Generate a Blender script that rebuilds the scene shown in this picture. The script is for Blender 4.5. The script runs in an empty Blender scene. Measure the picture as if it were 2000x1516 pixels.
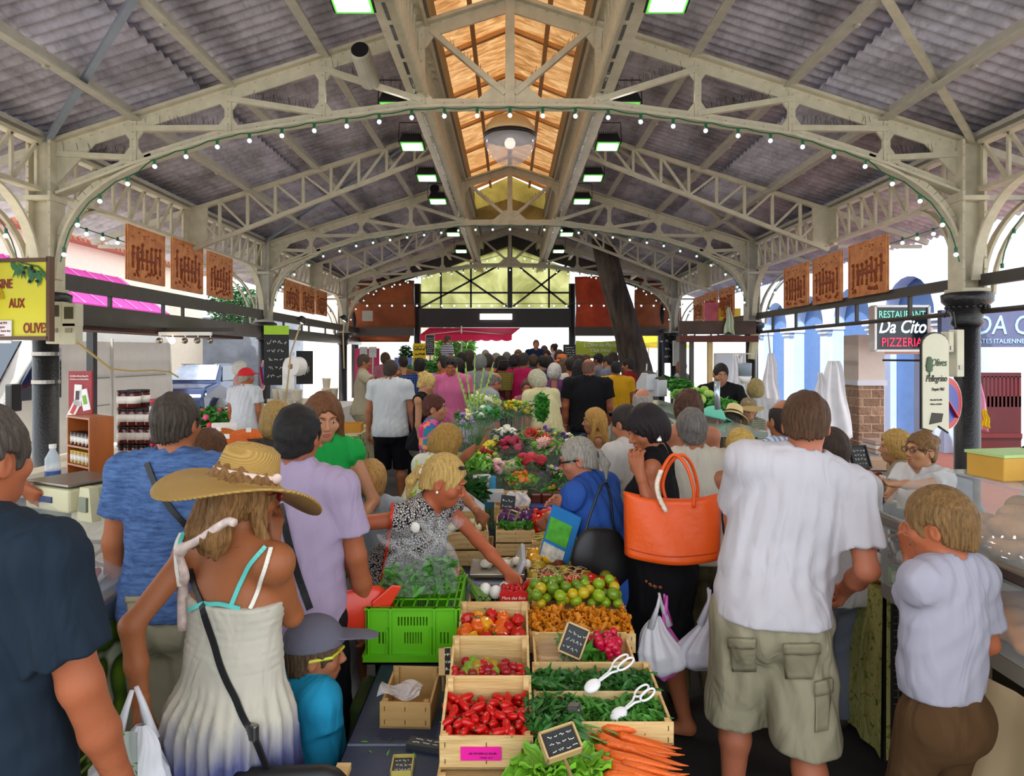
import bpy, math, random
import numpy as np
from mathutils import Vector, Matrix, Euler
R = random.Random(7)
SC = bpy.context.scene
COL = SC.collection
PI = math.pi
# ---------------------------------------------------------------- camera
F = 1300.0; CZ = 1.9; VX = 996.0; VY = 695.0
cam_d = bpy.data.cameras.new('camera'); cam = bpy.data.objects.new('camera', cam_d); COL.objects.link(cam)
cam.location = (0, 0, CZ); cam.rotation_euler = (PI/2, 0, 0)
cam_d.sensor_width = 36.0; cam_d.lens = 36.0*F/2000.0
cam_d.shift_x = (1000-VX)/2000.0; cam_d.shift_y = (VY-758)/2000.0
cam_d.clip_start = 0.05; cam_d.clip_end = 300
SC.camera = cam
SC.view_settings.view_transform = 'Standard'; SC.view_settings.look = 'None'
SC.view_settings.gamma = 1.0; SC.view_settings.exposure = 0.04
SC.view_settings.use_curve_mapping = False
SC.cycles.max_bounces = 7; SC.cycles.diffuse_bounces = 4; SC.cycles.transparent_max_bounces = 12
SC.cycles.sample_clamp_indirect = 6.0
# ---------------------------------------------------------------- sky, sun, lights
W = bpy.data.worlds.new('world'); SC.world = W; W.use_nodes = True
bg = W.node_tree.nodes['Background']; bg.inputs[0].default_value = (0.86, 0.93, 1.0, 1); bg.inputs[1].default_value = 2.5
sun_d = bpy.data.lights.new('sun', 'SUN'); sun_d.energy = 7.0; sun_d.angle = 0.02; sun_d.color = (1, 0.95, 0.86)
sun = bpy.data.objects.new('sun', sun_d); COL.objects.link(sun); sun.rotation_euler = (math.radians(26), math.radians(-28), 0)
FLOOD_W = 16.0
# ---------------------------------------------------------------- helpers
def P(px, py, Y): return Vector(((px-VX)*Y/F, Y, CZ-(py-VY)*Y/F))
def lin(c):
 if isinstance(c, str):
  c = c.lstrip('#'); c = [int(c[i:i+2], 16)/255 for i in (0, 2, 4)]
 return tuple(((x/12.92) if x <= .04045 else ((x+.055)/1.055)**2.4) for x in c)
MATS = {}
class NT:
 def __init__(s, m):
  s.m = m; m.use_nodes = True; s.t = m.node_tree; s.b = s.t.nodes['Principled BSDF']; s.tc = None
 def n(s, typ, **kw):
  x = s.t.nodes.new(typ)
  for k, v in kw.items():
   if isinstance(k, str) and k.startswith('i_'):
    x.inputs[k[2:].replace('_', ' ')].default_value = v
   else: setattr(x, k, v)
  return x
 def l(s, a, b): s.t.links.new(a, b)
 def co(s, scale=(1, 1, 1), rot=(0, 0, 0)):
  if s.tc is None: s.tc = s.n('ShaderNodeTexCoord')
  mp = s.n('ShaderNodeMapping'); mp.inputs['Scale'].default_value = scale; mp.inputs['Rotation'].default_value = rot
  s.l(s.tc.outputs['Object'], mp.inputs[0]); return mp.outputs[0]
 def ramp(s, fac, stops, interp='LINEAR'):
  r = s.n('ShaderNodeValToRGB'); e = r.color_ramp.elements; r.color_ramp.interpolation = interp
  while len(e) < len(stops): e.new(.5)
  for q, (p, c) in zip(e, stops): q.position = p; q.color = (*lin(c), 1)
  s.l(fac, r.inputs[0]); return r.outputs[0]
 def noise(s, scale=5, detail=3, cs=(1, 1, 1), rough=.5, dist=0):
  x = s.n('ShaderNodeTexNoise'); x.inputs['Scale'].default_value = scale; x.inputs['Detail'].default_value = detail
  x.inputs['Roughness'].default_value = rough; x.inputs['Distortion'].default_value = dist
  s.l(s.co(cs), x.inputs['Vector']); return x.outputs['Fac']
 def base(s, o): s.l(o, s.b.inputs['Base Color'])
 def bump(s, h, strength=.3, dist=.01):
  x = s.n('ShaderNodeBump'); x.inputs['Strength'].default_value = strength; x.inputs['Distance'].default_value = dist
  s.l(h, x.inputs['Height']); s.l(x.outputs[0], s.b.inputs['Normal'])
def mk(name):
 m = bpy.data.materials.new(name); return NT(m)
def mat(col, rough=.6, metal=0., var=.08, vs=6., bump=0., bs=40., cs=(1, 1, 1), emit=0., alpha=1., trans=0., sub=0., spec=.5, name=None):
 """plain procedural material: base colour with a noise variation and an optional fine bump"""
 key = (col, rough, metal, var, vs, bump, bs, cs, emit, alpha, trans, sub, spec)
 if key in MATS: return MATS[key]
 t = mk(name or 'mat_%d' % len(MATS)); c = lin(col); b = t.b
 b.inputs['Roughness'].default_value = rough; b.inputs['Metallic'].default_value = metal
 b.inputs['Specular IOR Level'].default_value = spec
 if var > 0:
  f = t.noise(vs, 4, cs); mx = t.n('ShaderNodeMapRange'); mx.inputs[3].default_value = 1-var*2; mx.inputs[4].default_value = 1+var*2
  t.l(f, mx.inputs[0]); hs = t.n('ShaderNodeHueSaturation'); hs.inputs['Color'].default_value = (*c, 1)
  t.l(mx.outputs[0], hs.inputs['Value']); t.base(hs.outputs[0])
 else: b.inputs['Base Color'].default_value = (*c, 1)
 if bump > 0: t.bump(t.noise(bs, 3, cs), bump, .01)
 if emit > 0:
  b.inputs['Emission Color'].default_value = (*c, 1); b.inputs['Emission Strength'].default_value = emit
 if trans > 0: b.inputs['Transmission Weight'].default_value = trans
 if alpha < 1: b.inputs['Alpha'].default_value = alpha
 if sub > 0:
  b.inputs['Subsurface Weight'].default_value = sub; b.inputs['Subsurface Radius'].default_value = (.02, .008, .004); b.inputs['Subsurface Scale'].default_value = .5
 b.inputs['Base Color'].default_value = (*c, 1)
 MATS[key] = t.m; return t.m
def smooth(pts, n=5):
 P_ = [Vector(p) for p in pts]; P_ = [P_[0]*2-P_[1]]+P_+[P_[-1]*2-P_[-2]]; o = []
 for i in range(1, len(P_)-2):
  a, b, c, d = P_[i-1:i+3]
  for k in range(n): t = k/n; o.append(.5*((2*b)+(c-a)*t+(2*a-5*b+4*c-d)*t*t+(3*b-a-3*c+d)*t**3))
 return o+[P_[-2]]
def clearfilm(col='#f4f4f8', a=.1, rough=.12):
 key = ('film', col, a, rough)
 if key in MATS: return MATS[key]
 m = mat(col, rough, var=0, alpha=a, spec=.9, emit=0.); MATS[key] = m
 t = NT(m); f = t.noise(14, 3, (1, 1, 1), dist=1.5); t.bump(f, .8, .05); return m
class MB:
 """collects shapes into one mesh"""
 def __init__(s): s.v = []; s.f = []; s.mi = []; s.n = 0; s.cm = 0
 def add(s, v, f):
  o = s.n; s.v.extend([tuple(x) for x in v]); s.n += len(v)
  s.f.extend([tuple(o+i for i in q) for q in f]); s.mi.extend([s.cm]*len(f)); return s
 def box(s, c, d, rot=None, M=None):
  x, y, z = d[0]/2, d[1]/2, d[2]/2
  v = [Vector(p) for p in ((-x, -y, -z), (x, -y, -z), (x, y, -z), (-x, y, -z), (-x, -y, z), (x, -y, z), (x, y, z), (-x, y, z))]
  if rot is not None: m = Euler(rot).to_matrix(); v = [m @ p for p in v]
  v = [p+Vector(c) for p in v]
  if M is not None: v = [M @ p for p in v]
  return s.add(v, [(0, 3, 2, 1), (4, 5, 6, 7), (0, 1, 5, 4), (1, 2, 6, 5), (2, 3, 7, 6), (3, 0, 4, 7)])
 def bx(s, x0, x1, y0, y1, z0, z1): return s.box(((x0+x1)/2, (y0+y1)/2, (z0+z1)/2), (x1-x0, y1-y0, z1-z0))
 def bar(s, a, b, w, h, up=(0, 0, 1)):
  a = Vector(a); b = Vector(b); d = (b-a); L = d.length; d.normalize(); up = Vector(up)
  if abs(d.dot(up)) > .98: up = Vector((0, 1, 0))
  sx = d.cross(up).normalized()*w/2; sz = sx.cross(d).normalized()*h/2
  v = [a-sx-sz, a+sx-sz, a+sx+sz, a-sx+sz, b-sx-sz, b+sx-sz, b+sx+sz, b-sx+sz]
  return s.add(v, [(0, 1, 2, 3), (7, 6, 5, 4), (0, 4, 5, 1), (1, 5, 6, 2), (2, 6, 7, 3), (3, 7, 4, 0)])
 def tube(s, pts, r, n=8, cap=True):
  pts = [Vector(p) for p in pts]; rr = r if isinstance(r, (list, tuple)) else [r]*len(pts)
  V = []; up = None
  for i, p in enumerate(pts):
   d = (pts[min(i+1, len(pts)-1)]-pts[max(i-1, 0)])
   if d.length < 1e-9: d = Vector((0, 0, 1))
   d.normalize()
   if up is None: up = Vector((0, 0, 1)) if abs(d.z) < .9 else Vector((1, 0, 0))
   a = d.cross(up).normalized(); b = a.cross(d).normalized(); up = b
   for k in range(n):
    t = 2*PI*k/n; V.append(p+(a*math.cos(t)+b*math.sin(t))*rr[i])
  Fc = [(i*n+k, i*n+(k+1) % n, (i+1)*n+(k+1) % n, (i+1)*n+k) for i in range(len(pts)-1) for k in range(n)]
  if cap: Fc.append(tuple(range(n))[::-1]); Fc.append(tuple((len(pts)-1)*n+k for k in range(n)))
  return s.add(V, Fc)
 def lathe(s, prof, c=(0, 0, 0), n=16, M=None, sq=1.):
  V = []
  for r, z in prof:
   for k in range(n):
    t = 2*PI*k/n; V.append(Vector((r*math.cos(t), r*sq*math.sin(t), z)))
  if M is not None: V = [M @ p for p in V]
  V = [p+Vector(c) for p in V]
  m = len(prof)
  Fc = [(i*n+k, i*n+(k+1) % n, (i+1)*n+(k+1) % n, (i+1)*n+k) for i in range(m-1) for k in range(n)]
  Fc.append(tuple(range(n))[::-1]); Fc.append(tuple((m-1)*n+k for k in range(n)))
  return s.add(V, Fc)
 def ball(s, c, r, nu=12, nv=8, M=None, fn=None):
  r = (r, r, r) if not isinstance(r, (tuple, list)) else r
  V = [Vector((0, 0, -r[2]))]
  for j in range(1, nv):
   p = -PI/2+PI*j/nv
   for i in range(nu):
    t = 2*PI*i/nu; k = fn(t, p) if fn else 1
    V.append(Vector((r[0]*math.cos(p)*math.cos(t)*k, r[1]*math.cos(p)*math.sin(t)*k, r[2]*math.sin(p)*(k if fn else 1))))
  V.append(Vector((0, 0, r[2])))
  if M is not None: V = [M @ p for p in V]
  V = [p+Vector(c) for p in V]
  Fc = [(0, 1+(i+1) % nu, 1+i) for i in range(nu)]
  Fc += [(1+j*nu+i, 1+j*nu+(i+1) % nu, 1+(j+1)*nu+(i+1) % nu, 1+(j+1)*nu+i) for j in range(nv-2) for i in range(nu)]
  L = len(V)-1; b = 1+(nv-2)*nu
  Fc += [(L, b+i, b+(i+1) % nu) for i in range(nu)]
  return s.add(V, Fc)
 def prism(s, pts, a, b):
  """polygon pts (2d) lifted by function a(p), b(p) -> two rims"""
  n = len(pts); V = [a(p) for p in pts]+[b(p) for p in pts]
  return s.add(V, [tuple(range(n))[::-1], tuple(range(n, 2*n))]+[(i, (i+1) % n, n+(i+1) % n, n+i) for i in range(n)])
 def grid(s, fn, nu, nv, thick=0):
  V = [fn(i/nu, j/nv) for j in range(nv+1) for i in range(nu+1)]
  Fc = [(j*(nu+1)+i, j*(nu+1)+i+1, (j+1)*(nu+1)+i+1, (j+1)*(nu+1)+i) for j in range(nv) for i in range(nu)]
  return s.add(V, Fc)
 def ob(s, name, m, parent=None, smooth=False, loc=None, bevel=0, solid=0):
  me = bpy.data.meshes.new(name); me.from_pydata(s.v, [], s.f)
  for x in (m if isinstance(m, (list, tuple)) else [m]): me.materials.append(x)
  if isinstance(m, (list, tuple)): me.polygons.foreach_set('material_index', s.mi)
  if smooth: me.polygons.foreach_set('use_smooth', [True]*len(me.polygons))
  me.update(); o = bpy.data.objects.new(name, me); COL.objects.link(o)
  if parent is not None: o.parent = parent
  if loc is not None: o.location = loc
  if solid:
   q = o.modifiers.new('solid', 'SOLIDIFY'); q.thickness = solid; q.offset = 0
  if bevel:
   q = o.modifiers.new('bevel', 'BEVEL'); q.width = bevel; q.segments = 2; q.limit_method = 'ANGLE'
  if smooth == 'auto':
   me.polygons.foreach_set('use_smooth', [False]*len(me.polygons))
  return o
def tag(o, label=None, cat=None, group=None, kind=None):
 if label: o['label'] = label
 if cat: o['category'] = cat
 if group: o['group'] = group
 if kind: o['kind'] = kind
 return o
def empty(name, loc=(0, 0, 0), rz=0, label=None, cat=None, group=None, rot=None):
 o = bpy.data.objects.new(name, None); COL.objects.link(o); o.location = loc; o.rotation_euler = rot or (0, 0, rz)
 o.empty_display_size = .05
 return tag(o, label, cat, group)
def struct(name, mb, m, smooth=False): return tag(mb.ob(name, m, smooth=smooth), kind='structure')
def copy_tree(o, parent=None):
 c = o.copy(); COL.objects.link(c)
 if parent is not None: c.parent = parent
 for ch in list(KIDS.get(o.name, ())): copy_tree(ch, c)
 return c
KIDS = {}
def proto(o, *kids):
 KIDS[o.name] = list(kids); return o
def dup(o, loc, rot=(0, 0, 0), sc=1., label=None, group=None):
 c = copy_tree(o); c.location = loc; c.rotation_euler = rot; c.scale = (sc, sc, sc) if not isinstance(sc, tuple) else sc
 if label: c['label'] = label
 if group: c['group'] = group
 return c
def text(s, size, m, parent, M, name='lettering', shear=0, ext=.002, align='CENTER', xs=1., bold=0.):
 cu = bpy.data.curves.new(name, 'FONT'); cu.body = s; cu.size = size; cu.align_x = align; cu.align_y = 'CENTER'
 cu.extrude = ext; cu.shear = shear; cu.resolution_u = 3; cu.offset = bold*size
 o = bpy.data.objects.new(name, cu); COL.objects.link(o)
 dg = bpy.context.evaluated_depsgraph_get(); me = bpy.data.meshes.new_from_object(o.evaluated_get(dg))
 bpy.data.objects.remove(o); bpy.data.curves.remove(cu)
 me.materials.clear(); me.materials.append(m)
 q = bpy.data.objects.new(name, me); COL.objects.link(q)
 me.transform(M @ Matrix.Diagonal((xs, 1, 1, 1)))
 if parent is not None: q.parent = parent
 return q
def facing(loc, yaw=0., pitch=0.):
 """matrix for a text/panel standing upright, facing -Y when yaw=0"""
 return Matrix.Translation(loc) @ Matrix.Rotation(yaw, 4, 'Z') @ Matrix.Rotation(PI/2+pitch, 4, 'X')
def unlabel(o):
 for k in ('label', 'category', 'group'):
  if k in o: del o[k]
 return o
def scribble(w, h, rows, r, seed=0, th=.0012, fx=1.0):
 """chalk handwriting: wavy raised strokes in the XY plane"""
 q = random.Random(seed); mb = MB()
 for k in range(rows):
  y = h*(.5-(k+.6)/rows)*.86; x = -w*.42+q.random()*w*.1; lh = h/rows*.52
  big = q.random() < .4
  while x < w*.36:
   n = q.randint(3, 6); pts = []
   for i in range(n+1):
    pts.append((x, y+lh*(.5 if big else .35)*q.uniform(-.9, .9), th)); x += w*q.uniform(.018, .04)
   mb.tube(pts, r, 4); x += w*.05
 return mb
# ================================================================ materials
M_iron = mat('#c4baa0', .55, var=.13, vs=9, bump=.25, bs=60)
M_iron2 = mat('#b4ae9e', .55, var=.12, vs=9, bump=.25, bs=60)
M_black = mat('#1c1c1e', .35, var=.1, bump=.5, bs=50)
M_dbrown = mat('#3a332c', .5, var=.15, vs=8, bump=.2)
M_green = mat('#13603c', .4)
M_bulb = mat('#f4f8ff', .08, var=0, emit=1.0, spec=.8)
M_steel = mat('#9a948a', .3, metal=.9, var=.1)
def roofmat():
 t = mk('corrugated_roof')
 c = t.ramp(t.noise(1.3, 6, (1, 1, 1), .65), [(.3, '#8f888c'), (.5, '#b9b2bc'), (.7, '#d4ceda')])
 c2 = t.ramp(t.noise(9, 5, (1, .25, 1), .7), [(.35, '#55493f'), (.55, '#ffffff')])
 mx = t.n('ShaderNodeMixRGB', blend_type='MULTIPLY'); mx.inputs[0].default_value = .35; t.l(c, mx.inputs[1]); t.l(c2, mx.inputs[2])
 t.base(mx.outputs[0]); t.b.inputs['Roughness'].default_value = .75; t.bump(t.noise(30, 4), .2); return t.m
M_roof = roofmat()
def lantmat():
 t = mk('lantern_sheet'); nt = t.t
 c = t.ramp(t.noise(3, 6, (1, 3, 1), .6, .8), [(.25, '#7a4c22'), (.5, '#b98650'), (.75, '#e6c08a')])
 t.base(c); t.b.inputs['Roughness'].default_value = .3
 tr = t.n('ShaderNodeBsdfTranslucent'); t.l(c, tr.inputs[0])
 mx = t.n('ShaderNodeMixShader'); mx.inputs[0].default_value = .35
 out = nt.nodes['Material Output']; t.l(t.b.outputs[0], mx.inputs[1]); t.l(tr.outputs[0], mx.inputs[2]); t.l(mx.outputs[0], out.inputs[0]); return t.m
M_lant = lantmat()
def transl(col, fac=.6, rough=.7, var=True, vs=2., stops=None):
 t = mk('cloth_translucent');
 c = t.ramp(t.noise(vs, 5, (1, 1, 1), .6, .5), stops or [(.3, tuple(x*.75 for x in hexc(col))), (.7, col)])
 t.base(c); t.b.inputs['Roughness'].default_value = rough
 tr = t.n('ShaderNodeBsdfTranslucent'); t.l(c, tr.inputs[0])
 mx = t.n('ShaderNodeMixShader'); mx.inputs[0].default_value = fac
 out = t.t.nodes['Material Output']; t.l(t.b.outputs[0], mx.inputs[1]); t.l(tr.outputs[0], mx.inputs[2]); t.l(mx.outputs[0], out.inputs[0]); return t.m
def hexc(c): c = c.lstrip('#'); return tuple(int(c[i:i+2], 16)/255 for i in (0, 2, 4))
# ================================================================ hall geometry
CX = 5.0; YC = [7.17, 13.55, 19.93]; YH = [10.36, 16.74]; YNEAR = .8; YEND = 22.4
EZ = 4.2; SL = .318
def rz(x): return EZ+SL*(CX-abs(x))
# floor
t = mk('asphalt'); c = t.ramp(t.noise(2.2, 6), [(.3, '#1b1b1d'), (.7, '#3a3838')]); t.base(c); t.b.inputs['Roughness'].default_value = .8; t.bump(t.noise(120, 3), .3)
struct('floor', MB().bx(-5.4, 5.4, -3, 23, -.05, 0), t.m)
for s_ in (-1, 1):
 mb = MB(); mb.prism([(0, 5.5), (s_*5.1, 3.95), (s_*5.1, 4.35), (0, 5.98)][::s_], lambda p: (p[0], 22.36, p[1]), lambda p: (p[0], 22.4, p[1]))
 struct('wall_gable', mb, M_dbrown)
struct('floor_pavement', MB().bx(-30, 30, -6, 60, -.12, -.02), mat('#d2cabe', .9, var=.1, vs=1))
# corrugated roof slopes: each strip is a thick corrugated sheet
def corr(x0, x1, y0, y1, zf, per=.15, amp=.022, th=.012):
 ny = int((y1-y0)/per*8); mb = MB(); V = []; Fc = []
 for j in range(ny+1):
  y = y0+(y1-y0)*j/ny; a = amp*math.cos(2*PI*(y-y0)/per)
  for x in (x0, x1): V.append((x, y, zf(x)+a)); V.append((x, y, zf(x)+a+th))
 for j in range(ny):
  o = 4*j; p = o+4; Fc += [(o, p, p+2, o+2), (o+1, o+3, p+3, p+1), (o, o+1, p+1, p), (o+2, p+2, p+3, o+3)]
 return mb.add(V, Fc)
for sgn, nm in ((-1, 'ceiling_left'), (1, 'ceiling_right')):
 mb = corr(sgn*.95, sgn*3.55, -1.5, YEND, lambda x: rz(x)+.165)
 m2 = corr(sgn*3.38, sgn*5.1, -1.5, YEND, lambda x: rz(x)+.115)
 mb.add(m2.v, m2.f)
 struct(nm, mb, M_roof, True)
 m3 = corr(sgn*5.0, sgn*6.6, -1.5, YEND, lambda x: 4.28-.34*(abs(x)-5))
 struct('ceiling_canopy', m3, M_roof, True)
# lantern roof
ZL = 6.15
for sgn, nm in ((-1, 'ceiling_lantern'), (1, 'ceiling_lantern')):
 mb = MB(); mb.add([(sgn*1.15, -1.5, ZL-.06), (0, -1.5, ZL+.42), (0, 17.2, ZL+.42), (sgn*1.15, 17.2, ZL-.06)], [(0, 1, 2, 3)])
 o = struct(nm, mb, M_lant)
 s_ = MB().bar((sgn*.93, -1.5, 5.86), (sgn*.93, 17.2, 5.86), .04, .55)
 struct('wall_lantern', s_, mat('#8c7c5c', .6, var=.15, vs=6))
struct('wall_lantern_end', MB().prism([(-.95, 5.4), (.95, 5.4), (.95, 6.1), (0, 6.55), (-.95, 6.1)], lambda p: (p[0], 17.2, p[1]), lambda p: (p[0], 17.26, p[1])), transl('#e8dc9a', .6))
M_wood_l = mat('#d8a465', .55, var=.12, cs=(1, 6, 1), vs=8)
for i in range(12):
 y = .4+i*1.5
 if y > 17: break
 mb = MB()
 for s in (-1, 1): mb.bar((s*1.0, y, ZL-.03), (0, y, ZL+.37), .07, .06)
 tag(mb.ob('lantern_rafter', M_wood_l), 'pair of pale wooden rafters under the raised orange lantern roof', 'rafter', 'rafters of the ridge lantern')
for x in (-.5, .5):
 tag(MB().bx(x-.03, x+.03, -1.5, 17.2, ZL+.08, ZL+.14).ob('lantern_batten', M_wood_l), 'long wooden batten under the lantern roof, %s of the ridge' % ('left' if x < 0 else 'right'), 'batten')
tag(MB().bx(-.05, .05, -1.5, 17.2, ZL+.27, ZL+.38).ob('ridge_beam', M_wood_l), 'wooden ridge beam along the top of the glowing lantern', 'beam')
if YEND > 17.3:
 for s in (-1, 1):
  mb = MB(); mb.add([(0, 17.2, rz(0)+.18), (s*.96, 17.2, rz(.96)+.17), (s*.96, YEND, rz(.96)+.17), (0, YEND, rz(0)+.18)], [(0, 1, 2, 3)])
  struct('ceiling_ridge', mb, M_roof)
# purlins
for sx in (-1, 1):
 for k, x in enumerate((2.02, 3.03, 4.05)):
  z = rz(x)+.03-.035*(k == 2); mb = MB()
  mb.bar((sx*x, -1.5, z), (sx*x, YEND, z), .03, .13); mb.bar((sx*(x-.035), -1.5, z-.06), (sx*(x-.035), YEND, z-.06), .1, .02)
  for j in range(14): mb.bar((sx*x, -1+j*1.7, z-.09), (sx*(x+.02), -1+j*1.7, z+.1), .03, .05)
  tag(mb.ob('purlin', M_iron2), 'long painted purlin carrying the %s roof slope, %s from the ridge' % ('left' if sx < 0 else 'right', ('first', 'second', 'third')[k]), 'purlin')
 mb = MB(); mb.bar((sx*5.0, -1.5, 4.24), (sx*5.0, YEND, 4.24), .16, .05)
 tag(mb.ob('eave_beam', M_iron2), 'long steel eave plate along the %s roof edge' % ('left' if sx < 0 else 'right'), 'beam')
# ---- main trusses
VXS = [-4.05, -3.03, -2.02, -.95, .95, 2.02, 3.03, 4.05]
def arcz(x): return float(np.interp(abs(x), [0, .95, 2, 3.03, 4.02, 4.9], [4.58, 4.57, 4.43, 4.27, 3.96, 3.62]))
def rivets(mb, a, b, n, r=.011, off=(0, -.035, 0)):
 a = Vector(a); b = Vector(b); o = Vector(off)
 for i in range(n):
  p = a+(b-a)*(i+.5)/n+o; mb.ball(p, r, 5, 3)
SPK = mat('#2a2622', .5, metal=.6, var=0)
ORD = ['nearest', 'middle', 'farthest']
def main_truss(y, idx):
 tr = empty('roof_truss', (0, y, 0), label='cream riveted arched roof truss, %s of the three big ones' % ORD[idx], cat='roof truss')
 det = idx == 0
 for s in (-1, 1):
  mb = MB(); mb.bar((s*4.95, 0, rz(4.95)-.03), (0, 0, rz(0)-.03), .16, .035); mb.bar((s*4.95, 0, rz(4.95)-.11), (0, 0, rz(0)-.11), .022, .15)
  if det: rivets(mb, (s*4.8, 0, rz(4.8)-.09), (s*.1, 0, rz(0)-.09), 40, .012, (0, -.014, 0))
  mb.ob('top_chord', M_iron, tr)
 pts = [(-4.85+9.7*i/48, 0, 0) for i in range(49)]; pts = [(x, 0, arcz(x)) for x, _, _ in pts]
 mb = MB()
 for i in range(48):
  mb.bar(pts[i], pts[i+1], .15, .03); a = Vector(pts[i])+Vector((0, 0, .05)); b = Vector(pts[i+1])+Vector((0, 0, .05)); mb.bar(a, b, .02, .09)
  if det: mb.ball((a+b)/2+Vector((0, -.012, 0)), .011, 5, 3)
 mb.ob('lower_chord', M_iron, tr)
 for x in VXS:
  z0, z1 = arcz(x), rz(x)-.08; mb = MB(); mb.bar((x, 0, z0), (x, 0, z1), .07, .05, up=(0, 1, 0))
  for zz, d in ((z1, -1), (z0, 1)):
   mb.prism([(x-.17, zz+d*.02), (x+.17, zz+d*.02), (x+.04, zz+d*.2), (x-.04, zz+d*.2)][::d], lambda p: (p[0], -.012, p[1]), lambda p: (p[0], .012, p[1]))
  if det: rivets(mb, (x, 0, z0), (x, 0, z1), 6, .011, (0, -.03, 0))
  mb.ob('strut', M_iron, tr)
 for s in (-1, 1):
  for a, b in ((2.02, .95), (3.03, 2.02), (4.05, 3.03), (4.9, 4.05)):
   mb = MB(); pa = Vector((s*a, 0, rz(a)-.16)); pb = Vector((s*b, 0, arcz(b)+.08)); mb.bar(pa, pb, .06, .06, up=(0, 1, 0))
   mb.ob('diagonal', M_iron, tr)
   if det or idx == 1:
    sp = MB()
    for k in range(26 if det else 12):
     p = pa+(pb-pa)*(.12+.8*k/(26 if det else 12)); sp.tube([p, p+Vector((R.uniform(-.05, .05), R.uniform(-.04, .04), .13))], .0022, 3)
    sp.ob('pigeon_spikes', SPK, tr)
  mb = MB(); pa = Vector((s*.85, 0, 5.4)); pb = Vector((s*.05, 0, 4.72)); mb.bar(pa, pb, .06, .07, up=(0, 1, 0)); mb.ob('diagonal', M_iron, tr)
  sp = MB()
  for k in range(16):
   p = pa+(pb-pa)*(.15+.7*k/16); sp.tube([p, p+Vector((-s*R.uniform(.0, .06)*-1, 0, .11))], .0025, 3)
  sp.ob('pigeon_spikes', SPK, tr)
  # curved corner bracket down to the capital
  mb = MB(); q = []
  for i in range(15):
   a = PI/2*i/14; q.append(Vector((s*(4.86-.95*(1-math.sin(a))**1.0*1.0), 0, 0)))
  q = []
  for i in range(17):
   a = PI/2*i/16
   u = i/16; q.append(Vector((s*(4.86*(1-u)**3+4.86*3*u*(1-u)**2+4.5*3*u*u*(1-u)+3.85*u**3), 0, 2.72*(1-u)**3+3.4*3*u*(1-u)**2+3.76*3*u*u*(1-u)+3.99*u**3)))
  for i in range(16):
   for dz, w, h in ((0, .12, .03), (.05, .02, .09)):
    off = Vector((s*.05*math.cos(PI/2*i/16), 0, .05*math.sin(PI/2*i/16))) if dz else Vector((0, 0, 0))
    mb.bar(q[i]+off, q[i+1]+off, w, h, up=(0, 0, 1) if i > 8 else (1, 0, 0))
  mb.ob('curved_bracket', M_iron, tr)
  mb = MB(); mb.prism([(s*4.9, rz(4.9)), (s*4.35, rz(4.35)-.1), (s*4.9, 3.72)][::(1 if s < 0 else -1)], lambda p: (p[0], -.01, p[1]), lambda p: (p[0], .01, p[1]))
  mb.ob('gusset_plate', M_iron, tr)
 mb = MB(); mb.bar((0, 0, 4.6), (0, 0, rz(0)-.05), .1, .06, up=(0, 1, 0)); mb.ob('king_post', M_iron, tr)
 mb = MB(); mb.prism([(-.42, 4.6), (.42, 4.6), (.12, 4.86), (-.12, 4.86)], lambda p: (p[0], -.012, p[1]), lambda p: (p[0], .012, p[1])); mb.ob('gusset_plate', M_iron, tr)
 # light string
 st = empty('string_lights', (0, y-.1, 0), label='green cable with small round white bulbs along the %s arched truss' % ORD[idx], cat='string lights')
 path = [(4.86*(1-u)**3+4.86*3*u*(1-u)**2+4.5*3*u*u*(1-u)+3.85*u**3, 2.72*(1-u)**3+3.4*3*u*(1-u)**2+3.76*3*u*u*(1-u)+3.99*u**3) for u in [.12+.88*i/12 for i in range(12)]]
 path = [(x-.07, z-.02) for x, z in path]+[(x, arcz(x)) for x in np.linspace(3.8, 0, 26)]
 path = path+[(-x, z) for x, z in path[::-1][1:]]; L = [0]
 for a, b in zip(path[:-1], path[1:]): L.append(L[-1]+math.dist(a, b))
 xs = lambda t: (float(np.interp(t, L, [p[0] for p in path])), float(np.interp(t, L, [p[1] for p in path]))); n = 31
 MB().tube([(xs(L[-1]*i/120)[0], 0, xs(L[-1]*i/120)[1]-.035-.018*abs(math.sin(PI*i/4))) for i in range(121)], .007, 5).ob('cable', M_green, st)
 for i in range(n):
  x, z = xs(L[-1]*(i+.5)/n); z -= .05
  bm = MB(); bm.tube([(x, 0, z), (x, 0, z-.055)], .017, 8); bm.ob('bulb_socket', M_green, st); MB().ball((x, 0, z-.077), .024, 10, 8).ob('bulb', M_bulb, st, True)
for i, y in enumerate(YC): main_truss(y, i)
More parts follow.
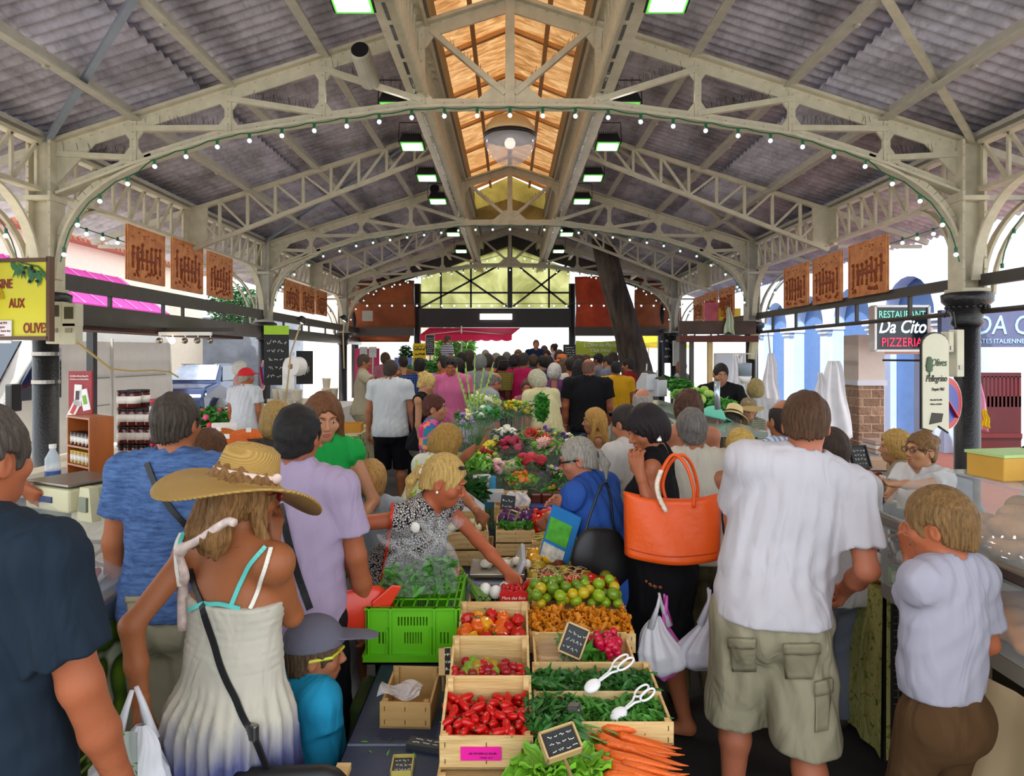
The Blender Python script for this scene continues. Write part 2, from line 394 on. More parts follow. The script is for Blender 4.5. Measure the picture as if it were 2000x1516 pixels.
# ---- light intermediate trusses
def half_truss(y, idx):
 for s in (-1, 1):
  tr = empty('lattice_rafter', (0, y, 0), label='light lattice rafter between the arched trusses, %s roof slope, %s one' % ('left' if s < 0 else 'right', ('nearer', 'farther')[idx]), cat='roof truss')
  A = Vector((s*4.95, 0, rz(4.95)-.05)); B = Vector((s*1.05, 0, rz(1.05)-.05))
  C = A+Vector((0, 0, -.62)); D = B+Vector((0, 0, -.34))
  MB().bar(A, B, .08, .06).ob('top_chord', M_iron, tr); MB().bar(C, D, .06, .06).ob('lower_chord', M_iron, tr)
  n = 9
  for k in range(n+1):
   t = k/n; p = A+(B-A)*t; q = C+(D-C)*t; MB().bar(p, q, .04, .04, up=(0, 1, 0)).ob('strut', M_iron, tr)
   if k < n:
    q2 = C+(D-C)*((k+1)/n); p2 = A+(B-A)*((k+1)/n)
    (MB().bar(p, q2, .035, .035, up=(0, 1, 0)) if k < 5 else MB().bar(q, p2, .035, .035, up=(0, 1, 0))).ob('diagonal', M_iron, tr)
  MB().box((s*4.86, 0, 3.92), (.3, .05, .62)).ob('gusset_plate', M_iron, tr)
for i, y in enumerate(YH): half_truss(y, i)
# ---- lantern girders (two long lattice girders)
for s in (-1, 1):
 g = empty('lantern_girder', (s*1.0, 0, 0), label='long lattice girder beside the ridge opening, %s side' % ('left' if s < 0 else 'right'), cat='girder')
 for z, w in ((4.74, .22), (5.5, .2)):
  mb = MB(); mb.bx(-w/2, w/2, -1.5, YEND, z-.015, z+.015); mb.bx(-s*.1-.012, -s*.1+.012, -1.5, YEND, z-.06, z+.06)
  mb.ob('flange', M_iron, g)
 y = -1.4; k = 0; mb = MB(); mb2 = MB()
 while y < YEND:
  mb.bar((0, y, 4.74), (0, y, 5.5), .02, .045, up=(0, 1, 0)); mb.bar((0, y, 4.74), (0, y+.2, 5.5), .015, .03, up=(0, 1, 0)); y += .2
  mb2.bx(-s*.07, -s*.07+.06*s, y-.03, y, 5.4, 5.7)
 mb.ob('web_bars', M_iron, g)
 MB().bx(-s*.12-.03, -s*.12+.03, -1.5, YEND, 5.5, 5.62).ob('cable_tray', mat('#7d7868', .5, metal=.3), g)
 dk = MB(); y = 1.
 while y < 20: dk.bx(-.03, .0, y, y+.28, 4.722, 4.7245); y += .36
 dk.ob('slot_marks', M_black, g)
# ---- floodlights
M_fl = mat('#f1fff0', .3, var=0, emit=7.0)
M_flg = mat('#6fe05a', .3, var=0, emit=.35)
def flood(x, y, z, lab, s):
 e = empty('floodlight', (x, y, z), rot=(math.radians(-12), 0, 0), label=lab, cat='floodlight', group='floodlights under the lantern girders')
 mb = MB(); mb.prism([(-.17, -.05), (.17, -.05), (.12, .07), (-.12, .07)], lambda p: (p[0], -.12, p[1]), lambda p: (p[0], .12, p[1]))
 for k in range(9): mb.bx(-.13+.03*k, -.12+.03*k, -.1, .1, .07, .11)
 mb.ob('housing', M_black, e, bevel=.004)
 MB().box((0, 0, -.056), (.3, .22, .012)).ob('green_rim', M_flg, e)
 MB().box((0, 0, -.065), (.26, .16, .012)).ob('lamp_glass', M_fl, e)
 mb = MB(); mb.tube([(-.19, 0, 0), (-.19, 0, .3), (.19, 0, .3), (.19, 0, 0)], .007, 5); mb.ob('bracket', SPK, e)
 ld = bpy.data.lights.new('floodlight_lamp', 'AREA'); ld.shape = 'RECTANGLE'; ld.size = .28; ld.size_y = .18; ld.energy = FLOOD_W; ld.color = (1, .97, .9)
 lo = bpy.data.objects.new('floodlight_lamp', ld); COL.objects.link(lo); lo.parent = e; lo.location = (0, 0, -.08)
FY = [5.15, 7.6, 9.0, 10.6, 12.2, 15.5, 18.0]
for i, y in enumerate(FY):
 for s in (-1, 1):
  flood(s*1.22*(1.08 if i else 1), y, 4.78 if i else 4.68, '%s floodlight from the camera hanging on the %s side of the ridge' % (('first', 'second', 'third', 'fourth', 'fifth', 'sixth', 'seventh')[i], 'left' if s < 0 else 'right'), s)
# ---- hanging dome lamp
e = empty('dome_lamp', (0, 8.3, 4.63), label='big round glass dome lamp hanging under the ridge', cat='pendant lamp')
MB().lathe([(.32*math.cos(a), -.36*math.sin(a)) for a in [PI/2*k/10 for k in range(11)]][::-1]+[(.31, 0)], n=28).ob('glass_bowl', mat('#e8dfe4', .05, var=0, alpha=.35, spec=1.), e, True)
MB().lathe([(.33, -.02), (.335, .02), (.32, .03)], n=28).ob('rim', SPK, e, True)
MB().lathe([(.32, .02), (.3, .12), (.22, .22), (.1, .27), (.04, .3)], n=28).ob('reflector_shell', mat('#d9b27c', .3, var=.05), e, True)
MB().tube([(0, 0, .28), (0, 0, 1.8)], .012, 6).ob('hanging_rod', SPK, e); MB().ball((0, 0, -.08), .07, 12, 8).ob('bulb', mat('#fff4e0', .3, var=0, emit=.8), e, True)
# ---- wind braces, speaker pipes
for s in (-1, 1):
 for k, (y0, y1) in enumerate(((7.1, 3.97), (13.4, 10.36), (19.9, 16.8))):
  mb = MB(); mb.bar((s*4.93, y0, 4.2), (s*1.5, y1, rz(1.5)-.05), .06, .045)
  tag(mb.ob('wind_brace', mat('#8f97a3', .45, metal=.3) if s < 0 else M_iron), 'straight diagonal brace under the %s roof, rising towards the camera, %s bay' % ('left' if s < 0 else 'right', ORD[k]), 'brace')
for k, (x, y) in enumerate(((-1.5, 6.9), (-1.4, 12.6))):
 mb = MB(); mb.lathe([(.09, 0), (.1, .02), (.1, .5), (.09, .5)], (x, y-.25, 4.96 if k == 0 else 5.0), 18, Matrix.Rotation(-PI/2-.25, 3, 'X')); mb.cm = 1
 mb.lathe([(.088, -.004), (.088, .0)], (x, y-.25, 4.96 if k == 0 else 5.0), 18, Matrix.Rotation(-PI/2-.25, 3, 'X'))
 tag(mb.ob('horn_speaker', [M_iron2, M_black], smooth=False), 'grey tubular speaker under the left roof slope, %s one' % ('nearer' if k == 0 else 'farther'), 'speaker')
# ---- columns
def column(x, y, side, nth):
 e = empty('iron_column', (x, y, 0), label='iron column with black shaft and grey riveted top, %s side, %s from the camera' % (side, nth), cat='column')
 MB().lathe([(.17, 0), (.17, .25), (.14, .3), (.125, .36), (.12, 2.25)], n=20).ob('shaft', M_black, e, True)
 prof = [(.13, 2.22), (.16, 2.25), (.14, 2.3), (.16, 2.36), (.2, 2.44), (.24, 2.48), (.245, 2.56), (.2, 2.58)]
 mb = MB(); mb.lathe(prof, n=24)
 for k in range(20):
  a = 2*PI*k/20; mb.ball((.19*math.cos(a), .19*math.sin(a), 2.42), .022, 6, 4)
 mb.ob('capital', M_black, e, True)
 mb = MB(); mb.bx(-.1, .1, -.02, .02, 2.58, 4.2); mb.bx(-.13, -.1, -.12, .12, 2.58, 4.2); mb.bx(.1, .13, -.12, .12, 2.58, 4.2)
 for z in np.arange(2.7, 4.2, .12):
  for q in (-.115, .115): mb.ball((q, -.122, float(z)), .012, 5, 3)
 mb.bx(-.14, .14, -.14, .14, 3.55, 3.6); mb.bx(-.15, .15, -.15, .15, 2.58, 2.62); mb.ob('riveted_post', M_iron if y < 8 else M_iron2, e)
 s = 1 if x > 0 else -1
 # longitudinal curved brackets
 for d in (-1, 1):
  mb = MB(); q = [Vector((0, d*(.14+.85*(1-math.cos(PI/2*i/12))), 2.7+.95*math.sin(PI/2*i/12))) for i in range(13)]
  for i in range(12): mb.bar(q[i], q[i+1], .1, .03, up=(0, d, 0) if i < 6 else (0, 0, 1))
  mb.ob('curved_bracket', M_iron, e)
 mb = MB(); q = [Vector((s*(.16+1.1*(1-math.cos(PI/2*i/12))), 0, 2.62+1.15*math.sin(PI/2*i/12))) for i in range(13)]
 for i in range(12): mb.bar(q[i], q[i+1], .09, .03, up=(s, 0, 0) if i < 6 else (0, 0, 1))
 q2 = [p+Vector((s*.12, 0, -.06)) for p in q]
 for i in range(12): mb.bar(q2[i], q2[i+1], .05, .03, up=(s, 0, 0) if i < 6 else (0, 0, 1))
 mb.ob('outer_bracket', M_iron, e)
NTH = ['first', 'second', 'third', 'fourth']
for s, nm in ((-1, 'left'), (1, 'right')):
 for i, y in enumerate(YC): column(s*CX*(1 if s < 0 else .985), y, nm, NTH[i])
 for i, y in enumerate([YNEAR]+YC[:]):
  y1 = (YC+[YEND])[i]
  if y1-y < 1: continue
  g = empty('eave_girder', (s*CX, 0, 0), label='lattice girder under the %s eave, %s bay from the camera' % (nm, NTH[i]), cat='girder')
  for z in (4.16, 3.66):
   MB().bx(-.06, .06, y+.14, y1-.14, z-.02, z+.02).ob('flange', M_iron, g)
  mb = MB(); n = max(2, int((y1-y)/.36))
  for k in range(n):
   a = y+.14+(y1-y-.28)*k/n; b = y+.14+(y1-y-.28)*(k+1)/n
   mb.bar((0, a, 3.66), (0, b, 4.16), .035, .03, up=(1, 0, 0)); mb.bar((0, b, 3.66), (0, b, 4.16), .035, .03, up=(1, 0, 0))
  mb.bx(-.03, .03, (y+y1)/2-.15, (y+y1)/2+.15, 3.6, 4.18)
  mb.ob('web_bars', M_iron, g)
  # lintel beams
  tag(MB().bx(s*CX-.04, s*CX+.04, y+.12, y1-.12, 2.64, 2.82 if s < 0 else 2.76).ob('side_beam', M_dbrown), 'dark brown upper side beam, %s side, %s bay from the camera' % (nm, NTH[i]), 'beam')
  if s < 0:
   mb = MB().bx(-CX-.035, -CX+.035, y+.12, y1-.12, 2.26, 2.5)
   tag(mb.ob('side_fascia', mat('#4a443d', .28, metal=.55, var=.2, vs=3)), 'dark metal fascia under the left side beam, %s bay from the camera' % NTH[i], 'beam')
  else:
   mb = MB().tube([(CX, y+.12, 2.37), (CX, y1-.12, 2.37)], .028, 8)
   tag(mb.ob('side_rail', M_dbrown), 'thin dark pipe rail under the right side beam, %s bay from the camera' % NTH[i], 'rail')
  for k, fr in enumerate((.18, .38, .47, .7, .86)):
   yy = y+(y1-y)*fr; tag(MB().bx(s*CX-.02, s*CX+.02, yy-.02, yy+.02, 2.38, 2.65).ob('side_mullion', M_dbrown), 'short dark upright between the %s side beams' % nm, 'mullion', 'uprights between the %s side beams' % nm)
# side strings of bulbs under the outer brackets
for s, nm in ((-1, 'left'), (1, 'right')):
 for i, y in enumerate(YC):
  st = empty('string_lights', (s*5.12, y, 0), label='bulbs strung along the side arch by the %s column on the %s' % (NTH[i], nm), cat='string lights')
  pts = [(s*(.1+1.0*(1-math.cos(a))), -.1, 2.75+1.0*math.sin(a)) for a in [PI/2*k/12 for k in range(13)]]
  MB().tube(pts, .007, 5).ob('cable', M_green, st)
  for k in (1, 4, 7, 10):
   x, yy, z = pts[k]; MB().tube([(x, yy, z), (x, yy, z-.05)], .017, 8).ob('bulb_socket', M_green, st); MB().ball((x, yy, z-.075), .026, 10, 8).ob('bulb', M_bulb, st, True)
  st = empty('string_lights', (s*5.3, y+.3, 3.5), label='bulbs strung outside the %s eave just behind the %s column' % (nm, NTH[i]), cat='string lights')
  MB().tube([(0, 0, 0), (0, 2.4, -.05)], .007, 5).ob('cable', M_green, st)
  for k in range(7): MB().tube([(0, .2+k*.33, 0), (0, .2+k*.33, -.05)], .017, 8).ob('bulb_socket', M_green, st); MB().ball((0, .2+k*.33, -.075), .026, 10, 8).ob('bulb', M_bulb, st, True)
# outer canopy supports
for s in (-1, 1):
 for i, y in enumerate(YC+[10.36]):
  mb = MB(); mb.bar((s*5.1, y, 4.12), (s*6.5, y, 3.66), .06, .08); mb.bar((s*5.1, y, 3.6), (s*6.4, y, 3.6), .05, .05)
  tag(mb.ob('canopy_arm', M_iron2), 'steel arm carrying the outer canopy, %s side, row %s' % ('left' if s < 0 else 'right', ('by the first column', 'by the second column', 'by the third column', 'midway in the second bay')[i]), 'canopy arm')
# ---- terracotta relief panels
def relief(y0, y1, s, z0, z1, lab, seed):
 q = random.Random(seed); w = y1-y0; h = z1-z0
 e = empty('relief_panel', (s*4.93, (y0+y1)/2, (z0+z1)/2), rz=-PI/2 if s < 0 else PI/2, label=lab, cat='relief panel')
 e.rotation_euler = (0, 0, PI/2 if s < 0 else -PI/2)
 MB().box((0, 0, 0), (w, .03, h)).ob('clay_slab', M_terra, e, bevel=.006)
 mb = MB()
 for k in range(7): # figures round a table
  x = -w*.36+w*.72*k/6; hh = h*q.uniform(.22, .38); zb = -h*.2+q.uniform(0, .06)*h
  mb.ball((x, -.016, zb+hh*.5), (w*.035, .012, hh*.5), 8, 6); mb.ball((x, -.018, zb+hh+.02*h), w*.028, 8, 6)
  mb.tube([(x, -.018, zb+hh*.7), (x+w*q.uniform(-.09, .09), -.018, zb+hh*.6)], w*.011, 5)
  mb.tube([(x-.01*w, -.016, zb), (x-.02*w, -.016, zb-.12*h)], w*.01, 5); mb.tube([(x+.01*w, -.016, zb), (x+.02*w, -.016, zb-.12*h)], w*.01, 5)
 mb.box((0, -.02, -h*.08), (w*.5, .012, h*.05)); mb.tube([(-w*.2, -.018, -h*.08), (-w*.22, -.018, -h*.3)], w*.012, 5); mb.tube([(w*.2, -.018, -h*.08), (w*.22, -.018, -h*.3)], w*.012, 5)
 for k in range(12): mb.ball((w*q.uniform(-.42, .42), -.016, h*q.uniform(-.42, -.32)), w*q.uniform(.015, .03), 7, 5)
 for k in range(8): x = w*q.uniform(-.4, .4); z = h*q.uniform(.28, .42); mb.tube([(x-.02, -.016, z+.015), (x, -.016, z), (x+.02, -.016, z+.015)], .005, 4)
 mb.ob('carved_figures', M_terrad, e, True)
 mb = MB()
 for d in (-1, 1): mb.box((d*w*.485, -.012, 0), (w*.03, .02, h*.99)); mb.box((0, -.012, d*h*.485), (w*.97, .02, h*.03))
 mb.ob('raised_rim', M_terra, e)
t = mk('terracotta'); t.base(t.ramp(t.noise(7, 5), [(.3, '#b1602a'), (.7, '#dd8f4c')])); t.bump(t.noise(25, 4), .6, .02); M_terra = t.m
M_terrad = mat('#8a3f1c', .7, var=.15)
def rp(x0, x1, ytop, ybot, s, lab, seed):
 X = 4.95; a = F*X/abs(x0-VX); b = F*X/abs(x1-VX); ya, yb = min(a, b), max(a, b)
 Ym = (ya+yb)/2; relief(ya, yb, s, CZ-(ybot-VY)*Ym/F, CZ-(ytop-VY)*Ym/F, lab, seed)
rp(243, 317, 450, 553, -1, 'terracotta relief above the left beam, first from the near left column', 1)
rp(332, 392, 474, 570, -1, 'terracotta relief above the left beam, middle of the near three', 2)
rp(402, 450, 498, 582, -1, 'terracotta relief above the left beam, third from the near left column', 3)
rp(553, 583, 550, 607, -1, 'terracotta relief beyond the second left column, nearest of that three', 4)
rp(586, 612, 560, 612, -1, 'terracotta relief beyond the second left column, middle of that three', 5)
rp(615, 636, 568, 616, -1, 'terracotta relief beyond the second left column, farthest of that three', 6)
rp(1738, 1662, 470, 577, 1, 'terracotta relief above the right beam, nearest the near right column', 7)
rp(1648, 1592, 498, 592, 1, 'terracotta relief above the right beam, middle of the near three', 8)
rp(1582, 1535, 518, 600, 1, 'terracotta relief above the right beam, farthest of the near three', 9)
rp(1436, 1408, 562, 617, 1, 'terracotta relief beyond the second right column, nearest of that three', 10)
rp(1403, 1379, 570, 622, 1, 'terracotta relief beyond the second right column, middle of that three', 11)
rp(1376, 1357, 580, 628, 1, 'terracotta relief beyond the second right column, farthest of that three', 12)
# ================================================================ far end of the hall
YG = 22.3
def pz(py, Y): return CZ-(py-VY)*Y/F
def pxx(px, Y): return (px-VX)*Y/F
M_scr = transl('#eef0b8', .85, vs=1.2, stops=[(.3, '#b0b084'), (.55, '#dcdcb4'), (.8, '#f6f4dc')])
zt = pz(602, YG); e = empty('gable_screen', (0, YG, 0), label='pale yellow translucent sheet closing the far gable above the doorway', cat='gable screen')
xl, xr = pxx(822, YG), pxx(1113, YG)
mb = MB(); mb.prism([(xl, zt), (xr, zt), (xr, rz(xr)-.35), (.0, rz(0)-.2), (xl, rz(xl)-.3)], lambda p: (p[0], 0, p[1]), lambda p: (p[0], .02, p[1])); mb.ob('sheet', M_scr, e)
M_gd = mat('#2b2a28', .5)
for x0, z0, x1, z1 in [(xl, zt, -.02, 5.1), (xr, zt, .02, 5.1), (-2.2, 5.0, -.1, zt+.05), (2., 5.0, .1, zt+.05), (-1.3, zt, -1.3, 5.0), (1.3, zt, 1.3, 5.0), (-2.3, zt, -2.3, 4.7), (xl, 4., xr, 4.)]:
 MB().bar((x0, -.12, z0), (x1, -.12, z1), .06, .06, up=(0, 1, 0)).ob('frame_bar', M_gd, e)
MB().bar((0, -.15, zt), (0, -.15, 5.5), .16, .12, up=(0, 1, 0)).ob('centre_post', M_gd, e)
st = empty('string_lights', (0, YG-.4, 0), label='straight row of bulbs across the far gable beam', cat='string lights')
MB().tube([(-4.9, 0, zt+.12), (4.9, 0, zt+.12)], .008, 4).ob('cable', M_green, st)
for k in range(24): MB().ball((-4.7+k*.41, 0, zt+.05), .035, 8, 6).ob('bulb', M_bulb, st, True)
for s in (-1, 1):
 st = empty('string_lights', (0, YG-.5, 0), label='bulbs sloping up the far gable, %s side' % ('left' if s < 0 else 'right'), cat='string lights')
 MB().tube([(s*5, 0, 3.9), (s*.3, 0, 5.2)], .008, 4).ob('cable', M_green, st)
 for k in range(18): MB().ball((s*(4.9-k*.26), 0, 3.88+k*.07), .03, 8, 6).ob('bulb', M_bulb, st, True)
tag(MB().bx(xl-.05, xr+.05, YG-.2, YG, pz(640, YG), zt-.02).ob('door_lintel', mat('#2a2522', .5)), 'deep dark beam over the bright far doorway', 'beam')
tag(MB().bx(pxx(938, YG), pxx(1000, YG), YG-.26, YG-.2, pz(625, YG), pz(614, YG)).ob('lit_sign', mat('#ffffff', .4, var=0, emit=3)), 'white lit panel on the beam over the far doorway', 'sign')
for x, lab in ((pxx(816, YG), 'dark post left of the far doorway'), (pxx(1117, YG), 'dark post right of the far doorway'), (pxx(695, YG), 'dark post at the far left corner'), (pxx(1290, YG), 'dark post at the far right corner')):
 tag(MB().tube([(x, YG-.1, 0), (x, YG-.1, 4.3)], .12, 10).ob('end_post', M_black, smooth=True), lab, 'post')
def tarp(x0, x1, y0, y1, Y, lab, col, ripple=.05, seed=0):
 q = random.Random(seed); ph = q.random()*6
 X0, X1, Z0, Z1 = pxx(x0, Y), pxx(x1, Y), pz(y1, Y), pz(y0, Y)
 mb = MB().grid(lambda u, v: (X0+(X1-X0)*u+.02*math.sin(v*5+ph), Y+ripple*math.sin(u*9+ph+v*2)+.03*math.sin(v*7), Z0+(Z1-Z0)*v), 24, 12)
 return tag(mb.ob('tarpaulin', col, smooth=True, solid=.01), lab, 'tarpaulin')
M_or = transl('#d2642a', .22, vs=1.4, stops=[(.3, '#8a4a26'), (.7, '#b5683a')]); M_or2 = transl('#e0502a', .3, vs=1.4, stops=[(.3, '#a84426'), (.7, '#d2643c')])
tarp(672, 810, 548, 641, YG-.25, 'orange tarpaulin closing the upper left of the far end', M_or, seed=1)
tarp(695, 800, 655, 668, YG-.25, 'narrow rolled orange tarpaulin under the left end beam', M_or, seed=5)
tarp(1124, 1208, 540, 645, YG-.25, 'bright orange tarpaulin right of the far doorway', M_or2, seed=2)
tarp(1240, 1330, 548, 640, YG-.25, 'dark orange tarpaulin right of the tree trunk', M_or, seed=3)
for x0, x1, lab in ((680, 812, 'grey beam across the far left bay'), (1120, 1335, 'grey beam across the far right bay')):
 tag(MB().bx(pxx(x0, YG), pxx(x1, YG), YG-.5, YG-.36, pz(657, YG), pz(640, YG)).ob('end_beam', mat('#4d453f', .5)), lab, 'beam')
# tree trunk leaning through the hall end
def bark():
 t = mk('bark'); t.base(t.ramp(t.noise(6, 6, (1, 1, .25)), [(.3, '#2c241e'), (.7, '#64564a')])); t.bump(t.noise(9, 5, (2, 2, .4)), 1., .05); t.b.inputs['Roughness'].default_value = .9; return t.m
M_bark = bark()
Yt = 18.6; mb = MB(); pts = [P(1262, 790, Yt), P(1243, 720, Yt), P(1228, 660, Yt), P(1212, 600, Yt), P(1196, 550, Yt), P(1184, 500, Yt+.2), P(1176, 460, Yt+.3)]; pts[0].z = 0
mb.tube(pts, [.5, .44, .38, .36, .34, .33, .32], 16); tag(mb.ob('tree_trunk', M_bark, smooth=True), 'thick dark tree trunk leaning left through the far right of the hall', 'tree trunk')
# ================================================================ organic shapes: smooth-union fields meshed with surface nets
A = np.array
def V3(*p): return np.array(p, float)
def nrm(v): v = np.asarray(v, float); return v/(np.linalg.norm(v)+1e-9)
class Field:
 def __init__(s): s.p = []; s.post = []; s.cuts = []
 def cap(s, a, b, ra, rb, k=.02, n=None, flat=1., clips=(), op='u'):
  s.p.append(('c', V3(*a), V3(*b), ra, rb, k, None if n is None else nrm(n), flat, clips, op)); return s
 def ell(s, c, r, k=.02, M=None, clips=(), op='u'):
  s.p.append(('e', V3(*c), V3(*r), k, None if M is None else A(M), clips, op)); return s
 def cut(s, p, n): s.cuts.append((V3(*p), nrm(n))); return s
 def bounds(s, pad=.03):
  lo = V3(9, 9, 9); hi = -lo
  for q in s.p:
   if q[-1] != 'u': continue
   if q[0] == 'c': m = max(q[3], q[4]); l = np.minimum(q[1], q[2])-m; h = np.maximum(q[1], q[2])+m
   else: m = max(q[2]) if q[4] is not None else q[2]; l = q[1]-m; h = q[1]+m
   lo = np.minimum(lo, l); hi = np.maximum(hi, h)
  for p, n in s.cuts:
   for a in range(3):
    if n[a] > .97: hi[a] = min(hi[a], p[a]+.02)
    if n[a] < -.97: lo[a] = max(lo[a], p[a]-.02)
  return lo-pad, hi+pad
 def ev(s, lo, n, h):
  f = np.full(n, .5, np.float32)
  ax = [(lo[i]+h*np.arange(n[i])).astype(np.float32) for i in range(3)]
  for q in s.p:
   op = q[-1]; k = q[5] if q[0] == 'c' else q[3]
   if q[0] == 'c': m = max(q[3], q[4]); l = np.minimum(q[1], q[2])-m; u = np.maximum(q[1], q[2])+m
   else: m = max(q[2]); l = q[1]-m; u = q[1]+m
   mg = k*1.3+2.2*h
   i0 = [int(max(0, math.floor((l[i]-mg-lo[i])/h))) for i in range(3)]; i1 = [int(min(n[i], math.ceil((u[i]+mg-lo[i])/h)+1)) for i in range(3)]
   if any(i1[i] <= i0[i] for i in range(3)): continue
   x = ax[0][i0[0]:i1[0], None, None]; y = ax[1][None, i0[1]:i1[1], None]; z = ax[2][None, None, i0[2]:i1[2]]
   if q[0] == 'c':
    _, a, b, ra, rb, k, nn, flat, clips, _ = q
    px, py, pz_ = x-a[0], y-a[1], z-a[2]; bx, by, bz = b-a; bb = bx*bx+by*by+bz*bz+1e-9
    if nn is not None and flat != 1:
     dn = px*nn[0]+py*nn[1]+pz_*nn[2]; e = 1/flat-1; db = (b-a) @ nn
     px = px+nn[0]*dn*e; py = py+nn[1]*dn*e; pz_ = pz_+nn[2]*dn*e
     bx, by, bz = (b-a)+nn*db*e; bb = bx*bx+by*by+bz*bz+1e-9
    t = np.clip((px*bx+py*by+pz_*bz)/bb, 0, 1)
    d = np.sqrt((px-bx*t)**2+(py-by*t)**2+(pz_-bz*t)**2)-(ra+(rb-ra)*t)
    if flat != 1: d = d*max(flat, .5)
   else:
    _, c, r, k, M, clips, _ = q
    px, py, pz_ = x-c[0], y-c[1], z-c[2]
    if M is not None:
     px, py, pz_ = (px*M[0, 0]+py*M[1, 0]+pz_*M[2, 0]), (px*M[0, 1]+py*M[1, 1]+pz_*M[2, 1]), (px*M[0, 2]+py*M[1, 2]+pz_*M[2, 2])
    k0 = np.sqrt((px/r[0])**2+(py/r[1])**2+(pz_/r[2])**2)+1e-6; k1 = np.sqrt((px/r[0]**2)**2+(py/r[1]**2)**2+(pz_/r[2]**2)**2)+1e-6
    d = k0*(k0-1)/k1
   for p, nn in clips: d = np.maximum(d, (x-p[0])*nn[0]+(y-p[1])*nn[1]+(z-p[2])*nn[2])
   sl = tuple(slice(i0[i], i1[i]) for i in range(3)); g = f[sl]
   if op == 'u':
    hh = np.clip(.5+.5*(g-d)/k, 0, 1); f[sl] = g*(1-hh)+d*hh-k*hh*(1-hh)
   else:
    d = -d; hh = np.clip(.5-.5*(g-d)/k, 0, 1); f[sl] = g*(1-hh)+d*hh+k*hh*(1-hh)
  x = ax[0][:, None, None]; y = ax[1][None, :, None]; z = ax[2][None, None, :]
  for fn in s.post: f = f+fn(x, y, z)
  for p, nn in s.cuts: f = np.maximum(f, (x-p[0])*nn[0]+(y-p[1])*nn[1]+(z-p[2])*nn[2])
  return f
CORN = [(0, 0, 0), (1, 0, 0), (0, 1, 0), (1, 1, 0), (0, 0, 1), (1, 0, 1), (0, 1, 1), (1, 1, 1)]
EDG = [(0, 1), (2, 3), (4, 5), (6, 7), (0, 2), (1, 3), (4, 6), (5, 7), (0, 4), (1, 5), (2, 6), (3, 7)]
def nets(f, lo, h):
 ins = f < 0; n = A(f.shape)-1
 cnt = np.zeros(n, np.int8)
 for c in CORN: cnt += ins[c[0]:c[0]+n[0], c[1]:c[1]+n[1], c[2]:c[2]+n[2]]
 I, J, K = np.nonzero((cnt > 0) & (cnt < 8))
 if len(I) == 0: return np.zeros((0, 3)), np.zeros((0, 4), int)
 vals = np.stack([f[I+c[0], J+c[1], K+c[2]] for c in CORN]); cc = A(CORN, np.float32)
 acc = np.zeros((len(I), 3), np.float32); w = np.zeros(len(I), np.float32)
 for a, b in EDG:
  va, vb = vals[a], vals[b]; m = (va < 0) != (vb < 0); t = np.where(m, va/np.where(m, va-vb, 1), 0)
  acc += np.where(m[:, None], cc[a]+(cc[b]-cc[a])*t[:, None], 0); w += m
 v = (np.stack([I, J, K], 1)+acc/w[:, None])*h+lo
 idx = np.full(n, -1, np.int32); idx[I, J, K] = np.arange(len(I))
 Q = []
 for ax in range(3):
  a = [slice(None)]*3; b = [slice(None)]*3; a[ax] = slice(0, -1); b[ax] = slice(1, None)
  s = ins[tuple(a)] != ins[tuple(b)]; i, j, k = np.nonzero(s); p = np.stack([i, j, k]); o1, o2 = (ax+1) % 3, (ax+2) % 3
  ok = (p[o1] > 0) & (p[o2] > 0) & (p[o1] < n[o1]) & (p[o2] < n[o2]) & (p[ax] < n[ax]); p = p[:, ok]
  def g(d1, d2):
   q = p.copy(); q[o1] += d1; q[o2] += d2; return idx[q[0], q[1], q[2]]
  quad = np.stack([g(-1, -1), g(0, -1), g(0, 0), g(-1, 0)], 1)
  fl = ~ins[p[0], p[1], p[2]]; quad[fl] = quad[fl][:, ::-1]; quad = quad[(quad >= 0).all(1)]; Q.append(quad)
 return v, np.concatenate(Q)
def mesh_field(F_, res, fine=(), maxn=3.5e7):
 """coarse grid over the whole field, finer grids inside the boxes of `fine` [(lo, hi, res)]"""
 lo, hi = F_.bounds(); n = np.ceil((hi-lo)/res).astype(int)+1
 while n.prod() > maxn: res *= 1.2; n = np.ceil((hi-lo)/res).astype(int)+1
 v, q = nets(F_.ev(lo, n, res), lo, res); VS = [v]; QS = []
 if len(q):
  c = v[q].mean(1); keep = np.ones(len(q), bool)
  for l, u, r in fine: keep &= ~((c > A(l)+.6*res) & (c < A(u)-.6*res)).all(1)
  QS.append(q[keep])
 off = len(v)
 for l, u, r in fine:
  n = np.ceil((A(u)-A(l))/r).astype(int)+1; v2, q2 = nets(F_.ev(A(l, float), n, r), A(l, float), r)
  VS.append(v2); QS.append(q2+off); off += len(v2)
 return np.concatenate(VS), np.concatenate(QS)
def np_ob(name, v, q, m, parent=None):
 me = bpy.data.meshes.new(name); me.vertices.add(len(v)); me.vertices.foreach_set('co', np.asarray(v, np.float32).ravel())
 me.loops.add(len(q)*4); me.loops.foreach_set('vertex_index', q.astype(np.int32).ravel())
 me.polygons.add(len(q)); me.polygons.foreach_set('loop_start', np.arange(0, len(q)*4, 4, dtype=np.int32))
 me.update(calc_edges=True); me.polygons.foreach_set('use_smooth', np.ones(len(q), bool))
 for x in (m if isinstance(m, (list, tuple)) else [m]): me.materials.append(x)
 me.validate(); o = bpy.data.objects.new(name, me); COL.objects.link(o)
 if parent is not None: o.parent = parent
 return o
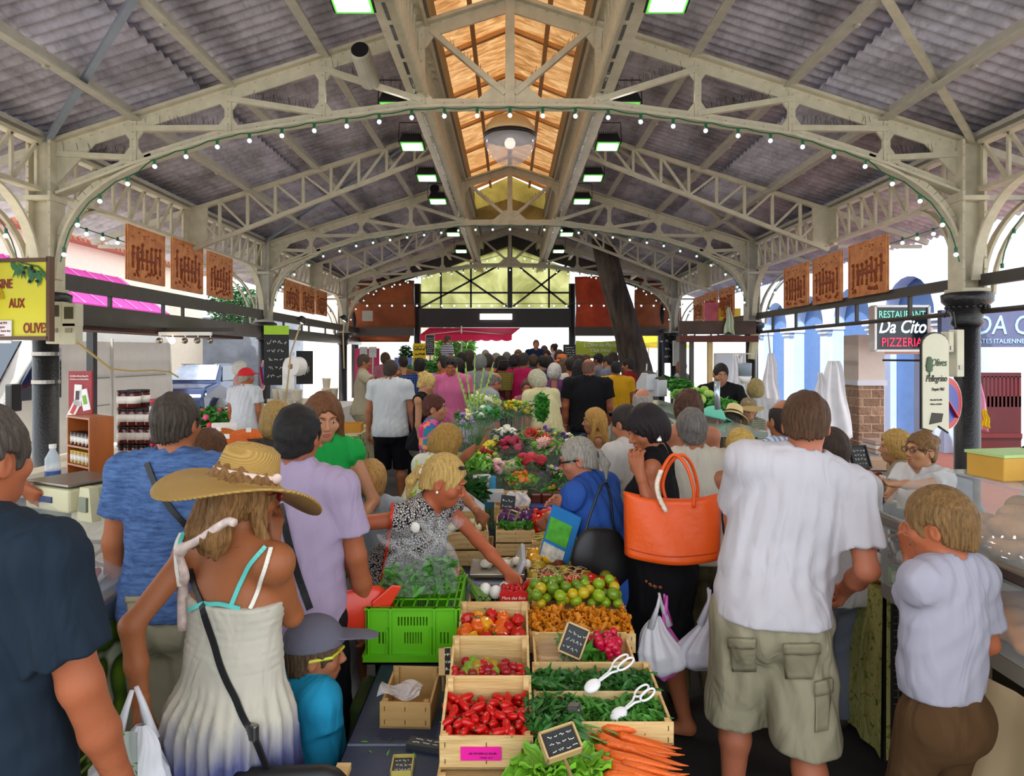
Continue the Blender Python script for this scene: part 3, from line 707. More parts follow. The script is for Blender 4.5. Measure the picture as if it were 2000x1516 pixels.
# ---------------------------------------------------------------- body materials
def skinmat(c):
 c = tuple(x*.88 for x in hexc(c))
 return mat(c, .5, var=.07, vs=7, bump=.12, bs=90, sub=.12, spec=.35)
def hairmat(c1, c2=None, sc=1.):
 key = ('hair', c1, c2, sc)
 if key in MATS: return MATS[key]
 t = mk('hair'); a = hexc(c1); c2 = tuple((x+y)*.5 for x, y in zip(a, hexc(c2))) if c2 else tuple(min(1, x*1.25+.02) for x in a)
 n = t.noise(60*sc, 5, (2., 2., .22), .65, .5)
 t.base(t.ramp(n, [(.25, tuple(x*.6 for x in a)), (.5, a), (.8, c2)])); t.b.inputs['Roughness'].default_value = .6; t.b.inputs['Specular IOR Level'].default_value = .3
 t.bump(t.noise(110*sc, 3, (2., 2., .16), .6, .4), .8, .008); MATS[key] = t.m; return t.m
def fabric(c, kind='plain', c2='#ffffff', c3='#222222', sc=1.):
 c = tuple(x*.9 for x in hexc(c)) if c[0] == '#' and len(c) == 7 else c
 key = ('fab', c, kind, c2, c3, sc)
 if key in MATS: return MATS[key]
 t = mk('fabric_'+kind); b = t.b; b.inputs['Roughness'].default_value = .85; b.inputs['Specular IOR Level'].default_value = .2
 if kind == 'plain': t.base(t.ramp(t.noise(3, 3), [(.3, tuple(x*.93 for x in c)), (.7, c)]))
 elif kind == 'heather': t.base(t.ramp(t.noise(14, 5, (1, 1, 6), .7), [(.35, c), (.65, c2)]))
 elif kind == 'leopard':
  v = t.n('ShaderNodeTexVoronoi', feature='DISTANCE_TO_EDGE'); v.inputs['Scale'].default_value = 62*sc; t.l(t.co(), v.inputs['Vector'])
  t.base(t.ramp(v.outputs['Distance'], [(.0, c3), (.09, c3), (.13, c2), (.3, c2), (.34, c3)], 'CONSTANT'))
 elif kind == 'floral':
  v = t.n('ShaderNodeTexVoronoi'); v.inputs['Scale'].default_value = 22*sc; t.l(t.co(), v.inputs['Vector'])
  sep = t.n('ShaderNodeSeparateColor'); t.l(v.outputs['Color'], sep.inputs[0])
  t.base(t.ramp(sep.outputs[0], [(0, c), (.3, c2), (.55, c3), (.75, '#e06a9a'), (.9, '#4a64b8')], 'CONSTANT'))
 elif kind == 'leafy':
  t.base(t.ramp(t.noise(16*sc, 2, dist=1.), [(.54, c), (.57, c2), (.66, c3)], 'CONSTANT'))
 elif kind in ('hstripe', 'vstripe', 'plaid'):
  wv = t.n('ShaderNodeTexWave', bands_direction='Z' if kind != 'vstripe' else 'X'); wv.inputs['Scale'].default_value = 4*sc; t.l(t.co(), wv.inputs['Vector'])
  o = t.ramp(wv.outputs['Fac'], [(0, c), (.5, c2)], 'CONSTANT')
  if kind == 'plaid':
   w2 = t.n('ShaderNodeTexWave', bands_direction='X'); w2.inputs['Scale'].default_value = 4*sc; t.l(t.co(), w2.inputs['Vector'])
   o2 = t.ramp(w2.outputs['Fac'], [(0, c), (.5, c2)], 'CONSTANT'); mx = t.n('ShaderNodeMixRGB'); mx.inputs[0].default_value = .5; t.l(o, mx.inputs[1]); t.l(o2, mx.inputs[2]); o = mx.outputs[0]
  t.base(o)
 elif kind == 'dipdye':
  sp = t.n('ShaderNodeSeparateXYZ'); t.l(t.co(), sp.inputs[0]); ad = t.n('ShaderNodeMath', operation='MULTIPLY_ADD'); ad.inputs[1].default_value = .16
  t.l(t.noise(9, 3, (2.5, 2.5, .5)), ad.inputs[0]); t.l(sp.outputs['Z'], ad.inputs[2]); t.base(t.ramp(ad.outputs[0], [(.72, '#23264a'), (.82, '#5c5f8a'), (.95, c)]))
 t.bump(t.noise(7, 2, (1.2, 1.2, .5), .4, 1.2), .6, .04)
 MATS[key] = t.m; return t.m
M_eye = mat('#f2efe9', .15, var=0, spec=.8); M_iris = mat('#2a1a10', .1, var=0)
# ---------------------------------------------------------------- skeleton
def rotz(a): c, s = math.cos(a), math.sin(a); return A([[c, -s, 0], [s, c, 0], [0, 0, 1.]])
def rotx(a): c, s = math.cos(a), math.sin(a); return A([[1., 0, 0], [0, c, -s], [0, s, c]])
def roty(a): c, s = math.cos(a), math.sin(a); return A([[c, 0, s], [0, 1., 0], [-s, 0, c]])
def ik(a, c, l1, l2, pole):
 a = A(a, float); c = A(c, float); d = c-a; L = np.linalg.norm(d); mx = (l1+l2)*.995
 if L > mx: c = a+d/L*mx; d = c-a; L = mx
 x = (l1*l1-l2*l2+L*L)/(2*L); hgt = math.sqrt(max(l1*l1-x*x, 0)); u = d/L; p = A(pole, float); p = nrm(p-u*(p @ u))
 return a+u*x+p*hgt, c
def skeleton(S, fem, wide, lean, side, twist, head, hs, arms, stance, seat=0):
 k = {}; k['S'] = S; rl = rotz(twist) @ roty(side) @ rotx(-lean); rh = rotz(twist*.5) @ roty(side*.4) @ rotx(-lean*.4)
 pel = V3(0, -.0, .95*S); k['pel'] = pel
 k['waist'] = pel+rh @ V3(0, 0, .14*S); k['chest'] = k['waist']+rl @ V3(0, 0, .19*S); k['nb'] = k['chest']+rl @ V3(0, -.012*S, .2*S)
 k['R'] = rl; k['Rh2'] = rh; k['fwd'] = rl @ V3(0, 1, 0); k['right'] = rl @ V3(1, 0, 0); k['up'] = rl @ V3(0, 0, 1)
 sw = (.162 if fem else .186)*S*wide
 for s, nm in ((-1, 'L'), (1, 'R')): k['sh'+nm] = k['nb']+rl @ V3(s*sw, 0, -.045*S)
 Rh = rotz(head[0]) @ rotx(-head[1]) @ (roty(head[2]) if len(head) > 2 else np.eye(3)); k['Rhead'] = Rh
 nd = nrm(k['up']*.8+V3(0, 0, .35)); k['neck_top'] = k['nb']+nd*.075*S
 k['hc'] = k['neck_top']+Rh @ V3(0, .025, .075)*hs
 for s, nm in ((-1, 'L'), (1, 'R')):
  tg = arms.get(nm)
  if tg is None: tg = k['sh'+nm]*A([1., .0, 0])+V3(s*.05*S, .06*S+k['sh'+nm][1], k['sh'+nm][2]-.53*S)
  pole = arms.get('p'+nm, k['R'] @ V3(s*.6, -1, -.3)); k['el'+nm], k['wr'+nm] = ik(k['sh'+nm], tg, .285*S, .255*S, pole)
  hip = pel+V3(s*.092*S, 0, -.05*S); an = V3(s*.105*S+stance[0 if s < 0 else 2], stance[1 if s < 0 else 3], .085*S)
  k['hip'+nm] = hip; k['kn'+nm], k['an'+nm] = ik(hip, an, .42*S, .41*S, (0, 1, 0))
 return k
def hand(F_, wr, d, pn, S, curl=.5, side=1, spread=1., k=.006, simple=False):
 d = nrm(d); pn = nrm(pn-d*(d @ pn)); u = np.cross(d, pn)*side
 if simple:
  F_.cap(wr, wr+d*.09*S, .026*S, .032*S, .02, pn, .55); F_.cap(wr+d*.09*S, wr+d*.14*S+pn*.03*curl*S, .028*S, .022*S, .02, pn, .6)
  F_.cap(wr+d*.02*S+u*.02*S, wr+d*.08*S+u*.045*S+pn*.02*S, .013*S, .01*S, .01); return
 for i in range(4): F_.cap(wr-d*.01, wr+d*.088*S-u*(i-1.5)*.0205*S, .019*S, .0125*S, .014)
 for i in range(4):
  b = wr+d*.086*S-u*(i-1.5)*.0208*S*spread; dd = nrm(d-u*(i-1.5)*.07*spread); ln = (.97, 1.06, 1., .8)[i]; a = curl*(.7+.12*i)
  for L, r0, r1 in ((.043, .0098, .009), (.028, .009, .0083), (.022, .0083, .0068)):
   dd = nrm(dd*math.cos(a)+pn*math.sin(a)) if True else dd; e = b+dd*L*ln*S; F_.cap(b, e, r0*S, r1*S, k); b = e
   pn2 = pn; a = curl*.85
   pn = nrm(pn-dd*(dd @ pn))
  pn = nrm(pn2 if False else np.cross(u*side, d)) if False else nrm(np.cross(u*side, d)) if np.dot(np.cross(u*side, d), pn2) > 0 else nrm(-np.cross(u*side, d))
 b = wr+d*.028*S+u*.022*S; dd = nrm(d*.75+u*.65+pn*.35)
 F_.cap(wr+d*.015*S+u*.008*S, b+dd*.03*S, .017*S, .0115*S, .012)
 b = b+dd*.03*S; dd = nrm(d*.9+u*.1+pn*.5); e = b+dd*.032*S; F_.cap(b, e, .0108*S, .0095*S, k); F_.cap(e, e+nrm(dd+pn*.3)*.022*S, .0095*S, .007*S, k)
def head_field(F_, c, Rm, hs, fem, det, o):
 T = lambda *p: c+Rm @ (V3(*p)*hs); q = hs
 F_.ell(T(0, -.012, .022), V3(.075, .095, .098)*q, .02, Rm); F_.ell(T(0, .022, -.042), V3(.06, .068, .07)*q, .03, Rm)
 F_.ell(T(0, .05, -.085), V3(.03 if fem else .036, .03, .026)*q, .025, Rm)
 if not det: F_.cap(T(0, .085, .01), T(0, .105, -.025), .01*q, .015*q, .012); F_.ell(T(-.077, -.01, -.012), V3(.012, .022, .032)*q, .008, Rm); F_.ell(T(.077, -.01, -.012), V3(.012, .022, .032)*q, .008, Rm); return
 for s in (-1, 1):
  F_.ell(T(s*.045, .055, -.025), V3(.022, .024, .024)*q, .02, Rm)     # cheek
  F_.ell(T(s*.031, .092, .008), V3(.018, .014, .012)*q, .012, Rm, op='s')
  F_.ell(T(s*.031, .0735, .006), V3(.0155, .0145, .0145)*q, .003, Rm)
  F_.ell(T(s*.031, .092, .004), V3(.0125, .014, .0014+.0034*o)*q, .0015, Rm, op='s')
  F_.cap(T(s*.012, .088, .026), T(s*.045, .078, .028), .006*q, .005*q, .012)
  F_.ell(T(s*.0775, -.012, -.01), V3(.009, .019, .031)*q, .006, Rm); F_.ell(T(s*.086, -.006, -.008), V3(.006, .01, .018)*q, .004, Rm, op='s')
  F_.ell(T(s*.0095, .096, -.033), V3(.008, .009, .007)*q, .006, Rm)
 F_.cap(T(0, .082, .02), T(0, .106, -.024), .0062*q, .0085*q, .009); F_.ell(T(0, .105, -.028), V3(.0095, .0095, .0085)*q, .006, Rm)
 F_.ell(T(0, .083, -.058), V3(.023, .0115, .0062)*q, .006, Rm); F_.ell(T(0, .081, -.0685), V3(.02, .0115, .007)*q, .005, Rm)
 F_.ell(T(0, .097, -.0632), V3(.024, .01, .0012)*q, .002, Rm, op='s')
def build_hair(parent, k, hs, style, m, res, fr=None):
 ls = .6 if style == 'mid' else 1.; style = 'long' if style == 'mid' else style; H_ = Field(); e = {'short': .009, 'crop': .005, 'curly': .024, 'bob': .019, 'long': .014, 'pony': .007, 'updo': .008, 'bald': .004, 'child': .011, 'grayshort': .011, 'fringe': .015}[style]
 H_.ell((0, -.013, .024), (.078+e, .097+e, .099+e), .02)
 if style not in ('curly', 'bob', 'fringe', 'long'): H_.ell((0, -.04, -.045), (.066+e*.4, .062+e*.5, .065), .02)
 if style in ('curly', 'bob', 'fringe'): H_.ell((0, -.04, -.02), (.088+e*.6, .08+e*.5, .09), .03)
 low = {'short': -.055, 'crop': -.055, 'curly': -.1, 'bob': -.1, 'long': -.3, 'pony': -.06, 'updo': -.07, 'bald': -.07, 'child': -.07, 'grayshort': -.062, 'fringe': -.09}[style]
 fz = -.032 if style != 'fringe' else -.068
 H_.ell((0, .128, fz), (.083, .088, .108), .008, op='s')
 if style in ('long',):
  for x in (-.055, 0, .055):
   H_.cap((x, -.07, .0), (x*1.35, -.1, -.2*ls), .05, .035, .03); H_.cap((x*1.35, -.1, -.2*ls), (x*1.3, -.1, -.27*ls), .035, .02, .03)
  for s in (-1, 1): H_.cap((s*.075, .0, .0), (s*.1, .03, -.2*ls), .026, .02, .03)
  H_.ell((0, .15, -.14), (.07, .13, .16), .01, op='s')
 if style == 'pony':
  H_.ell((0, -.115, .01), (.022, .025, .022), .01); H_.cap((0, -.125, .005), (.006, -.145, -.06), .02, .024, .015); H_.cap((.006, -.145, -.06), (.0, -.13, -.14), .024, .008, .015)
 if style == 'updo':
  H_.ell((0, -.09, .07), (.05, .05, .04), .015); H_.ell((.02, -.06, .11), (.035, .035, .03), .01)
 if style != 'long': H_.ell((0, .035, low-.07), (.17, .15, .1), .012, op='s')
 for s in (-1, 1):
  if style in ('short', 'crop', 'pony', 'updo', 'bald', 'child', 'grayshort'): H_.ell((s*.092, .002, -.022), (.034, .032, .042), .006, op='s'); H_.ell((s*.088, .025, -.075), (.045, .065, .052), .01, op='s')
 if style == 'bald': H_.ell((0, .0, .12), (.075, .12, .085), .01, op='s')
 am = {'short': .003, 'crop': .001, 'curly': .009, 'bob': .005, 'long': .004, 'pony': .0018, 'updo': .006, 'bald': .001, 'child': .003, 'grayshort': .004, 'fringe': .0025}[style]
 fq = {'curly': 75, 'updo': 80, 'grayshort': 70}.get(style, 95); ph = R.random()*6
 if style in ('curly', 'updo', 'grayshort', 'bob'): H_.post.append(lambda x, y, z: am*np.sin(fq*x+ph+2*np.sin(40*z))*np.sin(fq*y+1)*np.sin(fq*.8*z+ph))
 else: H_.post.append(lambda x, y, z: am*np.sin(np.arctan2(y+.05, x+.013)*26+ph+8*z+1.5*np.sin(50*z+ph))*np.clip((.12-z)*8, .2, 1)+am*.6*np.sin(140*x+60*y+ph))
 v, q = mesh_field(H_, res/hs)
 v = (v*hs) @ k['Rhead'].T+k['hc']; return np_ob('hair', v, q, m, parent)
def cloth_folds(F_, S, amp=.006, seed=0, c=(0, 0), f=1.):
 q = random.Random(seed); a, b, cc, d = [q.uniform(0, 6) for _ in range(4)]
 F_.post.append(lambda x, y, z: (amp*1.1*np.sin(38*f*x+5*np.sin(5*z+a)+9*z*x*6+b)*(.6+.4*np.sin(7*z+cc))+amp*.7*np.sin(20*f*y+13*x+11*z+d)+amp*.8*np.abs(np.sin(30*x-22*z+a+2*np.sin(9*z)))-amp*.9).astype(np.float32))
def torso(F_, k, S, fem, wide, e=0., top=1., belly=0., loose=0.):
 f = k['fwd']; w = wide; fl = .68
 hipr = (.158 if fem else .15)*S*w; wr = (.118 if fem else .135)*S*w; ch = (.138 if fem else .155)*S*w
 F_.cap(k['pel']-V3(0, 0, .02*S), k['waist'], hipr+e, wr+e+loose, .04, f, fl+.04); F_.cap(k['waist'], k['chest'], wr+e+loose, ch+e+loose*.5, .05, f, fl)
 if belly: F_.ell(k['waist']+f*.05*S*belly+V3(0, 0, -.02), (wr+e+.01, .1*S*belly+e, .13*S), .05)
 if top:
  F_.cap(k['chest'], k['nb']-k['up']*.06*S, ch+e, .105*S+e, .05, f, .62)
  F_.cap(k['shL'], k['shR'], .052*S+e, .052*S+e, .05)
  F_.cap(k['nb']+k['up']*.01*S, k['shL']+k['up']*.008, .045*S+e*.7, .04*S+e, .04); F_.cap(k['nb']+k['up']*.01*S, k['shR']+k['up']*.008, .045*S+e*.7, .04*S+e, .04)
 if fem:
  for s in (-1, 1): F_.ell(k['chest']+k['R'] @ V3(s*.068*S, .075*S, .005*S), V3(.058, .055, .058)*S*w+e, .03, k['R'])
NP = [0]
SHOE = mat('#3a3026', .6)
def person(label, px, pyt, Y, yaw=0., hair=('short', '#3a2a1e'), skin='#c98a62', top=('tee', '#ffffff'), bottom=('trousers', '#2a2a30'), lod=2, fem=False, wide=1., lean=.0, side=0., twist=0., head=(0., 0.), L=None, R_=None, pL=None, pR=None, stance=None, hs=None, face=False, belly=0., group=None, eyes=1., curl=.5, z0=0., pnL=None, pnR=None, hdir=None, name='person'):
 NP[0] += 1; seed = NP[0]; rg = random.Random(seed*13)
 yaw_r = math.radians(yaw); lean, side, twist = (math.radians(a) for a in (lean, side, twist)); head = tuple(math.radians(a) for a in head)
 ztop = CZ-(pyt-VY)*Y/F-z0
 stance = stance or (rg.uniform(-.02, .03), rg.uniform(-.1, .1), rg.uniform(-.03, .02), rg.uniform(-.1, .1))
 hsf = lambda S: (hs or 1.)*(.55+.45*S)
 S = ztop/1.75
 for _ in range(4):
  kk = skeleton(S, fem, wide, lean, side, twist, head, hsf(S), {}, stance); tz = (kk['hc']+kk['Rhead'] @ V3(0, -.01, .118)*hsf(S))[2]; S *= ztop/tz
 h_ = hsf(S); off = rotz(yaw_r) @ kk['hc']; wp = P(px, 0, Y); root = V3(wp.x-off[0], Y-off[1], z0)
 inv = rotz(-yaw_r)
 arms = {}
 for nm, t_, pp in (('L', L, pL), ('R', R_, pR)):
  if t_ is not None:
   t_ = V3(*t_[1:])*S if t_[0] == 'l' else inv @ (V3(*t_)-root)
   arms[nm] = t_
  if pp is not None: arms['p'+nm] = V3(*pp)
 k = skeleton(S, fem, wide, lean, side, twist, head, h_, arms, stance)
 e = empty(name, tuple(root), yaw_r, label, 'person', group)
 near = lod == 0; res = (.0095, .013, .02)[lod]
 B = Field(); torso(B, k, S, fem, wide, belly=belly)
 B.cap(k['nb']-k['up']*.02, k['neck_top']+k['Rhead'] @ V3(0, .005, .02)*h_, (.05 if fem else .059)*S, (.046 if fem else .054)*S, .03)
 B.ell(k['pel']+V3(-.07*S, -.07*S, -.06*S), V3(.09, .085, .1)*S*wide, .04); B.ell(k['pel']+V3(.07*S, -.07*S, -.06*S), V3(.09, .085, .1)*S*wide, .04)
 fine = []; fa = 1.0 if not fem else .86; fa *= wide**.7
 for nm, s in (('L', -1), ('R', 1)):
  sh, el, wr = k['sh'+nm], k['el'+nm], k['wr'+nm]
  B.cap(sh, el, .05*S*fa, .039*S*fa, .03); B.cap(el, (el+wr)/2, .04*S*fa, .037*S*fa, .02); B.cap((el+wr)/2, wr, .037*S*fa, .0255*S*fa, .02); B.ell(sh, V3(.057, .055, .06)*S*fa, .03)
  d = nrm(wr-el); pn = (pnL if nm == 'L' else pnR); pn = V3(*pn) if pn is not None else V3(-s*1., .15, 0)
  if abs(nrm(pn) @ d) > .95: pn = V3(0, 1, .2)
  hand(B, wr, d if hdir is None or nm not in hdir else nrm(V3(*hdir[nm])), pn, S*(.95 if fem else 1.05), curl, -s if False else (1 if nm == 'L' else -1), simple=lod > 1)
  if near or (lod == 1 and t_ is not None):
   hd = d if hdir is None or nm not in hdir else nrm(V3(*hdir[nm])); c = wr+hd*.085*S; r = .125*S
   fine.append((c-r, c+r, .0048 if near else .006))
  hip, kn, an = k['hip'+nm], k['kn'+nm], k['an'+nm]
  B.cap(hip, kn, .088*S*wide, .055*S*wide, .04); mid = kn+(an-kn)*.3+V3(0, -.015*S, 0)
  B.cap(kn, mid, .053*S, .056*S*wide, .03); B.cap(mid, an, .056*S*wide, .035*S, .03)
  B.cap(an+V3(0, -.02*S, -.035*S), an+V3(0, .13*S, -.055*S), .038*S, .026*S, .03)
 head_field(B, k['hc'], k['Rhead'], h_, fem, lod < 2, eyes)
 if lod < 2:
  c = k['hc']; r = .142*h_; fine.append((c-r, c+r, (.0036 if face else .0055) if near else (.0042 if face else .007)))
 v, q = mesh_field(B, res, fine); sm = skinmat(skin); np_ob('body', v, q, sm, e)
 T = lambda *p: tuple(k['hc']+k['Rhead'] @ (V3(*p)*h_)); RM = Matrix(k['Rhead'].tolist())
 if face:
  for s in (-1, 1):
   mb = MB(); mb.ball(T(s*.031, .0735, .006), .0133*h_, 14, 10); mb.cm = 1; g = k['Rhead'] @ V3(0, .0115, -.002)*h_
   mb.ball(Vector(T(s*.031, .0735, .006))+Vector(g), .0055*h_, 10, 8); mb.ob('eye', [M_eye, M_iris], e, True)
   mb = MB(); mb.tube([T(s*.013, .0925, .026), T(s*.03, .0925, .032), T(s*.048, .079, .027)], [.0025*h_, .0032*h_, .0015*h_], 6); mb.ob('eyebrow', hairmat(hair[1] if hair[0] != 'none' else '#3a2a20'), e, True)
  mb = MB(); mb.ball(T(0, .0905, -.0575), (.0205*h_, .0055*h_, .0042*h_), 14, 8, RM); mb.ball(T(0, .0885, -.0685), (.0175*h_, .0055*h_, .005*h_), 14, 8, RM)
  mb.ob('lips', mat('#b5564e' if fem else '#a8624f', .45, var=.05), e, True)
 elif lod < 2:
  mb = MB();
  for s in (-1, 1): mb.ball(T(s*.031, .083, .005), (.011*h_, .006*h_, .004*h_), 8, 6, RM)
  mb.ball(T(0, .0905, -.063), (.02*h_, .005*h_, .004*h_), 10, 6, RM); mb.ob('face_features', mat('#5a2f24', .5, var=0), e, True)
 hm = None
 if hair[0] != 'none':
  hm = hairmat(*hair[1:3]) if len(hair) > 2 else hairmat(hair[1]); build_hair(e, k, h_, hair[0], hm, (.0045, .007, .012)[lod])
 cl = dict(k=k, S=S, e=e, lod=lod, fem=fem, wide=wide, h=h_, T=T, seed=seed, belly=belly, root=root, yaw=yaw_r, RM=RM)
 garment(cl, top); garment(cl, bottom)
 return cl
def garment(c, g):
 if not g: return
 k, S, e, lod, fem, wide = c['k'], c['S'], c['e'], c['lod'], c['fem'], c['wide']; kind = g[0]; m = g[1] if not isinstance(g[1], str) else fabric(g[1]); o = g[2] if len(g) > 2 else {}
 res = (.0095, .013, .02)[lod]; up, fw, rt = k['up'], k['fwd'], k['right']; F_ = Field(); amp = (.0042, .0045, .003)[lod]*o.get('fold', 1)
 if kind in ('tee', 'polo', 'long', 'tank', 'vneck'):
  ex = o.get('ease', .016); torso(F_, k, S, fem, wide, ex, belly=c['belly'], loose=o.get('loose', .012))
  hem = o.get('hem', .86)*S; zc = k['pel'][2]
  if hem < zc: F_.cap((k['pel'][0], k['pel'][1], zc), (0, 0, hem-.1), ((.158 if fem else .15)*wide*S+ex+.008), ((.16 if fem else .15)*wide*S+ex+.014), .03, (0, 1, 0), .74)
  if hem < zc-.03*S:
   for s in (-1, 1): F_.ell(k['pel']+V3(s*.06*S, -.07*S, -.06*S), V3(.09, .085, .12)*S*wide+ex+.02, .05)
   F_.cap(k['pel'], (0, 0, hem-.1), .15*S*wide+ex+.018, .15*S*wide+ex+.026, .04, (0, 1, 0), .84)
  fr = {'tank': 0, 'tee': .56, 'polo': .6, 'vneck': .5, 'long': 1.}[kind]; fr = o.get('sleeve', fr)
  cuts = [((0, 0, hem), (0, 0, -1))]
  for nm, s in (('L', -1), ('R', 1)):
   sh, el, wr = k['sh'+nm], k['el'+nm], k['wr'+nm]; d = nrm(el-sh)
   if fr > 0 and fr < 1: q = sh+(el-sh)*fr; F_.cap(sh, el, .056*S*wide+ex*.6, .052*S*wide+ex+.008, .025, clips=[(q, d)])
   elif fr >= 1: F_.cap(sh, el, .056*S+ex, .044*S+ex, .025); F_.cap(el, wr, .044*S+ex, .03*S+ex, .025, clips=[(wr-nrm(wr-el)*.01, nrm(wr-el))])
   else: F_.cap(sh+rt*s*.06*S, sh+rt*s*.06*S-up*.05*S, .052*S, .06*S, .015, op='s')
  nbk = k['nb']; r = .062*S if kind not in ('vneck', 'tank') else .075*S
  F_.cap(nbk+up*.025*S+fw*.012*S, nbk+up*.2*S+fw*.02*S, r*.95, r*1.3, .008, op='s')
  if kind in ('vneck', 'tank'): F_.cap(nbk+up*.08*S+fw*.11*S, nbk-up*o.get('vd', .1)*S+fw*.16*S, .06*S, .03*S, .01, op='s')
  if kind == 'tank': F_.cap(nbk-fw*.1*S+up*.1*S, nbk-fw*.12*S-up*.06*S, .07*S, .06*S, .01, op='s')
  if lod < 2: cloth_folds(F_, S, amp, c['seed'])
  F_.cut(*cuts[0])
  v, q = mesh_field(F_, res); np_ob('shirt' if kind != 'tank' else 'tank_top', v, q, m, e)
  if kind == 'polo':
   mb = MB(); pts = []
   for i in range(19):
    a = PI*(.5+2*i/18); p = k['nb']+up*.035*S+rt*math.cos(a)*.066*S+fw*(math.sin(a)*.062*S+.008); pts.append(p-up*.02*S*math.sin(a)*.5)
   for p0, p1 in zip(pts[:-1], pts[1:]): mb.bar(p0, p1, .008, .04*S, up=up)
   mb.ob('collar', m, e, True)
  elif kind == 'tee' and lod < 2:
   mb = MB(); pts = []
   for i in range(25):
    a = 2*PI*i/24; p = k['nb']+up*.022*S+rt*math.cos(a)*.067*S+fw*(math.sin(a)*.064*S)-up*.012*S*math.sin(a); pts.append(p)
   mb.tube(pts, .006, 6); mb.ob('neck_band', m, e, True)
 elif kind in ('dress', 'strap_top'):
  ex = .012; torso(F_, k, S, fem, wide, ex, top=0); hem = o.get('hem', .5)*S
  F_.cap(k['waist'], k['chest']+up*.03*S, .118*S*wide+ex, .142*S*wide+ex, .04, fw, .7)
  if kind == 'dress':
   fl = o.get('flare', .14); F_.cap(k['waist']-V3(0, 0, .02), (0, -.02*S, hem-.1), .13*S*wide+ex, .17*S*wide+fl, .05, (0, 1, 0), .8)
   for nm in 'LR': F_.cap(k['hip'+nm], k['kn'+nm], .105*S*wide, .09*S, .05)
   for s in (-1, 1): F_.ell(k['pel']+V3(s*.07*S, -.07*S, -.06*S), V3(.095, .09, .1)*S*wide+ex, .05)
   n_ = o.get('pleats', 22)
   if n_: F_.post.append(lambda x, y, z: (.010*np.sin(np.arctan2(y, x)*n_+2.5*np.sin(z*3))*np.clip((k['waist'][2]-z)*5, 0, 1)).astype(np.float32))
  F_.post.append(lambda x, y, z: (.0018*np.sin(z*260+3*np.sin(x*12))*(z > k['waist'][2]-.02)).astype(np.float32) if lod == 0 else 0*x)
  topp = k['chest']+up*o.get('topz', .06)*S; F_.cut(topp, up); F_.cut((0, 0, hem), (0, 0, -1))
  v, q = mesh_field(F_, res); np_ob('dress' if kind == 'dress' else 'top', v, q, m, e)
  sc = o.get('straps')
  if sc:
   for s, mm, ox in sc:
    p0 = k['chest']+up*.055*S+fw*-.115*S*wide*.93+rt*s*.075*S+rt*ox*S; p1 = k['nb']+rt*s*.1*S-up*.01*S; p1a = p1+fw*-.055*S-up*.03*S; p2 = k['chest']+up*.08*S+fw*.12*S+rt*s*.08*S
    mb = MB(); tb = [Vector(p) for p in (p0, (p0+p1a)/2-fw*.015*S, p1a-fw*.012*S, p1+up*.045*S, p1+fw*.05*S+up*.02*S, p2)]
    for a_, b_ in zip(tb[:-1], tb[1:]): mb.bar(a_, b_, .013, .005, up=tuple(-fw))
    mb.ob('strap', mm, e)
 elif kind in ('shorts', 'trousers', 'skirt'):
  ex = o.get('ease', .014); w = wide
  hem = o.get('hem', {'shorts': .46, 'trousers': .07, 'skirt': .5}[kind])*S
  F_.cap(k['pel']-V3(0, 0, .03*S), k['pel']+V3(0, 0, .07*S), (.158 if fem else .152)*S*w+ex, .135*S*w+ex, .04, (0, 1, 0), .74)
  if kind == 'skirt':
   for nm in 'LR': F_.cap(k['hip'+nm], k['kn'+nm], .1*S*w, .075*S, .05)
   for s in (-1, 1): F_.ell(k['pel']+V3(s*.07*S, -.07*S, -.06*S), V3(.095, .09, .1)*S*w+ex, .05)
   F_.cap(k['pel'], (0, 0, hem-.1), .16*S*w+ex, .17*S*w+ex+o.get('flare', .04), .04, (0, 1, 0), .8); F_.cut((0, 0, hem), (0, 0, -1))
  else:
   for nm, s in (('L', -1), ('R', 1)):
    hip, kn, an = k['hip'+nm], k['kn'+nm], k['an'+nm]; bag = o.get('bag', 1.)
    F_.cap(hip, kn, .092*S*w+ex, .062*S*w+ex*2*bag, .03); F_.ell(k['pel']+V3(s*.06*S, -.06*S, -.06*S), V3(.09, .085, .1)*S*w+ex*.7, .08)
    F_.cap(kn, an, .062*S*w+ex*2*bag, .045*S+ex*2*bag, .03)
   F_.cut((0, 0, hem), (0, 0, -1))
  if lod < 2: cloth_folds(F_, S, amp*o.get('fold', 1), c['seed']+5)
  F_.cut(k['pel']+V3(0, 0, .09*S), (0, 0, 1))
  v, q = mesh_field(F_, res*1.05); np_ob(kind, v, q, m, e)
  if kind == 'trousers' or o.get('shoes', True):
   for nm in 'LR':
    an = k['an'+nm]; Fs = Field(); Fs.cap(an+V3(0, -.02*S, -.04*S), an+V3(0, .145*S, -.05*S), .046*S, .036*S, .02, (0, 0, 1), .9); Fs.cut(an+V3(0, 0, .0), (0, 0, 1)); Fs.cut((0, 0, .006), (0, 0, -1))
    v, q = mesh_field(Fs, .012); np_ob('shoe', v, q, o.get('shoe', SHOE), e)
def cap_hat(c, col, yaw=0, brim=True, name='cap', size=1.):
 """baseball cap: crown panel and curved peak"""
 k, h = c['k'], c['h']; m = mat(col, .8, var=.08, bump=.3); F_ = Field(); F_.ell((0, -.012, .03), V3(.1, .119, .118)*size, .01); F_.cut((0, 0, .035), (0, .12, -1))
 F_.post.append(lambda x, y, z: (-.0015*(np.abs(np.sin(np.arctan2(y, x)*3)) < .05)).astype(np.float32))
 if brim: F_.cap((0, .09, .072), (0, .185, .068), .062, .05, .01, (0, .1, 1), .12)
 v, q = mesh_field(F_, .005 if c['lod'] == 0 else .009); v = (v @ rotz(yaw).T*h) @ k['Rhead'].T+k['hc']; o = np_ob(name, v, q, m, c['e']); return o
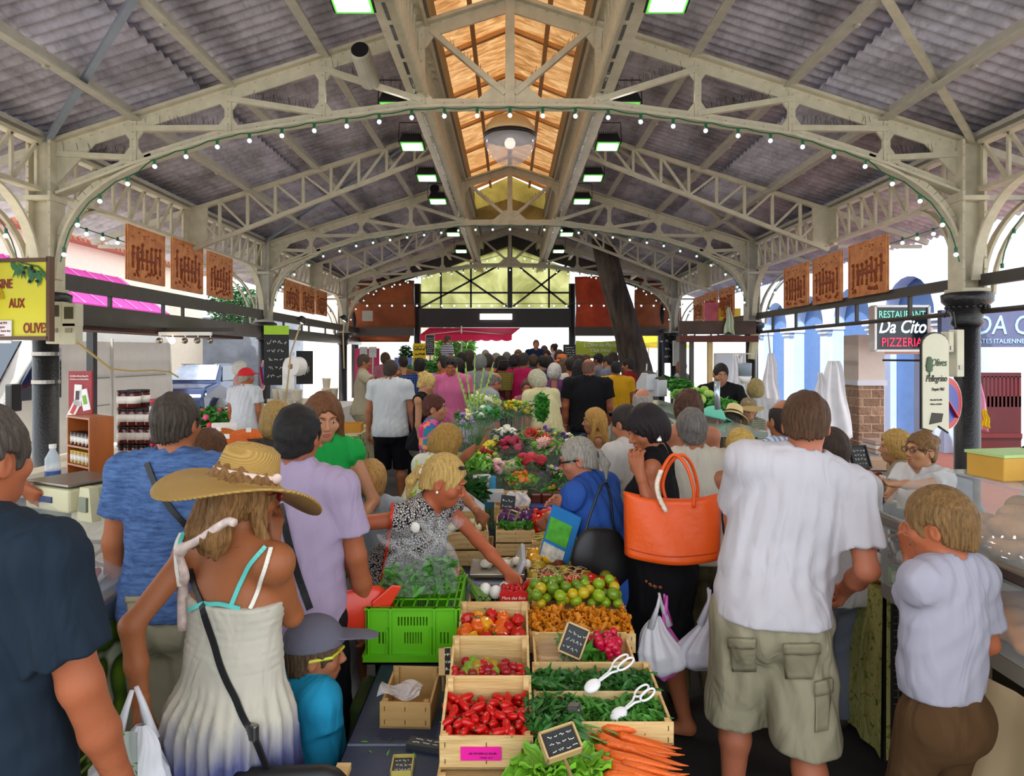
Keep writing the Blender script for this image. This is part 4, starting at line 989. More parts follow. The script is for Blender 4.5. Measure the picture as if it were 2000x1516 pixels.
def brim_hat(c, crown, band, R1=.2, hh=.1, wavy=.0, R0=.088, name='straw_hat', tilt=0.):
 k, h = c['k'], c['h']; n = 48; mb = MB(); ph = 1.3
 prof = [(.002, .055+hh), (.05, .05+hh), (R0*.9, .03+hh), (R0*1.03, .05+hh*.3), (R0*1.12, .045), (R0*1.35, .035), ((R0+R1)/2, .03), (R1*.97, .02), (R1, .016), (R1*.99, .01), (R0*1.35, .027), (R0*1.0, .035), (R0*.9, .05+hh*.3), (R0*.8, .02+hh), (.01, .045+hh)]
 V = []
 for r, z in prof:
  for i in range(n):
   t = 2*PI*i/n; w = max(0, (r-R0*1.1)/(R1-R0)); zz = z+wavy*w*w*math.sin(2*t+ph)-.25*wavy*w*w
   V.append(Vector(T3(k, h, r*.9*math.cos(t), r*1.1*math.sin(t)-.01, zz, tilt)))
 m_ = len(prof); Fc = [(i*n+j, i*n+(j+1) % n, (i+1)*n+(j+1) % n, (i+1)*n+j) for i in range(m_-1) for j in range(n)]
 mb.add(V, Fc); o = mb.ob(name, crown, c['e'], True)
 b = MB(); pts = [Vector(T3(k, h, R0*1.06*.9*math.cos(t), R0*1.06*1.12*math.sin(t)-.01, .058, tilt)) for t in [2*PI*i/36 for i in range(37)]]
 for p, q in zip(pts[:-1], pts[1:]): b.bar(p, q, .004, .028*h, up=tuple(k['Rhead'] @ V3(0, 0, 1)))
 b.ob('hat_band', band, o); return o
def T3(k, h, x, y, z, tilt=0.):
 p = V3(x, y, z);
 if tilt: p = rotx(tilt) @ p
 return tuple(k['hc']+k['Rhead'] @ (p*h))
def glasses(c, col='#1a1a1e', up=False, dark=True):
 T = c['T']; mb = MB(); z = .085 if up else .006; y = .075 if up else .1
 for s in (-1, 1):
  pts = [T(s*.033+.022*math.cos(a), y+.0-.25*abs(.0), z+.016*math.sin(a)) for a in [2*PI*i/14 for i in range(15)]]; mb.tube(pts, .0022*c['h'], 5)
  mb.tube([T(s*.055, y, z+.006), T(s*.08, y-.03, z+.01), T(s*.083, -.01, z+(.0 if not up else -.02))], .0025*c['h'], 5)
 mb.tube([T(-.011, y, z+.004), T(0, y+.003, z+.007), T(.011, y, z+.004)], .0022, 5); g = mb.ob('glasses', mat(col, .3), c['e'], True)
 if dark:
  mb = MB()
  for s in (-1, 1): mb.ball(T(s*.033, y, z), (.021*c['h'], .003, .015*c['h']), 12, 8, c['RM'])
  mb.ob('dark_lens', mat('#15120f', .08, var=0, spec=.9), c['e'], True)
 return g
def body_strap(c, pts, w=.02, col='#141416', name='bag_strap', thick=.006):
 mb = MB(); q = [Vector(p) for p in pts]
 for a, b in zip(q[:-1], q[1:]): mb.bar(a, b, w, thick, up=tuple((b-a).cross(Vector((1, 0, 0.01)))) if False else (0, 1, 0))
 return mb.ob(name, mat(col, .5), c['e'])
def wl(c, *p):
 """local body point -> world"""
 return Vector(rotz(c['yaw']) @ V3(*p)+c['root'])
from mathutils.bvhtree import BVHTree
def drape(c, dirn=None):
 """ray caster onto the person's body and clothes, in local coordinates"""
 if 'bvh' not in c:
  V = []; P_ = []
  for o in c['e'].children:
   if o.type == 'MESH' and o.name.split('.')[0] in ('body', 'shirt', 'dress', 'top', 'tank_top', 'shorts', 'trousers', 'skirt'):
    b = len(V); V += [v.co.copy() for v in o.data.vertices]; P_ += [[b+i for i in p.vertices] for p in o.data.polygons]
  c['bvh'] = BVHTree.FromPolygons(V, P_)
 return c['bvh']
def surf(c, px, py, off=.006, Y=None, miss=0):
 """local point where the camera's line through a picture point meets the person's clothes"""
 M = Matrix.Translation(Vector(c['root'])) @ Matrix.Rotation(c['yaw'], 4, 'Z'); Mi = M.inverted()
 o = Mi @ Vector((0, 0, CZ)); d = (Mi.to_3x3() @ (P(px, py, 1)-Vector((0, 0, CZ)))).normalized(); h = drape(c).ray_cast(o, d)
 if h[0] is None and miss: return None
 if h[0] is None: return o+d*((Y or c['root'][1]+.0)/max(.2, (M.to_3x3() @ d).y))
 return h[0]+h[1]*off
def surf_strip(c, pts, w=.02, t=.005, n=6, off=.006, up=None):
 """band lying on the clothes along picture points"""
 q = []
 for (a, b), (x, y) in zip(pts[:-1], pts[1:]):
  for i in range(n): q.append((a+(x-a)*i/n, b+(y-b)*i/n))
 q.append(pts[-1]); drape(c); q = [p for p in [surf(c, *p, off, miss=1) for p in q] if p is not None]
 for _ in range(2): q = [q[0]]+[(q[i-1]+q[i]*2+q[i+1])/4 for i in range(1, len(q)-1)]+[q[-1]]
 mb = MB(); Mi = Matrix.Rotation(-c['yaw'], 3, 'Z'); u = Mi @ Vector((0, 1, 0))
 for p, r in zip(q[:-1], q[1:]): mb.bar(p, r, w, t, up=up or tuple(u))
 return mb, q
# ================================================================ people near the camera
C = {}
C['navy'] = person('man in a dark navy polo shirt at the left edge of the picture', -38, 792, 1.48, yaw=-12, hair=('short', '#4a4038', '#8d857c'), skin='#c46f48', top=('polo', fabric('#22303f'), {'sleeve': .72, 'hem': .8, 'ease': .022}), bottom=('trousers', '#2a2622'), lod=0, wide=1.04, L=('l', -.25, .05, .85), R_=('l', .27, .12, .86))
C['hat'] = c = person('woman in a wide straw sun hat and a white sundress dyed indigo below', 480, 893, 2.02, yaw=-22, hair=('mid', '#8a6236', '#d8b070'), skin='#b76d42', top=('dress', fabric('#dcd5c2', 'dipdye'), {'hem': .42, 'flare': .13, 'pleats': 26, 'topz': .02}), bottom=None, lod=0, fem=True, head=(-25, 8), L=P(276, 1372, 1.93), pL=(-.3, -1, -.2), R_=P(532, 1062, 2.12), pR=(.45, -.1, -1), pnR=(-1, 0, 0), hdir={'R': (-.1, .3, 1)}, side=2, wide=1.06)
C['grey_t'] = person('grey haired man in a blue heather T-shirt and khaki cargo shorts', 345, 770, 2.68, yaw=-4, hair=('short', '#3f352c', '#7d736a'), skin='#c4754a', top=('tee', fabric('#3b5687', 'heather', '#5b79aa'), {'hem': .9, 'sleeve': .6}), bottom=('shorts', '#c9bd9e', {'hem': .4, 'bag': 1.3, 'ease': .02}), lod=0, wide=1.08, L=('l', -.28, .05, .82), R_=('l', .27, .12, .82))
C['lilac'] = person('dark haired man in a pale lilac T-shirt behind the straw hat', 583, 795, 2.62, yaw=-8, hair=('grayshort', '#1b1716', '#3a3230'), skin='#b96a42', top=('tee', '#c4b0cf', {'hem': .84, 'sleeve': .66, 'loose': .02}), bottom=('trousers', '#1e1d22'), lod=0, wide=1.03, L=('l', -.24, .1, .84), R_=('l', .27, .12, .82))
C['boy_cap'] = person('little boy in a grey cap and turquoise T-shirt beside the white dress', 618, 1215, 2.26, yaw=-52, hair=('child', '#5a4632'), skin='#b9724c', top=('tee', '#26a3cf', {'hem': .56, 'ease': .03, 'loose': .03}), bottom=('shorts', '#8a7a64', {'hem': .3}), lod=0, hs=1.12, head=(-25, 4), L=('l', -.24, .1, .85), R_=('l', .25, .1, .85))
C['leopard'] = person('blonde woman in a leopard print top leaning and reaching over the crates', 868, 892, 3.1, yaw=-122, hair=('pony', '#c9a35c', '#f0dca0'), skin='#c96c46', top=('vneck', fabric('#dddddd', 'leopard', '#d8d2cc', '#17151a', 1.5), {'sleeve': .22, 'hem': .7, 'vd': .13, 'ease': .02}), bottom=('trousers', '#141218'), lod=0, fem=True, wide=1.12, lean=34, head=(26, 22), hs=1.08, L=P(1022, 1150, 2.95), R_=P(683, 1105, 2.78), pL=(-1, -.3, -.6), pR=(1, -1, -.1), hdir={'R': (.1, .6, -.8)}, face=True, eyes=.4, curl=.35)
C['green_top'] = person('young woman with long auburn hair and a bright green draped top', 632, 772, 3.4, yaw=188, hair=('long', '#6b4224', '#b07a48'), skin='#d6966e', top=('vneck', '#1fae4a', {'hem': .8, 'sleeve': .1, 'vd': .1}), bottom=('trousers', '#e8e4da'), lod=0, fem=True, wide=.95, head=(20, 14), R_=('l', .2, .3, 1.12), L=('l', -.2, .24, 1.1), face=True, eyes=.8)
C['cream_back'] = person('blond boy standing on the aisle behind the leopard print woman', 725, 900, 3.6, yaw=15, hair=('child', '#b98a4c', '#ecca86'), skin='#c98a60', top=('tee', '#b9c2cc'), bottom=('shorts', '#5a6472'), lod=1, hs=1.05)
C['blue_top'] = person('grey haired woman with glasses in a royal blue top leaning over the tomatoes', 1128, 857, 3.5, yaw=52, hair=('pony', '#9c968a', '#dcd8c8'), skin='#cc8060', top=('tee', '#3460b8', {'hem': .78, 'sleeve': .6, 'loose': .02}), bottom=('skirt', '#101012', {'hem': .3}), lod=0, fem=True, wide=1.16, lean=26, head=(30, 14), L=P(1072, 1008, 3.72), R_=P(1112, 985, 3.35), pR=(1, -1, -.6), pL=(-1, 0, -1), face=True, eyes=.6, hdir={'L': (-.1, .6, -.8)})
C['orange_bag'] = person('dark haired woman in a black dress touching her lips, orange tote on her shoulder', 1262, 796, 3.25, yaw=72, hs=.95, hair=('fringe', '#1c1216', '#3c2a2c'), skin='#bb6e48', top=('tank', '#121114', {'hem': .7, 'vd': .12}), bottom=('skirt', '#121114', {'hem': .46, 'flare': .05, 'shoes': False}), lod=0, fem=True, wide=1.0, lean=4, head=(36, 20), L=P(1252, 932, 3.06), R_=P(1285, 1135, 3.12), pL=(-.8, .3, -1), pR=(.4, -1, 0), hdir={'L': (.1, .3, 1)}, pnL=(1, -.3, 0), face=True, eyes=.3, curl=.6, stance=(0, .08, .0, -.12))
C['white_t'] = person('tall man in a plain white T-shirt and khaki cargo shorts, seen from behind', 1574, 770, 2.56, yaw=-8, side=14, hair=('short', '#4f3420', '#8a6038'), skin='#cc7a58', top=('tee', '#dfd9de', {'hem': .905, 'sleeve': .74, 'loose': .03, 'ease': .024}), bottom=('shorts', '#b3aa8c', {'hem': .44, 'bag': 1., 'ease': .028, 'fold': 1.2}), lod=0, wide=1.02, head=(-18, 14), L=P(1432, 1105, 2.86), R_=P(1652, 1150, 2.62), pL=(-1, -.4, -.6), pR=(.1, -.7, -1), stance=(-.02, .1, .02, -.16))
C['boy'] = person('sandy haired boy in a pale grey T-shirt raising a hand to his mouth', 1832, 957, 2.16, yaw=24, side=5, hair=('child', '#7d5c34', '#c09a5c'), skin='#cc7248', top=('tee', '#bdb9c8', {'hem': 1., 'sleeve': .72, 'loose': .012, 'ease': .018}), bottom=('shorts', '#5d4126', {'hem': .36, 'bag': .7, 'ease': .008}), lod=0, wide=.9, hs=1.06, head=(18, 10), L=P(1778, 1085, 2.4), R_=('l', .24, .16, .96), pL=(-.5, -.2, -1), hdir={'L': (.3, .4, .9)}, pnL=(1, 0, 0))
C['sun_man'] = person('man in a white T-shirt with sunglasses pushed up on dark hair', 1222, 793, 4.1, yaw=40, hair=('crop', '#2c2320', '#4a3c34'), skin='#c77e58', top=('tee', '#e6e2da'), bottom=('trousers', '#2c3442'), lod=1, head=(0, 18))
glasses(C['sun_man'], up=True)
C['curly_t'] = person('man with curly grey hair in a cream T-shirt', 1350, 800, 3.72, yaw=-2, hair=('grayshort', '#6b6660', '#b9b4ac'), skin='#c27850', top=('tee', '#e9e2cf', {'loose': .025}), bottom=('trousers', '#7d7350'), lod=1, wide=1.1)
C['tie_pony'] = person('blonde woman with a low ponytail tied by a black band, back to the camera', 1446, 838, 3.65, yaw=-6, hair=('pony', '#c9a552', '#f4e2a0'), skin='#c8815c', top=('strap_top', '#3a4250', {'hem': .8}), bottom=('skirt', '#39404c'), lod=1, fem=True, wide=.95)
C['strap_man'] = person('dark haired man with a thinning crown and a black shoulder strap behind the white T-shirt', 1530, 782, 3.75, yaw=10, hair=('bald', '#2a2220', '#4c403a'), skin='#b8744e', top=('tee', fabric('#e8eef4', 'vstripe', '#7a9cc8', sc=3)), bottom=('trousers', '#39342c'), lod=1)
C['grey_shirt'] = person('man in a loose off-white long-sleeved shirt right of the white T-shirt', 1622, 838, 3.35, yaw=6, hair=('short', '#3a2c22'), skin='#c07a54', top=('long', '#e4dede', {'loose': .03, 'hem': .8, 'sleeve': 1}), bottom=('trousers', '#8f95a6'), lod=1, wide=1.05)
C['curly_coral'] = person('woman with curly auburn hair and a bare back with a brown bag strap', 1345, 766, 4.7, yaw=-15, hair=('curly', '#4a2c1c', '#8a5a3c'), skin='#cc8462', top=('strap_top', '#5a4a3c'), bottom=('skirt', '#5a4a3c'), lod=1, fem=True, wide=1.05)
C['teal_cap'] = person('person in a teal sun visor cap beside the fedora', 1392, 800, 5.6, yaw=-70, hair=('short', '#6a5a4c'), skin='#b9724e', top=('tee', '#7a6a54'), bottom=('trousers', '#5c5c60'), lod=1, lean=12, head=(0, 20))
cap_hat(C['teal_cap'], '#6cc5ab')
C['fedora'] = person('man in a cream fedora and navy polo bending over the stall', 1432, 800, 5.9, yaw=-35, hair=('crop', '#3c332c'), skin='#c07a52', top=('polo', '#1c2438'), bottom=('trousers', '#4c463e'), lod=1, lean=25, head=(0, 30))
brim_hat(C['fedora'], mat('#e0c98c', .7, bump=.5, bs=200), mat('#3a2418', .7), R1=.155, hh=.11)
C['tan_hat'] = person('woman in a round tan sun hat and striped grey vest facing the camera', 1462, 780, 7.0, yaw=168, hair=('bob', '#8a7a60'), skin='#d19270', top=('tank', fabric('#6b6a5c', 'hstripe', '#a9a88c', sc=4)), bottom=('skirt', '#6d6a60'), lod=1, fem=True, wide=1.1)
brim_hat(C['tan_hat'], mat('#b89a66', .8, bump=.4, bs=150), mat('#8c7244', .7), R1=.19, hh=.07, wavy=.02)
C['blond_white'] = person('short haired blond woman in a white shirt at the back of the right stall', 1476, 742, 7.8, yaw=-25, hair=('bob', '#a8925c', '#e4d8a0'), skin='#cf9270', top=('tee', '#f2f2f4', {'loose': .03}), bottom=('trousers', '#9098a8'), lod=1, fem=True, wide=1.15)
C['seller_black'] = person('stallholder with a goatee in a black shirt facing the camera behind the vegetables', 1408, 711, 7.6, yaw=170, hair=('crop', '#1c1816'), skin='#c48a68', top=('polo', '#17161a'), bottom=('trousers', '#22242a'), lod=1, head=(4, 14), L=('l', -.3, .35, 1.05), R_=('l', .2, .4, 1.02), face=True)
C['glasses_seller'] = person('woman in glasses and a white T-shirt handing something over the olive trays', 1798, 846, 4.25, yaw=112, hair=('updo', '#7d5a34', '#d0a45c'), skin='#d69a70', top=('vneck', '#f4f2f4', {'loose': .02}), bottom=('skirt', '#8c90a0'), lod=0, fem=True, wide=1.1, head=(-8, -2), L=P(1716, 948, 3.95), R_=P(1722, 972, 4.15), pL=(-1, 0, -1), face=True, hs=1.05, pnL=(0, 0, 1))
glasses(C['glasses_seller'], dark=False)
C['blond_beige'] = person('blonde woman in a sleeveless beige top behind the olive stall', 1748, 843, 4.7, yaw=70, hair=('bob', '#b9914c', '#f0d894'), skin='#d69a72', top=('tank', '#b9a890'), bottom=('skirt', '#8a7a6a'), lod=1, fem=True, lean=12, wide=1.05, hs=1.05)
C['edge_right'] = person('person with dark hair and a white shirt cut by the right edge of the frame', 2012, 876, 3.9, yaw=60, hair=('bob', '#17161c', '#34323c'), skin='#c48864', top=('long', '#e4e6ee', {'loose': .03}), bottom=('skirt', '#8c94ac'), lod=1, lean=18)
C['edge_left'] = person('person reaching in from the left edge with a silver bracelet', -85, 872, 2.95, yaw=-100, hair=('short', '#3a2a20'), skin='#b9683e', top=('tee', '#3a3a44'), bottom=('trousers', '#2c2c30'), lod=1, lean=14, R_=P(72, 938, 2.85), L=P(30, 950, 3.2), hdir={'R': (-.1, .7, -.6)})
C['cream_arm'] = person('woman with short wavy blond hair in a green leafy shirt picking garlic', 872, 836, 4.2, yaw=-52, hair=('bob', '#a8803c', '#ecc878'), skin='#c87c54', top=('tee', fabric('#f2f2e4', 'leafy', '#c8d868', '#7ea83c')), bottom=('trousers', '#4c5a4c'), lod=1, fem=True, wide=1.12, lean=26, head=(0, 28), R_=P(955, 1030, 3.5), L=P(935, 868, 4.3), pL=(-1, 0, -1), hdir={'L': (.1, .3, 1), 'R': (0, .7, -.7)})
C['floral'] = person('woman with cropped red-brown hair in a bright floral blouse, facing right', 850, 772, 5.6, yaw=-96, hair=('grayshort', '#4c2418', '#8c4a30'), skin='#cc8a66', top=('tee', fabric('#3a9aa8', 'floral', '#e88a5c', '#c83c7a')), bottom=('trousers', '#3c3c44'), lod=1, fem=True, wide=1.1, face=True)
C['blond_bun'] = person('woman with blond hair piled up in a black vest', 834, 731, 7.6, yaw=-98, hair=('updo', '#c9a860', '#f6e8b4'), skin='#cc9068', top=('tank', '#131318'), bottom=('trousers', '#6a6456'), lod=1, fem=True, head=(0, 22))
C['shirt_back'] = person('man in a pale blue-white T-shirt and black shorts walking away on the left aisle', 763, 704, 8.3, yaw=-4, hair=('short', '#3a2e26', '#6e6258'), skin='#bb7650', top=('tee', '#dfe4e8', {'loose': .03, 'hem': .86, 'ease': .025}), bottom=('shorts', '#14141c', {'hem': .45}), lod=1, wide=1.05, L=('l', -.3, .08, .8), R_=('l', .3, .02, .8))
C['brown_long'] = person('woman with long brown hair between the blue T-shirt and the straw hat', 408, 842, 3.35, yaw=-30, hair=('long', '#5a3820', '#96683c'), skin='#c07a54', top=('tee', '#2a2426'), bottom=('trousers', '#2a2a30'), lod=1, fem=True)
C['blond_blur'] = person('blond woman half hidden behind the dark haired man in lilac', 540, 788, 3.95, yaw=20, hair=('bob', '#a8864c', '#d8bc78'), skin='#cc8a62', top=('tee', '#4c4640'), bottom=('trousers', '#30303a'), lod=1, fem=True)
C['red_cap'] = person('man in a red cap and white short-sleeved shirt at the spice stall', 482, 722, 9.4, yaw=-14, hair=('crop', '#9a9488'), skin='#b8683e', top=('polo', '#e9ecf4', {'loose': .03, 'hem': .8}), bottom=('trousers', '#d8dce4'), lod=1, wide=1.05, head=(-30, 5))
cap_hat(C['red_cap'], '#d11a26')
C['white_old'] = person('white haired woman in pink behind the red cap', 470, 707, 11., yaw=-60, hair=('curly', '#d8d4cc', '#f4f2ec'), skin='#d09a7c', top=('tank', '#d8a0a0'), bottom=('skirt', '#c8b8b8'), lod=2, fem=True)
C['seller_left'] = person('stallholder in a beige T-shirt reaching right across the left stall', 712, 693, 10.8, yaw=-78, hair=('short', '#4a3c30', '#7c6e60'), skin='#b9744e', top=('tee', '#c9bda0', {'loose': .02}), bottom=('trousers', '#b8ac90'), lod=1, R_=P(765, 733, 10.6), L=P(757, 738, 11.2), pR=(1, 0, -1), wide=1.1)
C['plaid'] = person('man in a navy and blue checked shirt left of the pink polo', 820, 700, 9.9, yaw=-5, hair=('short', '#14120f'), skin='#b07048', top=('tee', fabric('#141c34', 'plaid', '#34508c', sc=2.2)), bottom=('trousers', '#22242c'), lod=1, wide=1.1)
C['pink_polo'] = person('man in a pink polo shirt with sunglasses on his head, facing the camera', 881, 699, 9.2, yaw=178, hair=('crop', '#2a201c'), skin='#bb7048', top=('polo', '#e878a8', {'loose': .02}), bottom=('trousers', '#46506a'), lod=1, head=(0, 22), wide=1.05, face=True)
glasses(C['pink_polo'], up=True)
C['bald_bend'] = person('balding man in a grey shirt bending over the flowers', 966, 731, 8.5, yaw=-60, hair=('bald', '#6c625c'), skin='#c87c5c', top=('tee', '#a9aeb4'), bottom=('trousers', '#3a3c44'), lod=1, lean=34, head=(0, 30))
C['stoop_yellow'] = person('stooping man with thick white hair in a pale yellow T-shirt', 1048, 725, 8.0, yaw=40, hair=('bob', '#b8b298', '#eae6d4'), skin='#c88060', top=('tee', '#ece2ae', {'hem': .78, 'loose': .03}), bottom=('trousers', '#6a6458'), lod=1, lean=18, head=(10, 20), wide=1.1)
C['purple'] = person('white haired woman in a purple sleeveless dress', 1083, 712, 9.8, yaw=-8, hair=('curly', '#c8c4bc', '#f2efe6'), skin='#c4805c', top=('tank', '#7a4a86', {'hem': .8}), bottom=('skirt', '#7a4a86', {'hem': .25, 'flare': .06}), lod=2, fem=True, wide=1.15)
C['black_t'] = person('bald man in a black T-shirt with one white shoulder stripe', 1150, 702, 8.8, yaw=-6, hair=('bald', '#6a4a3c'), skin='#b96c48', top=('tee', '#15151a', {'loose': .03, 'sleeve': .62}), bottom=('trousers', '#2c3c5a'), lod=1, wide=1.22, head=(-20, 12))
C['yellow_t'] = person('man in a yellow T-shirt right of the black T-shirt', 1203, 706, 10.6, yaw=4, hair=('crop', '#1c1a18'), skin='#b06a44', top=('tee', '#e0a81c', {'loose': .03}), bottom=('trousers', '#4c4a44'), lod=1, wide=1.12)
C['red_polo'] = person('man in a dark red polo in front of the tree trunk, looking left', 1226, 701, 11.6, yaw=62, hair=('crop', '#1c1816'), skin='#b8744e', top=('polo', '#8c1626'), bottom=('trousers', '#2a2a30'), lod=1, wide=1.15)
C['long_blond'] = person('young woman with very long straight blond hair in profile, looking left', 1160, 799, 6.2, yaw=90, hair=('long', '#b98a44', '#f0cc84'), skin='#d09068', top=('tank', '#b08450'), bottom=('skirt', '#5a5248'), lod=1, fem=True, wide=.92, face=True, hs=1.08)
C['bald_right'] = person('bald man with grey sides in front of the fish counter', 1256, 760, 5.2, yaw=-20, hair=('bald', '#9c948a', '#cfc9be'), skin='#cc8466', top=('tee', '#8a8678'), bottom=('trousers', '#4c4c50'), lod=1)
C['magenta'] = person('person in a magenta T-shirt among the crowd', 1024, 690, 10.5, yaw=-30, hair=('short', '#2a2622'), skin='#9a5c40', top=('tee', '#b81a56'), bottom=('trousers', '#26262c'), lod=2, wide=1.1)
C['smiler'] = person('smiling woman in a dusty pink top beside the stooping man', 1031, 742, 8.8, yaw=165, hair=('bob', '#5a4034'), skin='#cc8468', top=('tee', '#b87888'), bottom=('skirt', '#6a4a5a'), lod=1, fem=True)
C['grey_hood'] = person('person in a grey top with a grey scarf over the head behind the flowers', 938, 694, 10.2, yaw=-10, hair=('bob', '#70746e', '#949892'), skin='#c08060', top=('long', '#9aa0a2'), bottom=('skirt', '#6a6e72'), lod=2, fem=True)
C['brown_vest'] = person('woman in a plum vest carrying a yellow checked basket bag', 978, 697, 10.9, yaw=30, hair=('bob', '#241c1a'), skin='#a86444', top=('tank', '#7a3444'), bottom=('trousers', '#1f1f26'), lod=2, fem=True)
C['camo_vest'] = person('woman in a coral vest left of the plum vest', 952, 692, 11.4, yaw=10, hair=('bob', '#3a322c'), skin='#b97450', top=('tank', '#d85a48'), bottom=('trousers', '#2c2c34'), lod=2, fem=True)
C['striped_far'] = person('man in a bold navy and white striped T-shirt beside the big tree trunk outside', 875, 656, 19., yaw=-60, hair=('short', '#5a4638'), skin='#c88a68', top=('tee', fabric('#20305c', 'hstripe', '#f0f2f8', sc=1.6), {'hem': .8}), bottom=('trousers', '#c8ccd8'), lod=2, wide=1.15, z0=.55)
C['navy_far'] = person('man in a navy T-shirt standing tall in the bright doorway', 1047, 664, 17.5, yaw=178, hair=('crop', '#7a5238'), skin='#d08a6a', top=('tee', '#1e2c50'), bottom=('trousers', '#3c4456'), lod=2, z0=.5, wide=1.1)
C['bun_far'] = person('woman with a dark bun in pale pink in the bright doorway', 1081, 672, 18.5, yaw=60, hair=('updo', '#3a2620'), skin='#dca088', top=('tee', '#f0c8cc'), bottom=('skirt', '#c8b8c8'), lod=2, fem=True, z0=.4)
C['pale_far'] = person('woman in a pale blue top in the bright doorway', 1063, 676, 18., yaw=170, hair=('bob', '#5a4030'), skin='#dca084', top=('tee', '#d4e2ee'), bottom=('skirt', '#b8c4d0'), lod=2, fem=True, z0=.35)
CR = [(787, 697, 12.5, 'short', '#2c2018', '#8c5a3c', 'dark red shirt', 20), (865, 697, 11.8, 'bob', '#2a2420', '#d87a2c', 'orange top', 120), (902, 690, 13, 'bob', '#241c18', '#5c6470', 'slate top', 10), (916, 686, 14.5, 'curly', '#4a3c30', '#b89078', 'dusty beige top', 40),
 (925, 694, 12.2, 'long', '#2a1e18', '#30343c', 'charcoal top', -10), (968, 690, 14, 'short', '#8a8478', '#2c3c6a', 'navy blue shirt', 60), (990, 688, 14.2, 'short', '#6a6a5c', '#3a5078', 'denim shirt', -20), (1006, 694, 12.8, 'bob', '#2a2228', '#7c4a40', 'rust top', -40),
 (1058, 696, 11.6, 'short', '#1c1a18', '#3c4468', 'dark flowered shirt', 40), (1071, 697, 12.6, 'bob', '#2a2420', '#80685c', 'taupe top', 0), (1068, 684, 15.5, 'short', '#2c2420', '#ded6d0', 'off-white shirt', 160), (1101, 701, 11.2, 'long', '#5a4432', '#8a7464', 'tan top', 8),
 (1114, 700, 10.4, 'short', '#241c18', '#e4e0d6', 'ivory shirt', 10), (1128, 694, 12.4, 'short', '#3a2a20', '#d0c4b4', 'cream shirt', 70), (1132, 703, 9.6, 'long', '#1c1418', '#3a1c26', 'maroon dress', -5), (1143, 693, 13, 'crop', '#4c3a2c', '#8c8ca0', 'grey-blue shirt', 30),
 (1168, 691, 13.2, 'short', '#1c1a1c', '#9c9ca4', 'light grey shirt', 50), (1186, 695, 12.6, 'crop', '#2c2420', '#8a90a4', 'steel grey shirt', 60), (1092, 685, 14.8, 'curly', '#4a3a30', '#b45a50', 'brick red top', 170), (1012, 684, 15.6, 'bob', '#7a5a40', '#cfd8e4', 'pale top', 170),
 (948, 684, 15.8, 'short', '#9a9080', '#5a7a4c', 'olive green shirt', 15), (1196, 690, 14.5, 'bob', '#3a2a22', '#c8b4bc', 'pale mauve top', 100), (1018, 703, 13.4, 'short', '#3a3430', '#484c58', 'dark grey shirt', -10), (752, 690, 14.2, 'bob', '#4a382c', '#c87a8a', 'rose top', 30), (895, 703, 10.6, 'curly', '#1e1a18', '#262a34', 'black top', 20), (1042, 694, 13.8, 'bob', '#54402e', '#34566a', 'petrol blue top', 0), (1330, 705, 13, 'short', '#7a6250', '#d8d0d4', 'pale shirt', 100)]
for i, (px, py, Y, hst, hc, tc, lab, yw) in enumerate(CR):
 where = 'left' if px < 900 else ('middle' if px < 1050 else 'right')
 person('person in a %s in the far %s of the market crowd' % (lab, where), px, py, Y, yaw=yw, hair=(hst, hc), skin=R.choice(['#b9744e', '#c68560', '#a8684a', '#cf946e']), top=('tee' if i % 3 else 'tank', tc), bottom=(R.choice(['trousers', 'skirt', 'shorts']), R.choice(['#26282e', '#3a4256', '#6a6050', '#201c22'])), lod=2, fem=hst in ('bob', 'long', 'curly'))
C['sunhat'] = person('person in an orange sun hat in the middle of the crowd', 1098, 694, 12.0, yaw=5, hair=('short', '#3a2a20'), skin='#b9744e', top=('tee', '#5a4c44'), bottom=('trousers', '#2c2c30'), lod=2)
brim_hat(C['sunhat'], mat('#c8642c', .8), mat('#3a1c14', .7), R1=.17, hh=.09)
# ---- straw hat woman: hat, scarf, straps
c = C['hat']; k = c['k']; S = c['S']
def strawmat():
 t = mk('straw'); w = t.n('ShaderNodeTexWave', wave_type='RINGS', rings_direction='SPHERICAL'); w.inputs['Scale'].default_value = 85; w.inputs['Distortion'].default_value = .6
 mp = t.co();
 mp2 = t.t.nodes[mp.node.name]; mp2.inputs['Location'].default_value = tuple(-x for x in (k['hc']+V3(0, 0, .12))); t.l(mp, w.inputs['Vector'])
 t.base(t.ramp(w.outputs['Fac'], [(.1, '#a98542'), (.6, '#bf9850')])); t.bump(w.outputs['Fac'], .5, .006); t.b.inputs['Roughness'].default_value = .7; return t.m
M_scarf = mat('#e6cfc4', .7, var=.25, vs=45)
h = brim_hat(c, strawmat(), M_scarf, R1=.238, hh=.11, wavy=.05, R0=.087, tilt=-.12); h.name = 'sun_hat'
T = c['T']; mb = MB(); mb.ball(T(.075, .06, .06), .016, 8, 6); pts = [surf(c, *p, o_) for *p, o_ in ((478, 985, .11), (455, 1030, .1), (425, 1056, .07), (388, 1074, .06), (374, 1110, .035), (368, 1160, .025), (360, 1228, .03))]
mb.tube(smooth(pts, 4), [.012 if i < 11 else .018 if i < 13 else .011+.0008*(i-13) for i in range(25)], 8)
mb.ob('hat_scarf', M_scarf, c['e'], True)
mb = MB(); mb.tube([T(.05, .09, .02), T(.085, .05, .012), T(.088, -.0, .01)], .003, 6)
mb.ball(T(.055, .088, .005), (.02, .006, .02), 8, 6, c['RM']); mb.ob('sunglasses', mat('#7a2420', .2), c['e'], True)
M_w = mat('#f3eee0', .7); M_tq = mat('#63cfc4', .6)
def strap(c, pts, w, m, t=.004, name='strap'):
 mb = MB(); q = [Vector(p) for p in pts]
 for a, b in zip(q[:-1], q[1:]): mb.bar(a, b, w, t, up=(0, 1, .001))
 return mb.ob(name, m, c['e'])
